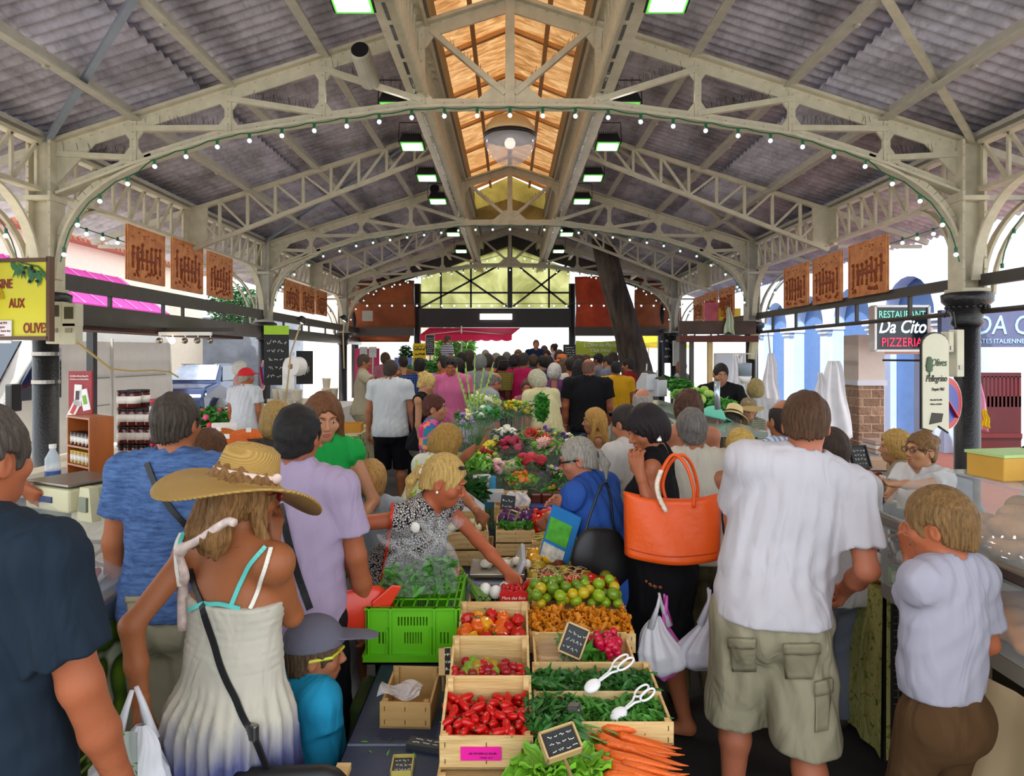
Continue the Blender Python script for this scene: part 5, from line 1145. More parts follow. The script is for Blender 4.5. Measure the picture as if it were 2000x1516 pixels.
def bodypt(k, x, z, dy, S, wide=1.):
 """point on the back of the torso: x, z are measured in the chest frame (metres at S=1)"""
 prof = np.interp(z, [-.3, -.1, 0., .1, .16, .2], [.095, .1, .108, .1, .08, .06])*wide
 yy = -prof*math.sqrt(max(0, 1-(x/.2)**2))
 return k['chest']+k['R'] @ V3(x*S, (yy*S-dy), z*S)
for nm_, m, w, pp in (('bra_strap', M_tq, .012, [(356, 1162), (352, 1110), (354, 1062), (362, 1042)]), ('dress_strap', M_w, .011, [(349, 1160), (345, 1110), (347, 1064), (356, 1044)]), ('bra_strap', M_tq, .012, [(452, 1185), (470, 1140), (488, 1105), (520, 1070)]), ('dress_strap', M_w, .011, [(488, 1192), (505, 1150), (520, 1108), (530, 1072)])):
 mb, q = surf_strip(c, pp, w); mb.ob(nm_, m, c['e'])
mb, q = surf_strip(c, [(372, 1190), (400, 1180), (430, 1178), (470, 1188)], .004, .012, up=(0, 0, 1)); mb.ob('bra_band', M_tq, c['e'])
# ================================================================ straps, bags and other carried things
M_blk = mat('#141416', .45, var=.05)
def worn_strap(label, c, pts, w=.028, off=.006, name='cross_strap'):
 e = empty(name, tuple(c['root']), c['yaw'], label, 'bag strap'); mb, q = surf_strip(c, pts, w, off=off); mb.ob('strap', M_blk, e); return e, q
worn_strap('black strap of a shoulder bag across the back of the blue heather T-shirt', C['grey_t'], [(288, 905), (310, 960), (340, 1000), (372, 1035)], .022)
worn_strap('broad black strap across the back of the lilac T-shirt', C['lilac'], [(548, 985), (565, 1060), (585, 1130), (605, 1190)], .026)
e, q = worn_strap('black leather crossbody bag hanging at the hip of the white sundress', C['hat'], [(372, 1110), (395, 1180), (415, 1240), (432, 1300), (462, 1370), (490, 1430)], .018, name='shoulder_bag'); e['category'] = 'bag'
w0 = q[-1]; bz = Matrix.Rotation(-C['hat']['yaw'], 3, 'Z'); MB().bar(w0, w0+bz @ Vector((.04, .0, -.1)), .02, .006, up=(0, 1, 0)).ob('strap_end', M_blk, e); MB().box(w0, (.035, .02, .045)).ob('buckle', mat('#8c8a88', .25, metal=.9), e, bevel=.004)
Fb = Field(); bc = w0+bz @ Vector((.09, .0, -.2)); Fb.cap(bc+bz @ Vector((-.09, 0, 0)), bc+bz @ Vector((.1, 0, .02)), .1, .09, .04, tuple(bz @ Vector((0, 1, 0))), .5); v, qq = mesh_field(Fb, .01); np_ob('pouch', v, qq, M_blk, e)
def plastic_bag(label, top, h, w, col, yaw=0., handles=.1, alpha=.92, seed=0, fill=None, name='plastic_bag'):
 """carrier bag gathered at the top point, bulging below, with real handles"""
 rg = random.Random(seed); e = empty(name, tuple(top), yaw, label, 'bag'); a = rg.uniform(0, 6)
 def f(u, v):
  t_ = 2*PI*u; r = w*.5*(.12+.88*min(1, (v/.62))**.9)*(math.sqrt(max(0, 1-((v-.8)/.2)**2)) if v > .8 else 1)
  r *= 1+(.12*math.sin(t_*6+a+3*v)+.07*math.sin(t_*13+2*a))*(1-.55*v)+.05*math.sin(t_*3+a+7*v)
  return (r*math.cos(t_)+.02*math.sin(5*v+a), r*.6*math.sin(t_), -handles-(h-handles)*v+.012*math.sin(t_*3+a)*v)
 MB().grid(f, 64, 26).ob('bag_body', mat(col, .3, var=.05, vs=12, alpha=alpha, bump=.6, bs=16, spec=.6), e, True)
 for s in (-1, 1):
  mb = MB(); mb.tube([(0, s*.01, .0), (s*.012, s*.02, -handles*.5), (s*.05*w/.25, s*.015, -handles-.05)], [.006, .009, .018], 6); mb.ob('handle', mat(col, .3, var=.05, alpha=alpha), e, True)
 return e
plastic_bag('white plastic carrier bag with a blue and green print held by the straw hat woman', P(262, 1345, 1.84), .32, .22, '#f2f1f6', seed=3)
o = MB().grid(lambda u, v: (-.05+.1*u, -.075-.008*math.sin(u*6), -.2+.12*v), 6, 6).ob('print', fabric('#dfeadf', 'leafy', '#5fa84e', '#4a78c8'), None, True); o.parent = bpy.data.objects['plastic_bag']
plastic_bag('white plastic shopping bag held low by the woman in black', P(1288, 1160, 3.0), .36, .22, '#f0eef4', seed=5)
plastic_bag('bright pink plastic bag beside the white one held by the woman in black', P(1300, 1162, 3.04), .38, .16, '#f06ad0', yaw=.4, seed=6)
plastic_bag('whitish see-through carrier bag hanging on the right of the pink bag', P(1385, 1150, 3.0), .36, .26, '#e9e6f2', yaw=.2, alpha=.75, seed=8)
# orange tote
e = empty('tote_bag', tuple(P(1312, 985, 3.02)), 0, 'big bright orange leather tote bag on the shoulder of the woman in black', 'bag'); e.rotation_euler = (0, 0, math.radians(-8))
M_org = mat('#ee5a10', .45, var=.04, bump=.25, bs=30)
def tote(u, v, sd):
 w = .19+.02*(1-v)+.025*v; z = -.255+.31*v; x = -w+2*w*u; z += (-.035*(1-(2*u-1)**2)*v)+.02*(2*u-1)**2*(1-v); d = .058*(1-v*.55)*math.sqrt(max(0, 1-(2*u-1)**4))
 return (x, sd*d+.008*math.sin(9*u+4*v), z)
mb = MB(); mb.grid(lambda u, v: tote(u, v, -1), 24, 16); mb.grid(lambda u, v: tote(1-u, v, 1), 24, 16)
mb.grid(lambda u, v: tuple(A(tote(u, 0, -1))*(1-v)+A(tote(u, 0, 1))*v), 24, 4); mb.ob('tote_body', M_org, e, True, solid=.004)
MB().tube([tote(i/20, .13, -1.06) for i in range(21)], .003, 5).ob('bottom_seam', mat('#b03c08', .5), e)
for sd, xx in ((-1, -.0), (1, .03)):
 mb = MB(); mb.tube(smooth([(-.05+xx, sd*.05-.0, .0), (-.065+xx, sd*.05, .08), (-.04+xx, sd*.03, .17), (.01+xx, 0, .225), (.06+xx, sd*.03, .18), (.09+xx, sd*.05, .08), (.09+xx, sd*.05, .0)]), .008, 8); mb.ob('handle', M_org, e, True)
mb = MB(); mb.tube(smooth([(-.03, -.06, -.02), (-.06, -.06, .04), (-.07, -.056, .1), (-.05, -.04, .16)]), .0105, 8); mb.ob('handle_scarf', mat('#e8dcc8', .7, var=.3, vs=60), e, True)
# red leather bag of the leopard woman, magazine of the blue woman, black bag
e = empty('red_handbag', tuple(P(708, 1172, 2.64)), math.radians(20), 'glossy orange-red leather handbag at the hip of the leopard print woman', 'bag')
M_red = mat('#d8381c', .28, var=.05, bump=.2, bs=14)
Fb = Field(); Fb.cap((-.09, 0, -.07), (.05, 0, -.06), .075, .075, .03, (0, 1, 0), .4); Fb.cap((-.1, 0, -.02), (.04, 0, .0), .055, .045, .04, (0, 1, 0), .4); v, qq = mesh_field(Fb, .008); np_ob('bag_body', v, qq, M_red, e)
MB().prism([(.05, -.11), (.15, .05), (.11, .06), (.03, .0)], lambda p: (p[0], -.045, p[1]), lambda p: (p[0], -.035, p[1])).ob('flap', M_red, e, bevel=.006)
c = C['leopard'];
e2 = empty('bag_strap', (0, 0, 0), 0, 'thin red strap running down over the leopard print top', 'bag strap'); e2.location = tuple(c['root']); e2.rotation_euler = (0, 0, c['yaw']); mb, q = surf_strip(c, [(768, 985), (765, 1030), (757, 1075), (748, 1120), (742, 1150)], .012); mb.ob('strap', M_red, e2)
pc = Matrix.Translation(c['root'].tolist()) @ Matrix.Rotation(c['yaw'], 4, 'Z') @ surf(c, 808, 1028, .01)
mb = MB(); mb.ball(pc, (.022, .008, .024), 14, 8)
tag(mb.ob('pendant_necklace', mat('#f2ece0', .2, var=.05), smooth=True), 'round pearly pendant on the chest of the leopard print woman', 'necklace')
e = empty('brochure', tuple(P(1094, 1048, 3.3)), 0, 'blue and green illustrated magazine held by the woman in the royal blue top', 'magazine'); e.rotation_euler = (math.radians(4), math.radians(18), math.radians(-28))
MB().box((0, 0, 0), (.16, .012, .28)).ob('cover', mat('#2a7cc0', .35, var=.1, vs=12), e); MB().box((-.01, -.009, .02), (.12, .006, .12)).ob('picture', mat('#57b03c', .4, var=.3, vs=30), e); MB().box((-.01, -.009, -.1), (.12, .006, .08)).ob('picture', mat('#d8d4c4', .4, var=.3, vs=40), e)
e = empty('black_handbag', tuple(P(1172, 1085, 3.18)), .3, 'slouchy black handbag of the woman in the royal blue top', 'bag')
Fb = Field(); Fb.cap((-.05, 0, -.02), (.05, 0, -.06), .1, .12, .05, (0, 1, 0), .4); Fb.cap((-.04, 0, .08), (.05, 0, .08), .05, .04, .06, (0, 1, 0), .4); v, qq = mesh_field(Fb, .01); np_ob('bag_body', v, qq, M_blk, e)
MB().tube(smooth([(-.1, 0, .02), (-.05, 0, .2), (.05, .04, .34), (.1, .05, .1)]), .006, 6).ob('handle', M_blk, e)
tag(MB().tube([C['blue_top']['T'](s*.08, -.01, .0) for s in (-1, 1)][:1]+[C['blue_top']['T'](-.055, .1, .01), C['blue_top']['T'](0, .112, .012), C['blue_top']['T'](.055, .1, .01), C['blue_top']['T'](.083, -.01, .01)], .003, 6).ob('glasses', M_blk, C['blue_top']['e']), None)
glasses(C['blue_top'], dark=False)
def bracelet(c, nm, col, r=.03, name='bracelet', face_=None):
 k = c['k']; w = k['wr'+nm]; d = nrm(w-k['el'+nm]); u = nrm(np.cross(d, (0, 0, 1.))); v = np.cross(d, u); c0 = w-d*.02
 mb = MB(); mb.tube([c0+u*math.cos(a)*r*.95+v*math.sin(a)*r*.85 for a in [2*PI*i/20 for i in range(21)]], .006, 6)
 if face_: mb.ball(c0-v*r*.9 if face_ == 'v' else c0+u*r*.9, .017, 10, 6)
 return mb.ob(name, mat(col, .25, metal=.5, var=.05), c['e'], True)
bracelet(C['leopard'], 'R', '#8a5cb0', name='watch', face_='v'); bracelet(C['edge_left'], 'R', '#d8d8dc'); bracelet(C['black_t'], 'L', '#c8ccd4', .036, 'watch', 'v')
for s in (-1, 1): MB().ball(C['leopard']['T'](s*.083, -.002, -.04), .007, 8, 6).ob('earring', mat('#f4f0ea', .1, var=0), C['leopard']['e'], True)
MB().lathe([(.012, 0), (.014, .004), (.006, .03)], C['orange_bag']['T'](-.088, -.005, -.06), 8).ob('earring', mat('#e8e4de', .15, metal=.6, var=0), C['orange_bag']['e'], True)
# cap and sunglasses for the boy; scrunchies
cap_hat(C['boy_cap'], '#5f5d6b', yaw=0); T = C['boy_cap']['T']
MB().tube([T(-.082, -.03, .0), T(-.075, .06, .012), T(0, .1, .02), T(.075, .06, .012), T(.082, -.03, .0)], .0055, 6).ob('yellow_glasses_frame', mat('#c8d028', .4), C['boy_cap']['e'])
for nm, col in (('blue_top', '#4a4440'), ('tie_pony', '#101010'), ('leopard', '#f0ece8')):
 T = C[nm]['T']; mb = MB(); mb.tube([T(.022*math.cos(a), -.118, .006+.022*math.sin(a)) for a in [2*PI*i/12 for i in range(13)]], .007, 6); mb.ob('hair_tie', mat(col, .6), C[nm]['e'], True)
T = C['leopard']['T']; mb = MB(); mb.ball(T(.05, .06, .1), (.014, .02, .01), 10, 6); mb.ob('hair_clip', M_blk, C['leopard']['e'], True)
# cargo pocket and hem details on shorts
def pocket(c, pts, m):
 """patch pocket laid on the cloth inside four picture corners"""
 (a, b, d, e_) = pts; mb = MB(); n = 8
 for t0, t1, of in ((0, 1, .006), (.0, .28, .012)):
  mb.grid(lambda u, v: tuple(surf(c, *(A(a)*(1-u)*(1-v)+A(b)*u*(1-v)+A(d)*u*v+A(e_)*(1-u)*v), of)), n, n) if t1 == 1 else mb.grid(lambda u, v: tuple(surf(c, *(A(a)*(1-u)*(1-v*.28)+A(b)*u*(1-v*.28)+A(d)*u*v*.28+A(e_)*(1-u)*v*.28), of)), n, 3)
 return mb.ob('pocket', m, c['e'], True, solid=.004)
c = C['white_t']; m = fabric('#a59c7e'); [pocket(c, p, m) for p in (((1425, 1245), (1478, 1245), (1475, 1310), (1430, 1310)), ((1530, 1255), (1600, 1255), (1588, 1325), (1536, 1325)), ((1592, 1330), (1622, 1322), (1616, 1425), (1590, 1430)))]
c = C['grey_t']; m = fabric('#bcb08e'); [pocket(c, p, m) for p in (((250, 1165), (285, 1165), (283, 1205), (252, 1205)), ((245, 1225), (275, 1225), (272, 1310), (246, 1305)))]
# basket bag held in the crowd, folded sunglasses etc.
e = empty('basket_bag', tuple(P(986, 742, 10.5)), .3, 'yellow and black checked basket bag carried in the crowd', 'bag'); MB().lathe([(.16, -.16), (.2, .12), (.19, .12), (.15, -.15)], n=14, sq=.5).ob('basket', fabric('#b8a848', 'plaid', '#2c2a1c', sc=3), e); MB().tube([(-.15, 0, .1), (-.08, 0, .3), (.08, 0, .3), (.15, 0, .1)], .012, 6).ob('handle', M_blk, e)
# ================================================================ left side of the market
M_white = mat('#eceae4', .35, var=.04, spec=.5); M_glassd = mat('#1e2a38', .05, var=0, spec=1.)
# white van (side faces the hall, front to the viewer's side)
VXs = -7.0; y0v, y1v = 8.3, 13.75
e = empty('white_van', (0, 0, 0), 0, 'large white delivery van parked along the left side', 'van')
def vanprof(y):  # roof height along the length
 return float(np.interp(y, [8.3, 8.5, 9.1, 9.9, 10.4, 13.75], [1.0, 1.15, 1.3, 2.2, 2.38, 2.42]))
mb = MB(); ys = [8.3, 8.5, 9.1, 9.5, 9.9, 10.4, 11, 12, 13, 13.7, 13.75]; V = []
for y in ys:
 zt_ = vanprof(y)
 for (x, z) in ((VXs-.04, .35), (VXs, .5), (VXs+.02, 1.1), (VXs-.03, zt_-.25 if zt_ > 1.4 else zt_*.9), (VXs-.18, zt_), (VXs-1.8, zt_), (VXs-1.95, zt_-.3 if zt_ > 1.4 else zt_*.9), (VXs-2.0, .5)): V.append((x, y, z))
n = 8; Fc = [(i*n+j, i*n+(j+1) % n, (i+1)*n+(j+1) % n, (i+1)*n+j) for i in range(len(ys)-1) for j in range(n)]; Fc += [tuple(range(n)), tuple((len(ys)-1)*n+j for j in range(n))[::-1]]
mb.add(V, Fc); mb.ob('body', M_white, e, bevel=.02)
mb = MB(); mb.prism([(9.05, 1.25), (9.9, 2.15), (8.95, 1.25)][:0] or [(9.3, 1.25), (10.35, 1.25), (10.35, 2.02), (9.95, 2.05)], lambda p: (VXs+.03, p[0], p[1]), lambda p: (VXs-.02, p[0], p[1])); mb.ob('door_window', M_glassd, e, bevel=.01)
mb = MB()
for k in range(5): mb.bar((VXs+.04, 10.0+.07*k, 1.5), (VXs+.04, 10.0+.07*k, 2.0), .008, .008)
for k in range(7): mb.bar((VXs+.04, 9.95, 1.5+.08*k), (VXs+.04, 10.33, 1.5+.08*k), .008, .008)
mb.ob('window_grille', mat('#9ab0d0', .5), e)
MB().prism([(-.1, 1.32), (-1.9, 1.32), (-1.75, 2.12), (-.2, 2.12)], lambda p: (VXs+p[0], 9.1+(p[1]-1.3)*.88-.03, p[1]), lambda p: (VXs+p[0], 9.1+(p[1]-1.3)*.88+.0, p[1])).ob('windscreen', M_glassd, e)
mb = MB().box((VXs+.14, 9.2, 1.32), (.1, .2, .38)); mb.bar((VXs, 9.3, 1.2), (VXs+.14, 9.2, 1.2), .04, .04); mb.ob('wing_mirror', M_blk, e, bevel=.03)
mb = MB()
for a, b, z in ((10.6, 11.6, 1.52), (11.8, 13.5, 1.52), (11.8, 13.5, 1.05), (10.6, 11.6, 1.05)): mb.bx(VXs+.012, VXs+.026, a, b, z-.008, z+.008)
mb.ob('side_groove', mat('#8d8c88', .5), e); MB().bx(VXs-.01, VXs+.03, 11.68, 11.7, .5, 2.2).ob('door_seam', mat('#b4b2ac', .5), e)
for y in (9.1, 12.9):
 w_ = MB(); w_.lathe([(.2, 0), (.34, .02), (.36, .1), (.34, .2), (.2, .22)], (0, 0, 0), 24, Matrix.Rotation(PI/2, 3, 'Y')); w_.ob('wheel', M_blk, e, loc=(VXs-.18, y, .36))
# parked blue car, front towards the hall
e = empty('blue_car', (-9.6, 19.8, 0), 0, 'dark blue car parked behind the van, nose towards the market', 'car'); M_car = mat('#27365a', .15, metal=.3, var=.05)
mb = MB(); pf = [(-.78, .3), (-.84, .72), (-.6, .96), (.15, 1.1), (.95, 1.62), (2.3, 1.64), (2.85, 1.1), (2.9, .3)]
V = []; ws = [.84, .86, .82, .84, .6, .6, .84, .84]; mb.add([(w*s, y, z) for s in (-1, 1) for (y, z), w in zip(pf, ws)], [tuple(range(8))[::-1], tuple(range(8, 16))]+[(i, (i+1) % 8, 8+(i+1) % 8, 8+i) for i in range(8)]); mb.ob('car_body', M_car, e, bevel=.09)
MB().add([(-.74, .22, 1.17), (.74, .22, 1.17), (.56, .9, 1.61), (-.56, .9, 1.61)], [(0, 1, 2, 3)]).ob('windscreen', mat('#b4c2d2', .1, var=.25, vs=3, spec=1.), e, solid=.02)
MB().add([(.87, .4, 1.14), (.87, 2.4, 1.14), (.64, 2.1, 1.56), (.64, .95, 1.56)], [(0, 1, 2, 3)]).ob('side_window', M_glassd, e, solid=.02)
for s in (-1, 1):
 MB().ball((s*.68, -.62, .78), (.18, .12, .1), 12, 8).ob('headlight', mat('#e6f0fa', .1, var=0, emit=.4), e, True); MB().lathe([(.2, 0), (.32, .02), (.32, .2), (.2, .22)], (s*.85-.1, .1, .32), 18, Matrix.Rotation(PI/2, 3, 'Y')).ob('wheel', M_blk, e)
MB().box((0, -.74, .62), (.8, .06, .14)).ob('grille', M_blk, e); MB().tube([(-.5, .7, 1.64), (-.5, 2.2, 1.62)], .02, 6).ob('roof_rail', M_steel, e); MB().tube([(.5, .7, 1.64), (.5, 2.2, 1.62)], .02, 6).ob('roof_rail', M_steel, e)
# buildings left
def facade(name, mb, m, lab): return tag(mb.ob(name, m), lab, 'building')
t = mk('rough_plaster'); t.base(t.ramp(t.noise(1.2, 6), [(.3, '#666e7a'), (.7, '#949cac')])); t.bump(t.noise(6, 5), .5, .05)
tag(MB().bx(-17, -16.6, 14, 34, 0, 3.6).ob('plaster_wall', t.m), 'blue-grey plastered wall behind the parked car', 'wall')
tag(MB().bx(-15, -8.2, 26, 26.4, 0, 3.4).ob('plaster_wall', t.m), 'grey street wall at the far left end', 'wall')
e = empty('cream_building', (0, 0, 0), 0, 'cream building with a clay tile roof edge behind the van', 'building')
MB().bx(-14, -12, 12, 26, 0, 5.0).ob('wall', mat('#efe0cc', .8, var=.04), e)
mb = MB(); mb.bx(-14, -11.6, 12, 26, 5.0, 5.07)
for k in range(64): mb.tube([(-11.55, 12.1+k*.215, 5.1), (-14, 12.1+k*.215, 5.6)], .085, 8)
mb.ob('roof', mat('#b0765a', .8, var=.2, vs=3), e)
e = empty('pink_awning', (0, 0, 0), 0, 'magenta pink awning over a shop front on the left', 'awning')
MB().prism([(-12, 4.3), (-10.5, 3.2), (-10.5, 3.1), (-12, 4.2)], lambda p: (p[0], 14.0, p[1]), lambda p: (p[0], 20.5, p[1])).ob('cloth', mat('#c8329a', .7, var=.05), e)
mb = MB()
for k in range(9): mb.bar((-11.98, 14.2+k*.76, 4.31), (-10.5, 14.2+k*.76, 3.22), .03, .02)
mb.ob('awning_ribs', mat('#e89ad4', .6), e); MB().bx(-10.52, -10.48, 14, 20.5, 2.9, 3.2).ob('valance', mat('#b8288c', .7), e)
tag(MB().bx(-11.9, -11.8, 21.2, 23, 2.9, 4.0).ob('white_shutter', M_white), 'pair of white shutters beyond the pink awning', 'shutter')
def leaves(name, c, r, n, col, lab, cat, ls=.05, seed=0, parts=None, loc=(0, 0, 0)):
 rg = random.Random(seed); mb = MB()
 for i in range(n):
  d = Vector((rg.gauss(0, 1), rg.gauss(0, 1), rg.gauss(0, 1))).normalized(); p = Vector((d.x*r[0], d.y*r[1], d.z*r[2]))*(rg.random()**.4)
  M_ = Euler((rg.uniform(-1, 1), rg.uniform(-1, 1), rg.uniform(0, 6))).to_matrix(); s = ls*rg.uniform(.6, 1.3)
  q = [Vector((0, -s, 0)), Vector((s*.45, 0, s*.12)), Vector((0, s, 0)), Vector((-s*.45, 0, s*.12))]; mb.add([p+M_ @ x for x in q], [(0, 1, 2, 3)])
 o = mb.ob(name, col, loc=c);
 if lab: tag(o, lab, cat)
 return o
M_leaf = mat('#3f8a2e', .5, var=.35, vs=9); M_leafd = mat('#24561f', .5, var=.35, vs=9); M_leafl = mat('#7ab648', .5, var=.3, vs=9)
leaves('ivy_bush', (-9.6, 23.5, 3.6), (.9, 1.6, .8), 3000, M_leafd, 'dark ivy bush hanging over the left wall', 'bush', .08, 2)
# red geraniums, bollard, A-board near red cap man
e = empty('geranium_planter', tuple(P(420, 850, 9.6)), 0, 'planter of red and pink geraniums behind the spice stall', 'planter'); MB().box((0, 0, -.1), (.9, .35, .3)).ob('trough', mat('#6a7488', .5), e)
leaves('foliage', (0, 0, .2), (.45, .25, .22), 420, M_leaf, None, None, .07, 3).parent = e
rg = random.Random(5)
for i in range(14): MB().ball((rg.uniform(-.4, .4), rg.uniform(-.3, 0), rg.uniform(.1, .42)), .045, 7, 5).ob('bloom', mat('#e0304a' if i % 2 else '#e85a80', .6), e, True)
tag(MB().lathe([(.07, 0), (.07, .8), (.085, .82), (.085, .9), (.05, .94)], tuple(P(403, 0, 8.9).xy)+(0,), 14).ob('bollard', mat('#6c7480', .5), smooth=True), 'grey steel bollard beside the geraniums', 'bollard')
e = empty('pavement_sign', tuple(P(438, 865, 8.2)), .3, 'white framed board with a black emblem behind the spice stall', 'sign'); MB().box((0, 0, 0), (.3, .03, .5), rot=(-.2, 0, 0)).ob('board', M_white, e, bevel=.02); MB().tube([(.06*math.cos(a), -.03, .02+.07*math.sin(a)) for a in [2*PI*i/16 for i in range(13)]], .014, 6).ob('emblem', M_blk, e)
# ---- yellow olive sign at the near left column
e = empty('olive_sign', tuple(P(40, 585, 6.15)), 0, 'yellow painted olive sign in a brown frame on the near left column', 'sign'); e.rotation_euler = (0, 0, math.radians(-6))
s_ = F/6.15; wS, hS = 130/s_, 152/s_
MB().box((0, 0, 0), (wS, .03, hS)).ob('board', mat('#e2d838', .5, var=.06, vs=3), e)
mb = MB()
for d in (-1, 1): mb.box((d*wS/2, -.01, 0), (.035, .06, hS+.06)); mb.box((0, -.01, d*hS/2), (wS, .06, .035))
mb.ob('frame', mat('#5a3a20', .5), e)
M_rtx = mat('#8c1c24', .5, var=.05)
text('CUISINE', .12, M_rtx, e, facing((-.2, -.02, .14), 0), xs=.62, bold=.02); text('AUX', .12, M_rtx, e, facing((-.02, -.02, -.04), 0), xs=.62, bold=.02); text('OLIVES', .13, M_rtx, e, facing((.17, -.02, -.27), 0), xs=.62, bold=.02)
mb = MB(); rg = random.Random(3); mb.tube([(-.1, -.03, .38), (.05, -.035, .33), (.2, -.03, .3), (.28, -.03, .22)], .008, 6)
for k in range(26):
 u = rg.random(); x = -.08+.36*u; z = .36-.12*u; a = rg.uniform(-2.2, -.9); L = rg.uniform(.09, .17); d = Vector((math.cos(a), 0, math.sin(a))); n_ = Vector((-d.z, 0, d.x)); p = Vector((x, -.03, z)); mb.add([p, p+d*L*.5+n_*.017, p+d*L, p+d*L*.5-n_*.017, p+Vector((0, -.006, 0))], [(0, 1, 4), (1, 2, 4), (2, 3, 4), (3, 0, 4)])
mb.ob('olive_branch', mat('#2c6a3c', .5, var=.3, vs=20), e)
mb = MB(); [mb.ball((.02+.2*rg.random(), -.035, .3-.14*rg.random()), .014, 8, 6) for k in range(7)]; mb.ob('olive', mat('#1f2430', .3), e, True)
mb = MB()
for k in range(34): a = PI*(.05+.9*k/33); mb.tube([(-.3, -.025, -.02), (-.3+.16*math.cos(a), -.025, -.02+.2*math.sin(a))], .006, 4)
mb.ob('wheat_tuft', mat('#d8b41c', .5), e)
MB().box((-.16, -.03, -.3), (.2, .01, .21)).ob('notice', mat('#efe9ea', .6), e);
for k in range(5): text(['Lundi PM', 'repos', 'ouvert tous les', 'jours', 'le matin'][k], .03, M_rtx, e, facing((-.16, -.037, -.22-.036*k), 0))
# grey control boxes on the near left column
for k, (px, py, w, h) in enumerate(((115, 612, 26, 44), (142, 616, 28, 46), (112, 652, 30, 40), (140, 652, 30, 42))):
 Y = 6.75; e = empty('switch_box', tuple(P(px, py, Y)), 0, '%s electric switch box on the near left column' % ('upper left', 'upper right', 'lower left', 'lower right')[k] + (' with a dark window' if k < 2 else ''), 'switch box')
 MB().box((0, 0, 0), (w*Y/F, .12, h*Y/F)).ob('case', mat('#c2bda8', .5, var=.05), e, bevel=.008)
 if k < 2: MB().box((0, -.062, .02), (w*.6*Y/F, .01, h*.5*Y/F)).ob('window', mat('#4a463e', .2), e)
 else: MB().box((.01, -.062, .03), (w*.4*Y/F, .02, h*.2*Y/F)).ob('socket_flap', mat('#8c887a', .4), e)
tag(MB().box(P(92, 545, 6.9), (.3, .06, .8)).ob('backing_plate', M_iron2) if False else MB().tube([P(150, 668, 6.7), P(180, 692, 7.2), P(215, 720, 8), P(260, 725, 8.6), P(300, 723, 9.2), P(330, 726, 9.8), P(348, 737, 10)], .012, 6).ob('yellow_cable', mat('#c8b060', .5)), 'pale yellow electric cable sagging from the switch boxes', 'cable')
e = empty('metal_bands', (-5, 7.17, 0), 0, 'two shiny metal straps around the near left black column', 'straps');
for z in (1.9, 1.6): MB().lathe([(.128, z), (.13, z), (.13, z+.04), (.128, z+.04)], n=20).ob('band', M_steel, e)
# spot rail
e = empty('spotlight_rail', tuple(P(362, 652, 9.5)), 0, 'rail of small round spotlights under the left fascia, one lit warm', 'spotlights'); MB().box((0, 0, .0), (.75, .04, .05)).ob('rail', M_white, e)
for k in range(5):
 x = -.36+k*.18; MB().tube([(x, 0, 0), (x, 0, -.07)], .008, 6).ob('stem', M_white, e); MB().ball((x, -.02, -.1), .045, 12, 8).ob('spot', mat('#ffd0a0', .3, var=0, emit=14.) if k == 1 else M_steel, e, True)
MB().box((.1, .1, .06), (1.1, .06, .06)).ob('beam', M_dbrown, e)
tag(MB().bx(-6.3, -6.2, 9.9, 10., 0, 2.4).ob('awning_post', M_black), 'thin black post behind the spotlight rail', 'post')
tag(MB().box((0, 0, 0), (5.4, .5, .06), rot=(0, 0, PI/2)).ob('rolled_canvas', mat('#4c3028', .7), loc=(-5.3, 9.9, 2.24)), 'dark brown rolled canvas under the left fascia', 'canvas')
# no parking discs
def noparking(lab, p, r, yaw, thick=.03):
 e = empty('no_parking_sign', tuple(p), yaw, lab, 'sign'); Rx = Matrix.Rotation(PI/2, 3, 'X')
 MB().lathe([(r, -.01), (r, .01)], n=36, M=Rx).ob('red_disc', mat('#c0202c', .35, var=.04), e); MB().lathe([(r*1.05, -.004), (r*1.05, .006)], n=36, M=Rx).ob('white_rim', mat('#e8e4e0', .35), e); MB().lathe([(r*.76, .01), (r*.76, .014)], n=36, M=Rx).ob('blue_disc', mat('#2a3c9c', .35, var=.04), e)
 MB().bar((-r*.56, -.02, r*.56), (r*.56, -.02, -r*.56), .012, r*.2, up=(0, 1, 0)).ob('red_bar', mat('#c0202c', .35), e); return e
noparking('round no parking sign seen edge-on by the second left column', P(514, 733, 12.6), .27, math.radians(-62))
noparking('round no parking sign behind the olive board on the near right column', P(1848, 788, 6.95), .27, math.radians(28))
# things between the second left column and the cream stall: chalkboards, paper roll, bags, lamps
def board(lab, p, w, h, yaw=0., col='#202224', frame=None, rows=5, seed=1, name='chalkboard', pitch=0., cat='chalkboard', chalk='#e4e4dc', r=.003, head=None, stand=0):
 e = empty(name, tuple(p), 0, lab, cat); e.rotation_euler = (pitch, 0, yaw); MB().box((0, 0, 0), (w, .02, h)).ob('panel', mat(col, .6, var=.08), e)
 if frame:
  mb = MB(); t_ = min(w, h)*.07
  for d in (-1, 1): mb.box((d*w/2, -.004, 0), (t_, .03, h+t_)); mb.box((0, -.004, d*h/2), (w+t_, .03, t_))
  mb.ob('frame', mat(frame, .55, var=.08), e)
 if stand: MB().box((0, .02, -(h/2+(p[2]-stand+1-h/2)/2) if 0 else -(p[2]-(stand-1))/2), (.04, .03, p[2]-(stand-1))).ob('stand', M_steel, e)
 if rows:
  s = scribble(w*.92, h*.92, rows, r, seed); o = s.ob('chalk_writing', mat(chalk, .8, var=0), e); o.data.transform(Matrix.Translation((0, -.012, 0)) @ Matrix.Rotation(PI/2, 4, 'X'))
 if head: text(head[0], head[1], mat(head[2], .7, var=0), e, facing((0, -.014, h/2-head[1]*.8), 0), xs=head[3] if len(head) > 3 else .8)
 return e
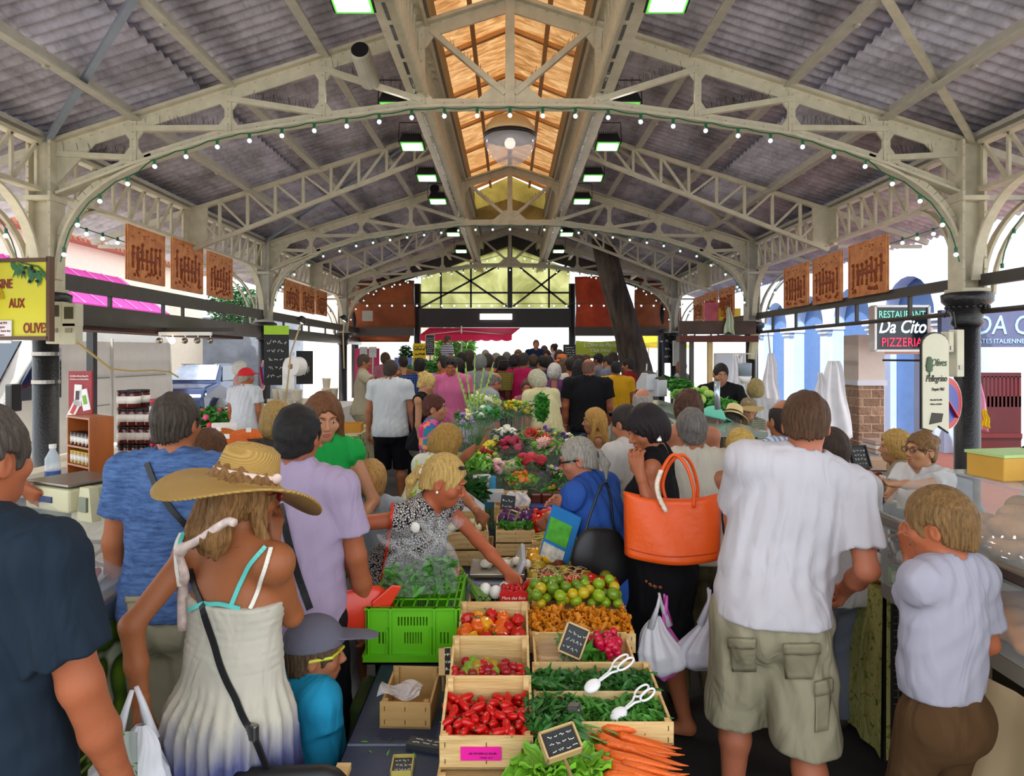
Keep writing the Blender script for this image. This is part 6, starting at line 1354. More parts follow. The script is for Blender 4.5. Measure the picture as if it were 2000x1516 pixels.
e = board('tall chalk menu with a lime green header beyond the second left column', P(540, 700, 11.8), .42, .95, .25, rows=5, seed=4, r=.005); MB().box((0, -.004, .5), (.42, .03, .16)).ob('green_header', mat('#a8d820', .5), e)
board('plain black menu board hanging over the left stall', P(595, 718, 12.4), .3, .62, .1, rows=1, seed=5, r=.004)
board('grey metal box board above the left stall', P(524, 680, 11.9), .12, .55, 0, '#b4b4b0', rows=0, name='metal_case', cat='case'); board('white narrow panel hanging over the left stall', P(552, 672, 12.2), .1, .65, 0, '#e8e8e4', rows=0, name='blank_sheet', cat='panel')
e = empty('paper_roll', tuple(P(568, 716, 11.)), 0, 'big roll of white paper hanging at the left stall', 'paper roll'); MB().lathe([(.05, 0), (.16, .0), (.16, .24), (.05, .24)], (0, .0, 0), 22, Matrix.Rotation(-PI/2, 3, 'X') @ Matrix.Rotation(.3, 3, 'Y')).ob('roll', mat('#f4f2ee', .7), e, bevel=.005); MB().lathe([(.045, -.01), (.045, .01)], (0, 0, 0), 12, Matrix.Rotation(-PI/2, 3, 'X')).ob('core', mat('#8a6a44', .8), e)
MB().box((-.08, .12, -.45), (.2, .01, .9)).ob('hanging_sheet', mat('#f4f2ee', .7), e)
for k, (p0, p1, p2) in enumerate(((P(556, 800, 10.2), P(568, 690, 10.4), P(590, 625, 10.5)), (P(672, 720, 12.5), P(670, 650, 12.5), P(673, 622, 12.5)))):
 e = empty('arm_lamp', tuple(p0), 0, 'slim pole lamp over the left stall, %s one' % ('nearer' if k == 0 else 'farther'), 'lamp'); MB().tube([(0, 0, 0), p1-p0, p2-p0], .013, 6).ob('pole', mat('#b8a078', .4), e)
 q = p2-p0; MB().lathe([(.02, .06), (.05, .05), (.1, -.03), (.09, -.03)], tuple(q), 14, Matrix.Rotation(.6, 3, 'Y')).ob('lamp_shade', M_black, e); MB().ball(tuple(q+Vector((.015, 0, -.02))), .045, 10, 6).ob('bulb', mat('#fff6e0', .3, var=0, emit=5.), e, True)
# stalls left: white cloth table with tubs; green-brown cloth table
def box_table(lab, x0, x1, y0, y1, z, clothm, topm=None, drop=None, name='stall_table'):
 e = empty(name, ((x0+x1)/2, (y0+y1)/2, 0), 0, lab, 'table'); dx, dy = (x1-x0)/2, (y1-y0)/2; d = drop or z-.05; t = 30
 MB().box((0, 0, z-.015), (dx*2, dy*2, .03)).ob('table_top', topm or clothm, e)
 mb = MB(); w = lambda u, a: .012*math.sin(u*38+a)
 for a, b, ax in (((-dx, -dy), (dx, -dy), 0), ((dx, -dy), (dx, dy), 1), ((-dx, dy), (-dx, -dy), 1), ((dx, dy), (-dx, dy), 0)):
  def fn(u, v, a=a, b=b, ax=ax):
   x = a[0]+(b[0]-a[0])*u; y = a[1]+(b[1]-a[1])*u; o = w(u*(dx if ax == 0 else dy)*2, a[0])*(1-v)+.012*(1 if ax == 0 else 1)
   if ax == 0: y += o*(-1 if a[1] < 0 else 1)
   else: x += o*(1 if a[0] > 0 else -1)
   return (x, y, z-d+d*v)
  mb.grid(fn, t, 6)
 mb.ob('table_cloth', clothm, e, True)
 for sx in (-1, 1):
  for sy in (-1, 1): MB().box((sx*(dx-.05), sy*(dy-.05), (z-.03)/2), (.04, .04, z-.03)).ob('leg', M_steel, e)
 return e
def clothpat(c, kind='leafy', c2='#8a9a34', c3='#5a4a24', sc=.5): return fabric(c, kind, c2, c3, sc)
box_table('long stall table under a cloth printed with brown and green leaves, left side', -3.3, -2.0, 7.9, 10.2, .85, fabric('#c9c4a0', 'leafy', '#6a7a24', '#3a3c1c', .5))
box_table('white clothed stall table at the left with stacks of tubs', -4.6, -2.9, 10.6, 13.2, 1.0, mat('#eeeeee', .8, bump=.3, bs=5))
TUB = MB().lathe([(.055, 0), (.07, .16), (.075, .165), (.075, .18), (.05, .18)], n=14).ob('plastic_tub', mat('#e6dcc4', .4, var=.06), smooth=True); tag(TUB, 'cream plastic tub stacked on the white clothed table at the left', 'tub', 'tubs on the white clothed left table')
rg = random.Random(2); fst = True
for i in range(11):
 for j in range(rg.randint(1, 3)):
  loc = (-4.1+i*.11+rg.uniform(-.02, .02), 11+rg.uniform(-.25, .3), 1.0+.17*j)
  if fst: TUB.location = loc; fst = False
  else: dup(TUB, loc)
e = empty('blue_crate', (-2.75, 9.3, .85), .1, 'blue plastic crate of packets on the leaf print table', 'crate'); mb = MB(); [mb.box(*a) for a in (((0, 0, .01), (.5, .32, .02)), ((0, -.16, .09), (.5, .02, .18)), ((0, .16, .09), (.5, .02, .18)), ((-.25, 0, .09), (.02, .32, .18)), ((.25, 0, .09), (.02, .32, .18)))]; mb.ob('crate_walls', mat('#3c5a9c', .5), e)
e = empty('cardboard_box', (-2.25, 9.2, .85), .1, 'ochre cardboard box beside the blue crate', 'box'); mb = MB(); [mb.box(*a) for a in (((0, 0, .01), (.4, .3, .02)), ((0, -.15, .06), (.4, .015, .12)), ((0, .15, .06), (.4, .015, .12)), ((-.2, 0, .06), (.015, .3, .12)), ((.2, 0, .06), (.015, .3, .12)))]; mb.ob('box_walls', mat('#c88a2c', .7), e)
# spices table
box_table('spice stall table behind the blue heather T-shirt man', -4.4, -2.5, 5.4, 8.2, .86, mat('#d8c8a8', .7))
for i, (px, py, Y, col, nm) in enumerate(((440, 862, 7.3, '#d8641c', 'orange'), (482, 843, 7.9, '#e06a1e', 'bright orange'), (468, 872, 6.6, '#c8241c', 'red'), (425, 845, 8.0, '#c86a14', 'amber'), (505, 882, 6.6, '#e0a01c', 'yellow'), (410, 880, 6.5, '#8a1c14', 'dark red'))):
 p = P(px, py, Y); e = empty('spice_bowl', (p.x, p.y, .86), 0, 'wide flat basket heaped with %s spice on the spice table' % nm, 'basket'); MB().lathe([(.14, 0), (.26, .07), (.27, .08), (.24, .08), (.1, .03)], n=26).ob('basket', mat('#6a4a28', .7, var=.2, vs=30), e, True)
 MB().ball((0, 0, .07), (.24, .24, .1), 22, 10, fn=lambda t, p: 1+.03*math.sin(t*9)).ob('spice_heap', mat(col, .8, var=.3, vs=60, bump=1., bs=120), e, True)
 MB().box((.1, -.2, .18), (.06, .004, .05)).ob('price_tag', M_white, e)
# wooden jam shelf
def jar_proto(lidc, jc, r=.035, h=.09, lab='', grp='', labc='#efe8da'):
 e = empty('jam_jar', (0, 0, 0), 0, lab, 'jar', grp); a = MB().lathe([(r*.9, 0), (r, .008), (r, h*.8), (r*.85, h*.88), (r*.85, h*.9)], n=14).ob('glass', mat(jc, .12, var=.1, spec=.8), e, True)
 b = MB().lathe([(r*.95, h*.86), (r, h*.88), (r, h), (r*.9, h*1.02)], n=14).ob('lid', mat(lidc, .35, metal=.3), e, True); c = MB().lathe([(r*1.02, h*.25), (r*1.02, h*.68)], n=14).ob('label', mat(labc, .6), e, True)
 return proto(e, a, b, c)
Ys = 3.62; e = empty('jam_shelf', (pxx(176, Ys), Ys, pz(945, Ys)), math.radians(-30), 'tall wooden shelf unit of jam jars standing on the left counter', 'shelf'); M_wd = mat('#a85a24', .45, var=.15, cs=(6, 6, 1), vs=4)
e.rotation_euler = (0, 0, math.radians(-36)); w, dd, h = .27, .12, .37
MB().bx(-w/2-.006, -w/2+.006, -dd/2, dd/2, 0, h).ob('side_panel', M_wd, e); MB().bx(w/2-.006, w/2+.006, -dd/2, dd/2, 0, h).ob('side_panel', M_wd, e); MB().bx(-w/2, w/2, dd/2-.01, dd/2, 0, h).ob('back_panel', M_wd, e)
for z in (.0, .1, .2, h-.012): MB().bx(-w/2+.006, w/2-.006, -dd/2, dd/2, z, z+.01).ob('shelf_board', M_wd, e)
J1 = jar_proto('#c8a028', '#b08a3c', .021, .07, 'small gold lidded jar on the lower level of the wooden jam shelf', 'gold lidded jars on the jam shelf'); J2 = jar_proto('#2a1c18', '#4a2418', .021, .07, 'small dark jar on the upper level of the wooden jam shelf', 'dark jars on the jam shelf')
Mx = Matrix.Translation(e.location) @ e.rotation_euler.to_matrix().to_4x4()
def put(pr, locs, rots=None, first=[None], sc=1.):
 for i, l in enumerate(locs):
  if i == 0: pr.location = l; pr.scale = (sc,)*3 if not isinstance(sc, list) else (sc[i],)*3
  else: dup(pr, l, (rots[i] if rots else (0, 0, 0)), sc if not isinstance(sc, list) else sc[i])
 if rots: pr.rotation_euler = rots[0]
put(J1, [Mx @ Vector((-.105+.047*i, y, .11)) for i in range(5) for y in (-.035, .0)]); put(J2, [Mx @ Vector((-.105+.047*i, y, .21)) for i in range(5) for y in (-.035, .0)])
# poster above shelf
e = empty('jam_poster', tuple(P(158, 779, 3.75)), math.radians(-8), 'crimson poster with pictures of jam jars above the wooden shelf', 'poster'); w, h = 50*3.75/F, 108*3.75/F
MB().box((0, 0, 0), (w, .012, h)).ob('sheet', mat('#9c2a34', .5, var=.2, vs=12), e)
for x, z, a, col in ((-.01, .02, .05, '#4a3038'), (.035, -.005, -.2, '#7ab040'), (-.035, -.06, .5, '#c83c3c')):
 MB().box((x, -.009, z), (.045, .006, .12), rot=(0, a, 0)).ob('picture_card', M_white, e); MB().box((x, -.014, z), (.02, .004, .05), rot=(0, a, 0)).ob('picture_jar', mat(col, .5), e)
MB().ball((.015, -.01, -.11), (.012, .004, .025), 12, 8).ob('oval_badge', M_white, e, True)
text('La Confiture Allontees Rouge Noir', .0135, M_w, e, facing((0, -.01, .128), 0), xs=.6); text('& Confiture extra de la Haute-Rivière', .0125, M_w, e, facing((0, -.01, .11), 0), xs=.6)
tag(MB().box(P(160, 851, 3.8), (.015, .015, .12)).ob('poster_clip', M_blk), 'black clip post joining the poster to the shelf', 'clip')
# stack of jam jars (tower)
J3 = jar_proto('#23181a', '#5a2018', .04, .1, 'jam jar with a dark cloth lid in the tall stack behind the counter', 'dark lidded jars of the tall stack'); J4 = jar_proto('#c02038', '#7a2430', .055, .12, 'large jar with a red lid at the right of the tall jar stack', 'red lidded jars of the tall stack')
put(J3, [P(243+i*17, 868, 3.9).xyz+Vector((0, .1*j, -.1+.105*k-.0)) for k in range(4) for i in range(5 if k < 3 else 2) for j in range(2)]); put(J4, [P(313, 868, 3.85)+Vector((0, 0, -.11+.125*k)) for k in range(3)])
J5 = jar_proto('#d8b030', '#c88a2c', .03, .07, 'little honey jar with a gold lid on the ledge beside the jar stack', 'honey jars by the jar stack'); put(J5, [P(328+i*9, 892+i*1, 3.9)+Vector((0, .0, -.03)) for i in range(6)])
ld = MB().bx(-2.9, -1.75, 3.55, 4.3, pz(925, 3.9)-.07, pz(925, 3.9)-.03); tag(ld.ob('back_ledge', mat('#b8b4ac', .4)), 'grey shelf board carrying the jar stack', 'shelf');
tag(MB().bx(-2.85, -2.8, 3.6, 4.25, 0, pz(925, 3.9)-.07).ob('ledge_leg', M_steel), 'steel support under the jar stack shelf', 'support'); tag(MB().bx(-2.0, -1.95, 3.6, 4.25, 0, pz(925, 3.9)-.07).ob('ledge_leg', M_steel), 'second steel support under the jar stack shelf', 'support')
# ---- glass display counter on the left
e = empty('display_counter', (0, 0, 0), 0, 'long glass display counter with an apple print cloth on the left', 'counter')
t = mk('apple_print'); v_ = t.n('ShaderNodeTexVoronoi', feature='SMOOTH_F1'); v_.inputs['Scale'].default_value = 13; v_.inputs['Randomness'].default_value = .9; t.l(t.co((1, 1, .7)), v_.inputs['Vector'])
t.base(t.ramp(v_.outputs['Distance'], [(.0, '#b8d060'), (.18, '#84b02c'), (.4, '#56821a'), (.52, '#26400e'), (.62, '#dfe8c8')])); t.b.inputs['Roughness'].default_value = .5
M_apple = t.m; cx1 = -1.52
MB().bx(-2.6, cx1, 1.7, 3.25, 0, .9).ob('base', M_apple, e); MB().bx(-2.65, cx1+.03, 1.65, 3.3, .9, .99).ob('steel_edge', M_steel, e, bevel=.01)
text('NATURE', .13, mat('#b4cc78', .6), e, Matrix.Translation((cx1+.004, 2.35, .45)) @ Matrix.Rotation(PI/2, 4, 'Z') @ Matrix.Rotation(PI/2, 4, 'X') @ Matrix.Rotation(-PI/2, 4, 'Z'), xs=.8)
M_gls = mat('#e8f2f4', .03, var=0, alpha=.18, spec=1.)
mb = MB(); mb.grid(lambda u, v: (cx1+.01-.62*v**1.2, 1.7+1.5*u, .99+.3*math.sin(PI/2*v)), 2, 10); mb.ob('curved_glass', M_gls, e, True, solid=.006)
for y in (1.7, 3.2): MB().prism([(cx1, .99), (cx1-.25, 1.2), (cx1-.62, 1.29), (-2.6, 1.29), (-2.6, .99)], lambda p: (p[0], y, p[1]), lambda p: (p[0], y+.006, p[1])).ob('end_glass', M_gls, e)
MB().bx(-2.6, cx1-.62, 1.7, 3.2, 1.285, 1.295).ob('top_glass', M_gls, e)
tag(MB().bx(-2.55, cx1-.04, 1.75, 3.18, .992, 1.0).ob('display_tray', mat('#c8c4be', .3, metal=.5)), 'steel tray inside the left glass counter', 'tray')
rg = random.Random(9)
fr = [('nut_bowl', '#c89a50', 'tan nuts'), ('fruit_bowl', '#b02430', 'candied red fruit'), ('date_bowl', '#5a2c1a', 'brown dates'), ('fig_bowl', '#7a4a2c', 'dried figs'), ('apricot_bowl', '#d88434', 'dried apricots'), ('ham_tray', '#c85a5a', 'pink slices'), ('paste_bowl', '#a8342c', 'red paste'), ('cheese_tray', '#e0c890', 'pale cheese')]
n_ = 0
for a in range(4):
 for b in range(4):
  nm, col, lab = fr[n_ % 8]; n_ += 1; x = -2.42+.24*a; y = 1.95+.33*b
  e = empty(nm, (x, y, 1.0), 0, 'tray of %s in the left counter, %s row, %s from the aisle' % (lab, NTH[b], NTH[3-a]), 'food tray')
  MB().lathe([(.08, 0), (.1, .03), (.105, .03), (.09, .015)], n=18, sq=1.3).ob('dish', M_white, e, True)
  mb = MB()
  for q in range(26): r_ = rg.random()**.5*.075; t_ = rg.uniform(0, 6.3); mb.ball((r_*math.cos(t_), r_*1.3*math.sin(t_), .03+rg.random()*.015), rg.uniform(.013, .022), 6, 4)
  mb.ob('filling', mat(col, .5, var=.3, vs=20), e, True); MB().box((0, -.09, .07), (.07, .003, .035), rot=(-.5, 0, 0)).ob('price_card', M_white, e)
e = empty('kitchen_scale', tuple(P(150, 955, 2.95)+Vector((0, 0, -.04))), math.radians(-25), 'old beige shop scale with a flat steel plate on the left counter', 'scale'); M_bei = mat('#cfcaa4', .5)
MB().box((0, 0, .02), (.3, .26, .1)).ob('housing', M_bei, e, bevel=.012); MB().box((0, 0, .085), (.3, .26, .012)).ob('weighing_plate', M_steel, e, bevel=.004); MB().prism([(.16, -.06), (.26, -.06), (.24, .08), (.18, .08)], lambda p: (p[0], -.1, p[1]), lambda p: (p[0], -.06, p[1])).ob('display_frame', M_bei, e); MB().box((.21, -.105, .01), (.05, .01, .06)).ob('display_window', mat('#6a7460', .2), e)
text('SCALEX', .03, M_blk, e, facing((.0, -.135, .02), 0)) if False else MB().box((0, -.133, .02), (.09, .006, .025)).ob('maker_plate', mat('#2c3a6a', .4), e)
e = empty('water_bottle', tuple(P(103, 923, 3.3)+Vector((0, 0, -.08))), 0, 'clear plastic water bottle with a blue label behind the scale', 'bottle'); MB().lathe([(.03, 0), (.034, .01), (.034, .15), (.014, .19), (.014, .2)], n=14).ob('bottle_body', mat('#e4eef4', .08, var=0, alpha=.5), e, True); MB().lathe([(.0345, .03), (.0345, .09)], n=14).ob('label', mat('#3c5a9c', .5), e); MB().lathe([(.016, .2), (.016, .22)], n=10).ob('cap', M_white, e)
# ================================================================ right side of the market
# facade street right
M_blue = mat('#c4d8f6', .7, var=.06, vs=2); M_lb = mat('#e6ecf6', .6, var=.03)
XF = 8.6
def wallR(x, y0, y1, z0, z1, m, lab, name='shop_wall'): return tag(MB().bx(x, x+.25, y0, y1, z0, z1).ob(name, m), lab, 'wall')
# pale blue arcade
e = empty('blue_arcade', (0, 0, 0), 0, 'pale blue arcaded shop front on the right', 'building')
def arch(y0, y1, zs=2.7, zt=4.6):
 mb = MB(); ym = (y0+y1)/2; r = (y1-y0)/2-.28; pts = [(y0, 0), (y0+.28, 0), (y0+.28, zs)]+[(ym-r*math.cos(PI*i/12), zs+r*math.sin(PI*i/12)) for i in range(1, 12)]+[(y1-.28, zs), (y1-.28, 0), (y1, 0), (y1, zt), (y0, zt)]
 mb.prism(pts, lambda p: (XF, p[0], p[1]), lambda p: (XF+.3, p[0], p[1])); mb.ob('arch_wall', M_blue, e)
 for y in ((y0, y1) if y1 > 22 else (y0,)): MB().bx(XF-.12, XF+.32, y-.2, y+.2, 0, zs-.1).ob('pilaster', M_blue, e); MB().bx(XF-.2, XF+.34, y-.3, y+.3, zs-.1, zs+.05).ob('cornice', M_lb, e); MB().bx(XF-.16, XF+.32, y-.25, y+.25, zs-.2, zs-.15).ob('moulding', M_lb, e)
 MB().bx(XF+.31, XF+.36, y0+.1, y1-.1, 0, 4.2).ob('blue_shutter', mat('#5a7cb4', .6), e)
arch(13.2, 15.6); arch(15.6, 18.); arch(18., 20.4); arch(20.4, 22.8)
wallR(9.6, 9, 34, 0, 5.2, mat('#dfe8f4', .7, var=.05), 'pale blue-white house wall far right')
t = mk('stone_blocks'); br = t.n('ShaderNodeTexBrick'); br.inputs['Scale'].default_value = 1.7; br.inputs['Color1'].default_value = (*lin('#b08c6c'), 1); br.inputs['Color2'].default_value = (*lin('#8c6a50'), 1); br.inputs['Mortar'].default_value = (*lin('#c8b49c'), 1); br.inputs['Mortar Size'].default_value = .012
mp = t.co((1, 1, 1), (PI/2, 0, 0)); t.l(mp, br.inputs['Vector']); t.base(br.outputs[0]); t.bump(t.noise(12, 5), 1., .05); M_stone = t.m
Yp = 11.6; x0, x1 = pxx(1662, Yp), pxx(1712, Yp)
e = empty('stone_pillar', ((x0+x1)/2, Yp, 0), 0, 'rough stone block pillar below the pizzeria sign', 'pillar'); wp_ = (x1-x0)
MB().box((0, 0, pz(752, Yp)/2), (wp_, .5, pz(752, Yp))).ob('stone_shaft', M_stone, e, bevel=.02); MB().bx(-wp_/2-.03, wp_/2+.03, -.28, .28, pz(752, Yp), pz(742, Yp)).ob('capstone', M_lb, e); MB().bx(-wp_/2, wp_/2, -.25, .25, pz(742, Yp), pz(655, Yp)).ob('plaster_head', mat('#e2d4c8', .7, var=.06), e)
e = empty('shop_doorway', (0, 11.9, 0), 0, 'pale blue doorway with rounded top corners right of the stone pillar', 'doorway'); xa, xb, xc, xd = pxx(1712, 11.9), pxx(1722, 11.9), pxx(1795, 11.9), pxx(1815, 11.9)
MB().bx(xa, xb, -.1, .1, 0, pz(700, 11.9)).ob('jamb', M_lb, e); MB().bx(xc, xd, -.15, .15, 0, pz(650, 11.9)).ob('jamb', M_blue, e); MB().bx(xa, xd, -.1, .1, pz(692, 11.9), pz(640, 11.9)).ob('lintel', mat('#b98c78', .6), e); MB().bx(xb, xc, .9, 1., 0, 2.2).ob('inner_wall', M_blue, e); MB().box(((xb+xc)/2, .86, pz(705, 12.7)), (.25, .02, .25)).ob('notice', M_white, e)
# red wooden door
e = empty('dark_red_gate', (0, 12.5, 0), 0, 'dark red wooden gate with a barred upper part at the right edge', 'door'); xa, xb = pxx(1905, 12.5), pxx(2060, 12.5)
MB().bx(xa, xb, 0, .08, 0, pz(795, 12.5)+.2).ob('lower_panel', mat('#4a1418', .5, var=.15), e); mb = MB()
for k in range(20): mb.bx(xa+(xb-xa)*k/20, xa+(xb-xa)*(k+.55)/20, 0, .05, pz(795, 12.5), pz(735, 12.5))
mb.ob('bars', mat('#5a1c20', .5), e); MB().bx(xa-.12, xa, -.03, .1, 0, pz(700, 12.5)).ob('door_post', mat('#6a4a30', .6), e); MB().bx(xa, xb, .0, .08, pz(737, 12.5), pz(728, 12.5)).ob('top_rail', mat('#4a1418', .5), e); MB().bx(xa, xb, -.03, .0, pz(855, 12.5), pz(847, 12.5)).ob('mid_rail', mat('#5c1a1c', .5), e)
tag(MB().bx(5.42, 12, 6, 16, -.02, .0).ob('terracotta_pavement', mat('#a8604a', .8, var=.1)), 'reddish pavement in front of the gate', 'pavement')
# neon pizzeria sign
Yn = 10.8; e = empty('pizzeria_sign', tuple(P(1756, 642, Yn)), 0, 'neon sign box reading Restaurant Da Cito Pizzeria', 'sign'); w, h = 104*Yn/F, 86*Yn/F
MB().box((0, 0, 0), (w, .14, h)).ob('box', mat('#16242c', .15, var=.1), e); mb = MB()
for d in (-1, 1): mb.box((d*w/2, -.01, 0), (.035, .18, h)); mb.box((0, -.01, d*h/2), (w, .18, .035))
mb.ob('frame', M_white, e)
MB().bar((.35, .05, h*.3), (.35, 1.1, h*.3), .03, .03).ob('bracket', M_steel, e); text('RESTAURANT', .16, mat('#7ad8b8', .4, var=0, emit=.9), e, facing((0, -.08, h*.31), 0), xs=.76); text('Da Cito', .3, mat('#f4f8ff', .4, var=0, emit=1.5), e, facing((0, -.08, .02), 0), shear=.3, xs=.78, bold=.01); text('PIZZERIA', .2, mat('#f02a50', .4, var=0, emit=1.2), e, facing((0, -.08, -h*.32), 0), xs=.82)
e = empty('restaurant_fascia', tuple(P(1935, 642, 10.4)), 0, 'grey-blue restaurant fascia lettered DA CITO at the right edge', 'sign'); MB().box((0, 0, 0), (200*10.4/F, .1, 72*10.4/F)).ob('panel', mat('#535a7c', .6, var=.08), e)
M_ltb = mat('#9ccaf0', .5, var=0); text('DA CITO', .42, M_ltb, e, facing((-.3, -.06, .04), 0), bold=.004, shear=.12, xs=.85, align='LEFT'); text('PATES ITALIENNE - PIZZA', .1, M_ltb, e, facing((-.3, -.06, -.2), 0), align='LEFT')
# olive board + ballast boxes on near right column
e = empty('olive_board', tuple(P(1826, 746, 6.3)), math.radians(14), 'pale arched board lettered Olives Pellegrino hanging on the near right column', 'sign'); w, h = 56*6.3/F, 190*6.3/F; w = .3
pts = [(-w/2, -h/2+.03), (-w*.1, -h/2), (w*.1, -h/2+.05), (w/2, -h/2-.02), (w/2, h*.38)]+[(w/2*math.cos(a), h*.38+.11*math.sin(a)) for a in [PI*i/8 for i in range(1, 8)]]+[(-w/2, h*.38)]
MB().prism(pts, lambda p: (p[0], -.012, p[1]), lambda p: (p[0], .012, p[1])).ob('board', mat('#dcd6bc', .5, var=.04), e); MB().prism([(p[0]*1.07, p[1]*1.03) for p in pts], lambda p: (p[0], .0, p[1]), lambda p: (p[0], .016, p[1])).ob('dark_edge', M_blk, e)
MB().bar((.1, .01, .2), (.12, .75, .2), .02, .02).ob('bracket', M_blk, e); M_oli = mat('#3c5a34', .5); text('Olives', .1, M_oli, e, facing((.03, -.016, .18), 0), shear=.3, xs=.7); text('Pellegrino', .09, mat('#1c1a18', .5), e, facing((0, -.016, .03), 0), shear=.3, xs=.68); text('Depuis 1962', .04, M_blk, e, facing((.02, -.016, -.07), 0), shear=.2, xs=.7)
text('Marché Forville', .022, M_blk, e, facing((0, -.016, -.17), 0)); text('Olives et huiles', .022, M_blk, e, facing((0, -.016, -.21), 0)); mb = MB(); [mb.ball((-.08, -.018, .12+.03*i), (.045-.006*abs(i-1), .004, .03), 10, 6) for i in range(4)]; mb.bar((-.08, -.018, .05), (-.08, -.018, .12), .01, .006); mb.ob('tree_emblem', M_oli, e, True)
MB().prism([(-.08, -.4), (.06, -.38), (.08, -.3), (-.05, -.29)], lambda p: (p[0], -.018, p[1]), lambda p: (p[0], -.013, p[1])).ob('picture', mat('#3a342c', .6), e)
for k, (px, py, w, h, lab) in enumerate(((1868, 690, 17, 92, 'tall cream tube-light box on the near right column'), (1850, 668, 12, 40, 'short cream junction box beside the olive board'))):
 e = empty('junction_box', tuple(P(px, py, 6.55)), .2, lab, 'electric box'); MB().box((0, 0, 0), (w*6.55/F, .1, h*6.55/F)).ob('case', mat('#d8d2b8', .5), e, bevel=.008); MB().box((0, -.055, -h*.3*6.55/F), (w*.5*6.55/F, .01, .04)).ob('catch', M_steel, e)
e = empty('junction_box', tuple(P(1472, 677, 12.9)), .15, 'cream ballast box on the second right column', 'electric box'); MB().box((0, 0, 0), (.14, .1, .5), rot=(0, .12, 0)).ob('case', mat('#cfc8a0', .5), e, bevel=.01)
tag(MB().tube([P(1845, 620, 6.8), P(1850, 606, 6.7), P(1862, 610, 6.6), P(1866, 640, 6.6)], .008, 6).ob('cable_loop', M_blk), 'black cable loop above the olive board', 'cable')
# hanging aprons and bags
def hanging_cloth(lab, p, w, h, col, seed, name='hanging_apron', cat='apron', taper=.25):
 q = random.Random(seed); a = q.uniform(0, 6); mb = MB()
 mb.grid(lambda u, v: ((u-.5)*w*(taper+(1-taper)*(1-v)**.7)+.01*math.sin(v*9+a), .03*math.sin(u*14+a+v*3), -h*(1-v)-.06*h*math.sin(u*5+a)*(1-v)), 20, 14); return tag(mb.ob(name, col, smooth=True, solid=.006, loc=tuple(p)), lab, cat)
M_cl = mat('#f2f0f2', .8, bump=.3, bs=8)
hanging_cloth('white plastic bag hanging on chains right of the second right column', P(1505, 690, 11.2), .32, .85, M_cl, 1, 'hanging_bag', 'bag'); hanging_cloth('long white apron hanging beside the blue arcade', P(1628, 705, 9.), .55, 1.1, M_cl, 2); hanging_cloth('small white cloth bundle hanging left of the long apron', P(1602, 728, 9.), .2, .45, M_cl, 3, 'hanging_cloth', 'cloth')
e = empty('apron_rail', (0, 0, 0), 0, 'thin steel rail the white aprons hang from', 'rail'); MB().bar((2.95, 9.6, 1.93), (3.55, 9.6, 1.93), .02, .02).ob('bar', M_steel, e); [MB().bx(x-.01, x+.01, 9.59, 9.61, 0, 1.93).ob('upright', M_steel, e) for x in (2.95, 3.55)]
for k, px in enumerate((1437, 1452, 1443)): hanging_cloth('%s white apron hanging behind the black shirted stallholder' % ('left', 'right', 'middle')[k], P(px, 692, 9.4+.2*k), .24, .85, M_cl, 4+k)
hanging_cloth('pink plastic bag hanging near the dark red gate', P(1908, 735, 9.5), .3, .75, mat('#f0a8c8', .5, alpha=.9), 9, 'hanging_bag', 'bag'); hanging_cloth('yellow plastic bag hanging on the gate post', P(1924, 800, 9.4), .12, .25, mat('#e8c818', .5), 10, 'hanging_bag', 'bag')
hanging_cloth('green and white bag hanging from the rail by the second right column', P(1424, 600, 12.5), .2, .5, mat('#c8d4b8', .6), 11, 'hanging_bag', 'bag')
tag(MB().tube([P(1500, 650, 11.2), P(1504, 690, 11.2)], .012, 5).ob('chain', M_steel), 'steel chain holding the white bag', 'chain')
# stall kiosk behind vegetables: brown fascia with back panels, shelf
e = empty('vegetable_kiosk', (0, 0, 0), 0, 'brown kiosk frame behind the vegetable stall with a yellow back post', 'kiosk')
Yk = 12.6; MB().box(P(1400, 640, Yk), (150*Yk/F, .1, 26*Yk/F)).ob('fascia', mat('#4a3428', .6, var=.4, vs=3), e); MB().box(P(1400, 662, Yk-.1), (150*Yk/F, .3, 12*Yk/F)).ob('rolled_canvas', mat('#5c2a20', .7), e)
for px, col, w in ((1388, '#e8c888', 9), (1335, '#4a4640', 12), (1352, '#5c5a54', 7)): p = P(px, 0, Yk); MB().bx(p.x-w*Yk/F/2, p.x+w*Yk/F/2, Yk, Yk+.1, 0, pz(655, Yk)).ob('post', mat(col, .6), e)
p0, p1 = P(1398, 0, Yk+.4), P(1440, 0, Yk+.4); MB().bx(p0.x, p1.x, Yk+.4, Yk+.45, .9, pz(690, Yk)).ob('white_panel', M_lb, e)
tag(MB().box(P(1425, 615, 15.5), (.5, .06, .3)).ob('film_sign', mat('#e8c818', .5)), 'small yellow sign with a red mark beyond the right beam', 'sign'); tag(MB().box(P(1424, 616, 15.45), (.22, .02, .16)).ob('red_mark', mat('#d02848', .5)), 'red patch on the small yellow sign', 'sign mark'); tag(MB().box(P(1390, 612, 15.6), (.35, .06, .5)).ob('pink_sign', mat('#e8788a', .5, var=.2)), 'pink sign left of the small yellow sign', 'sign')
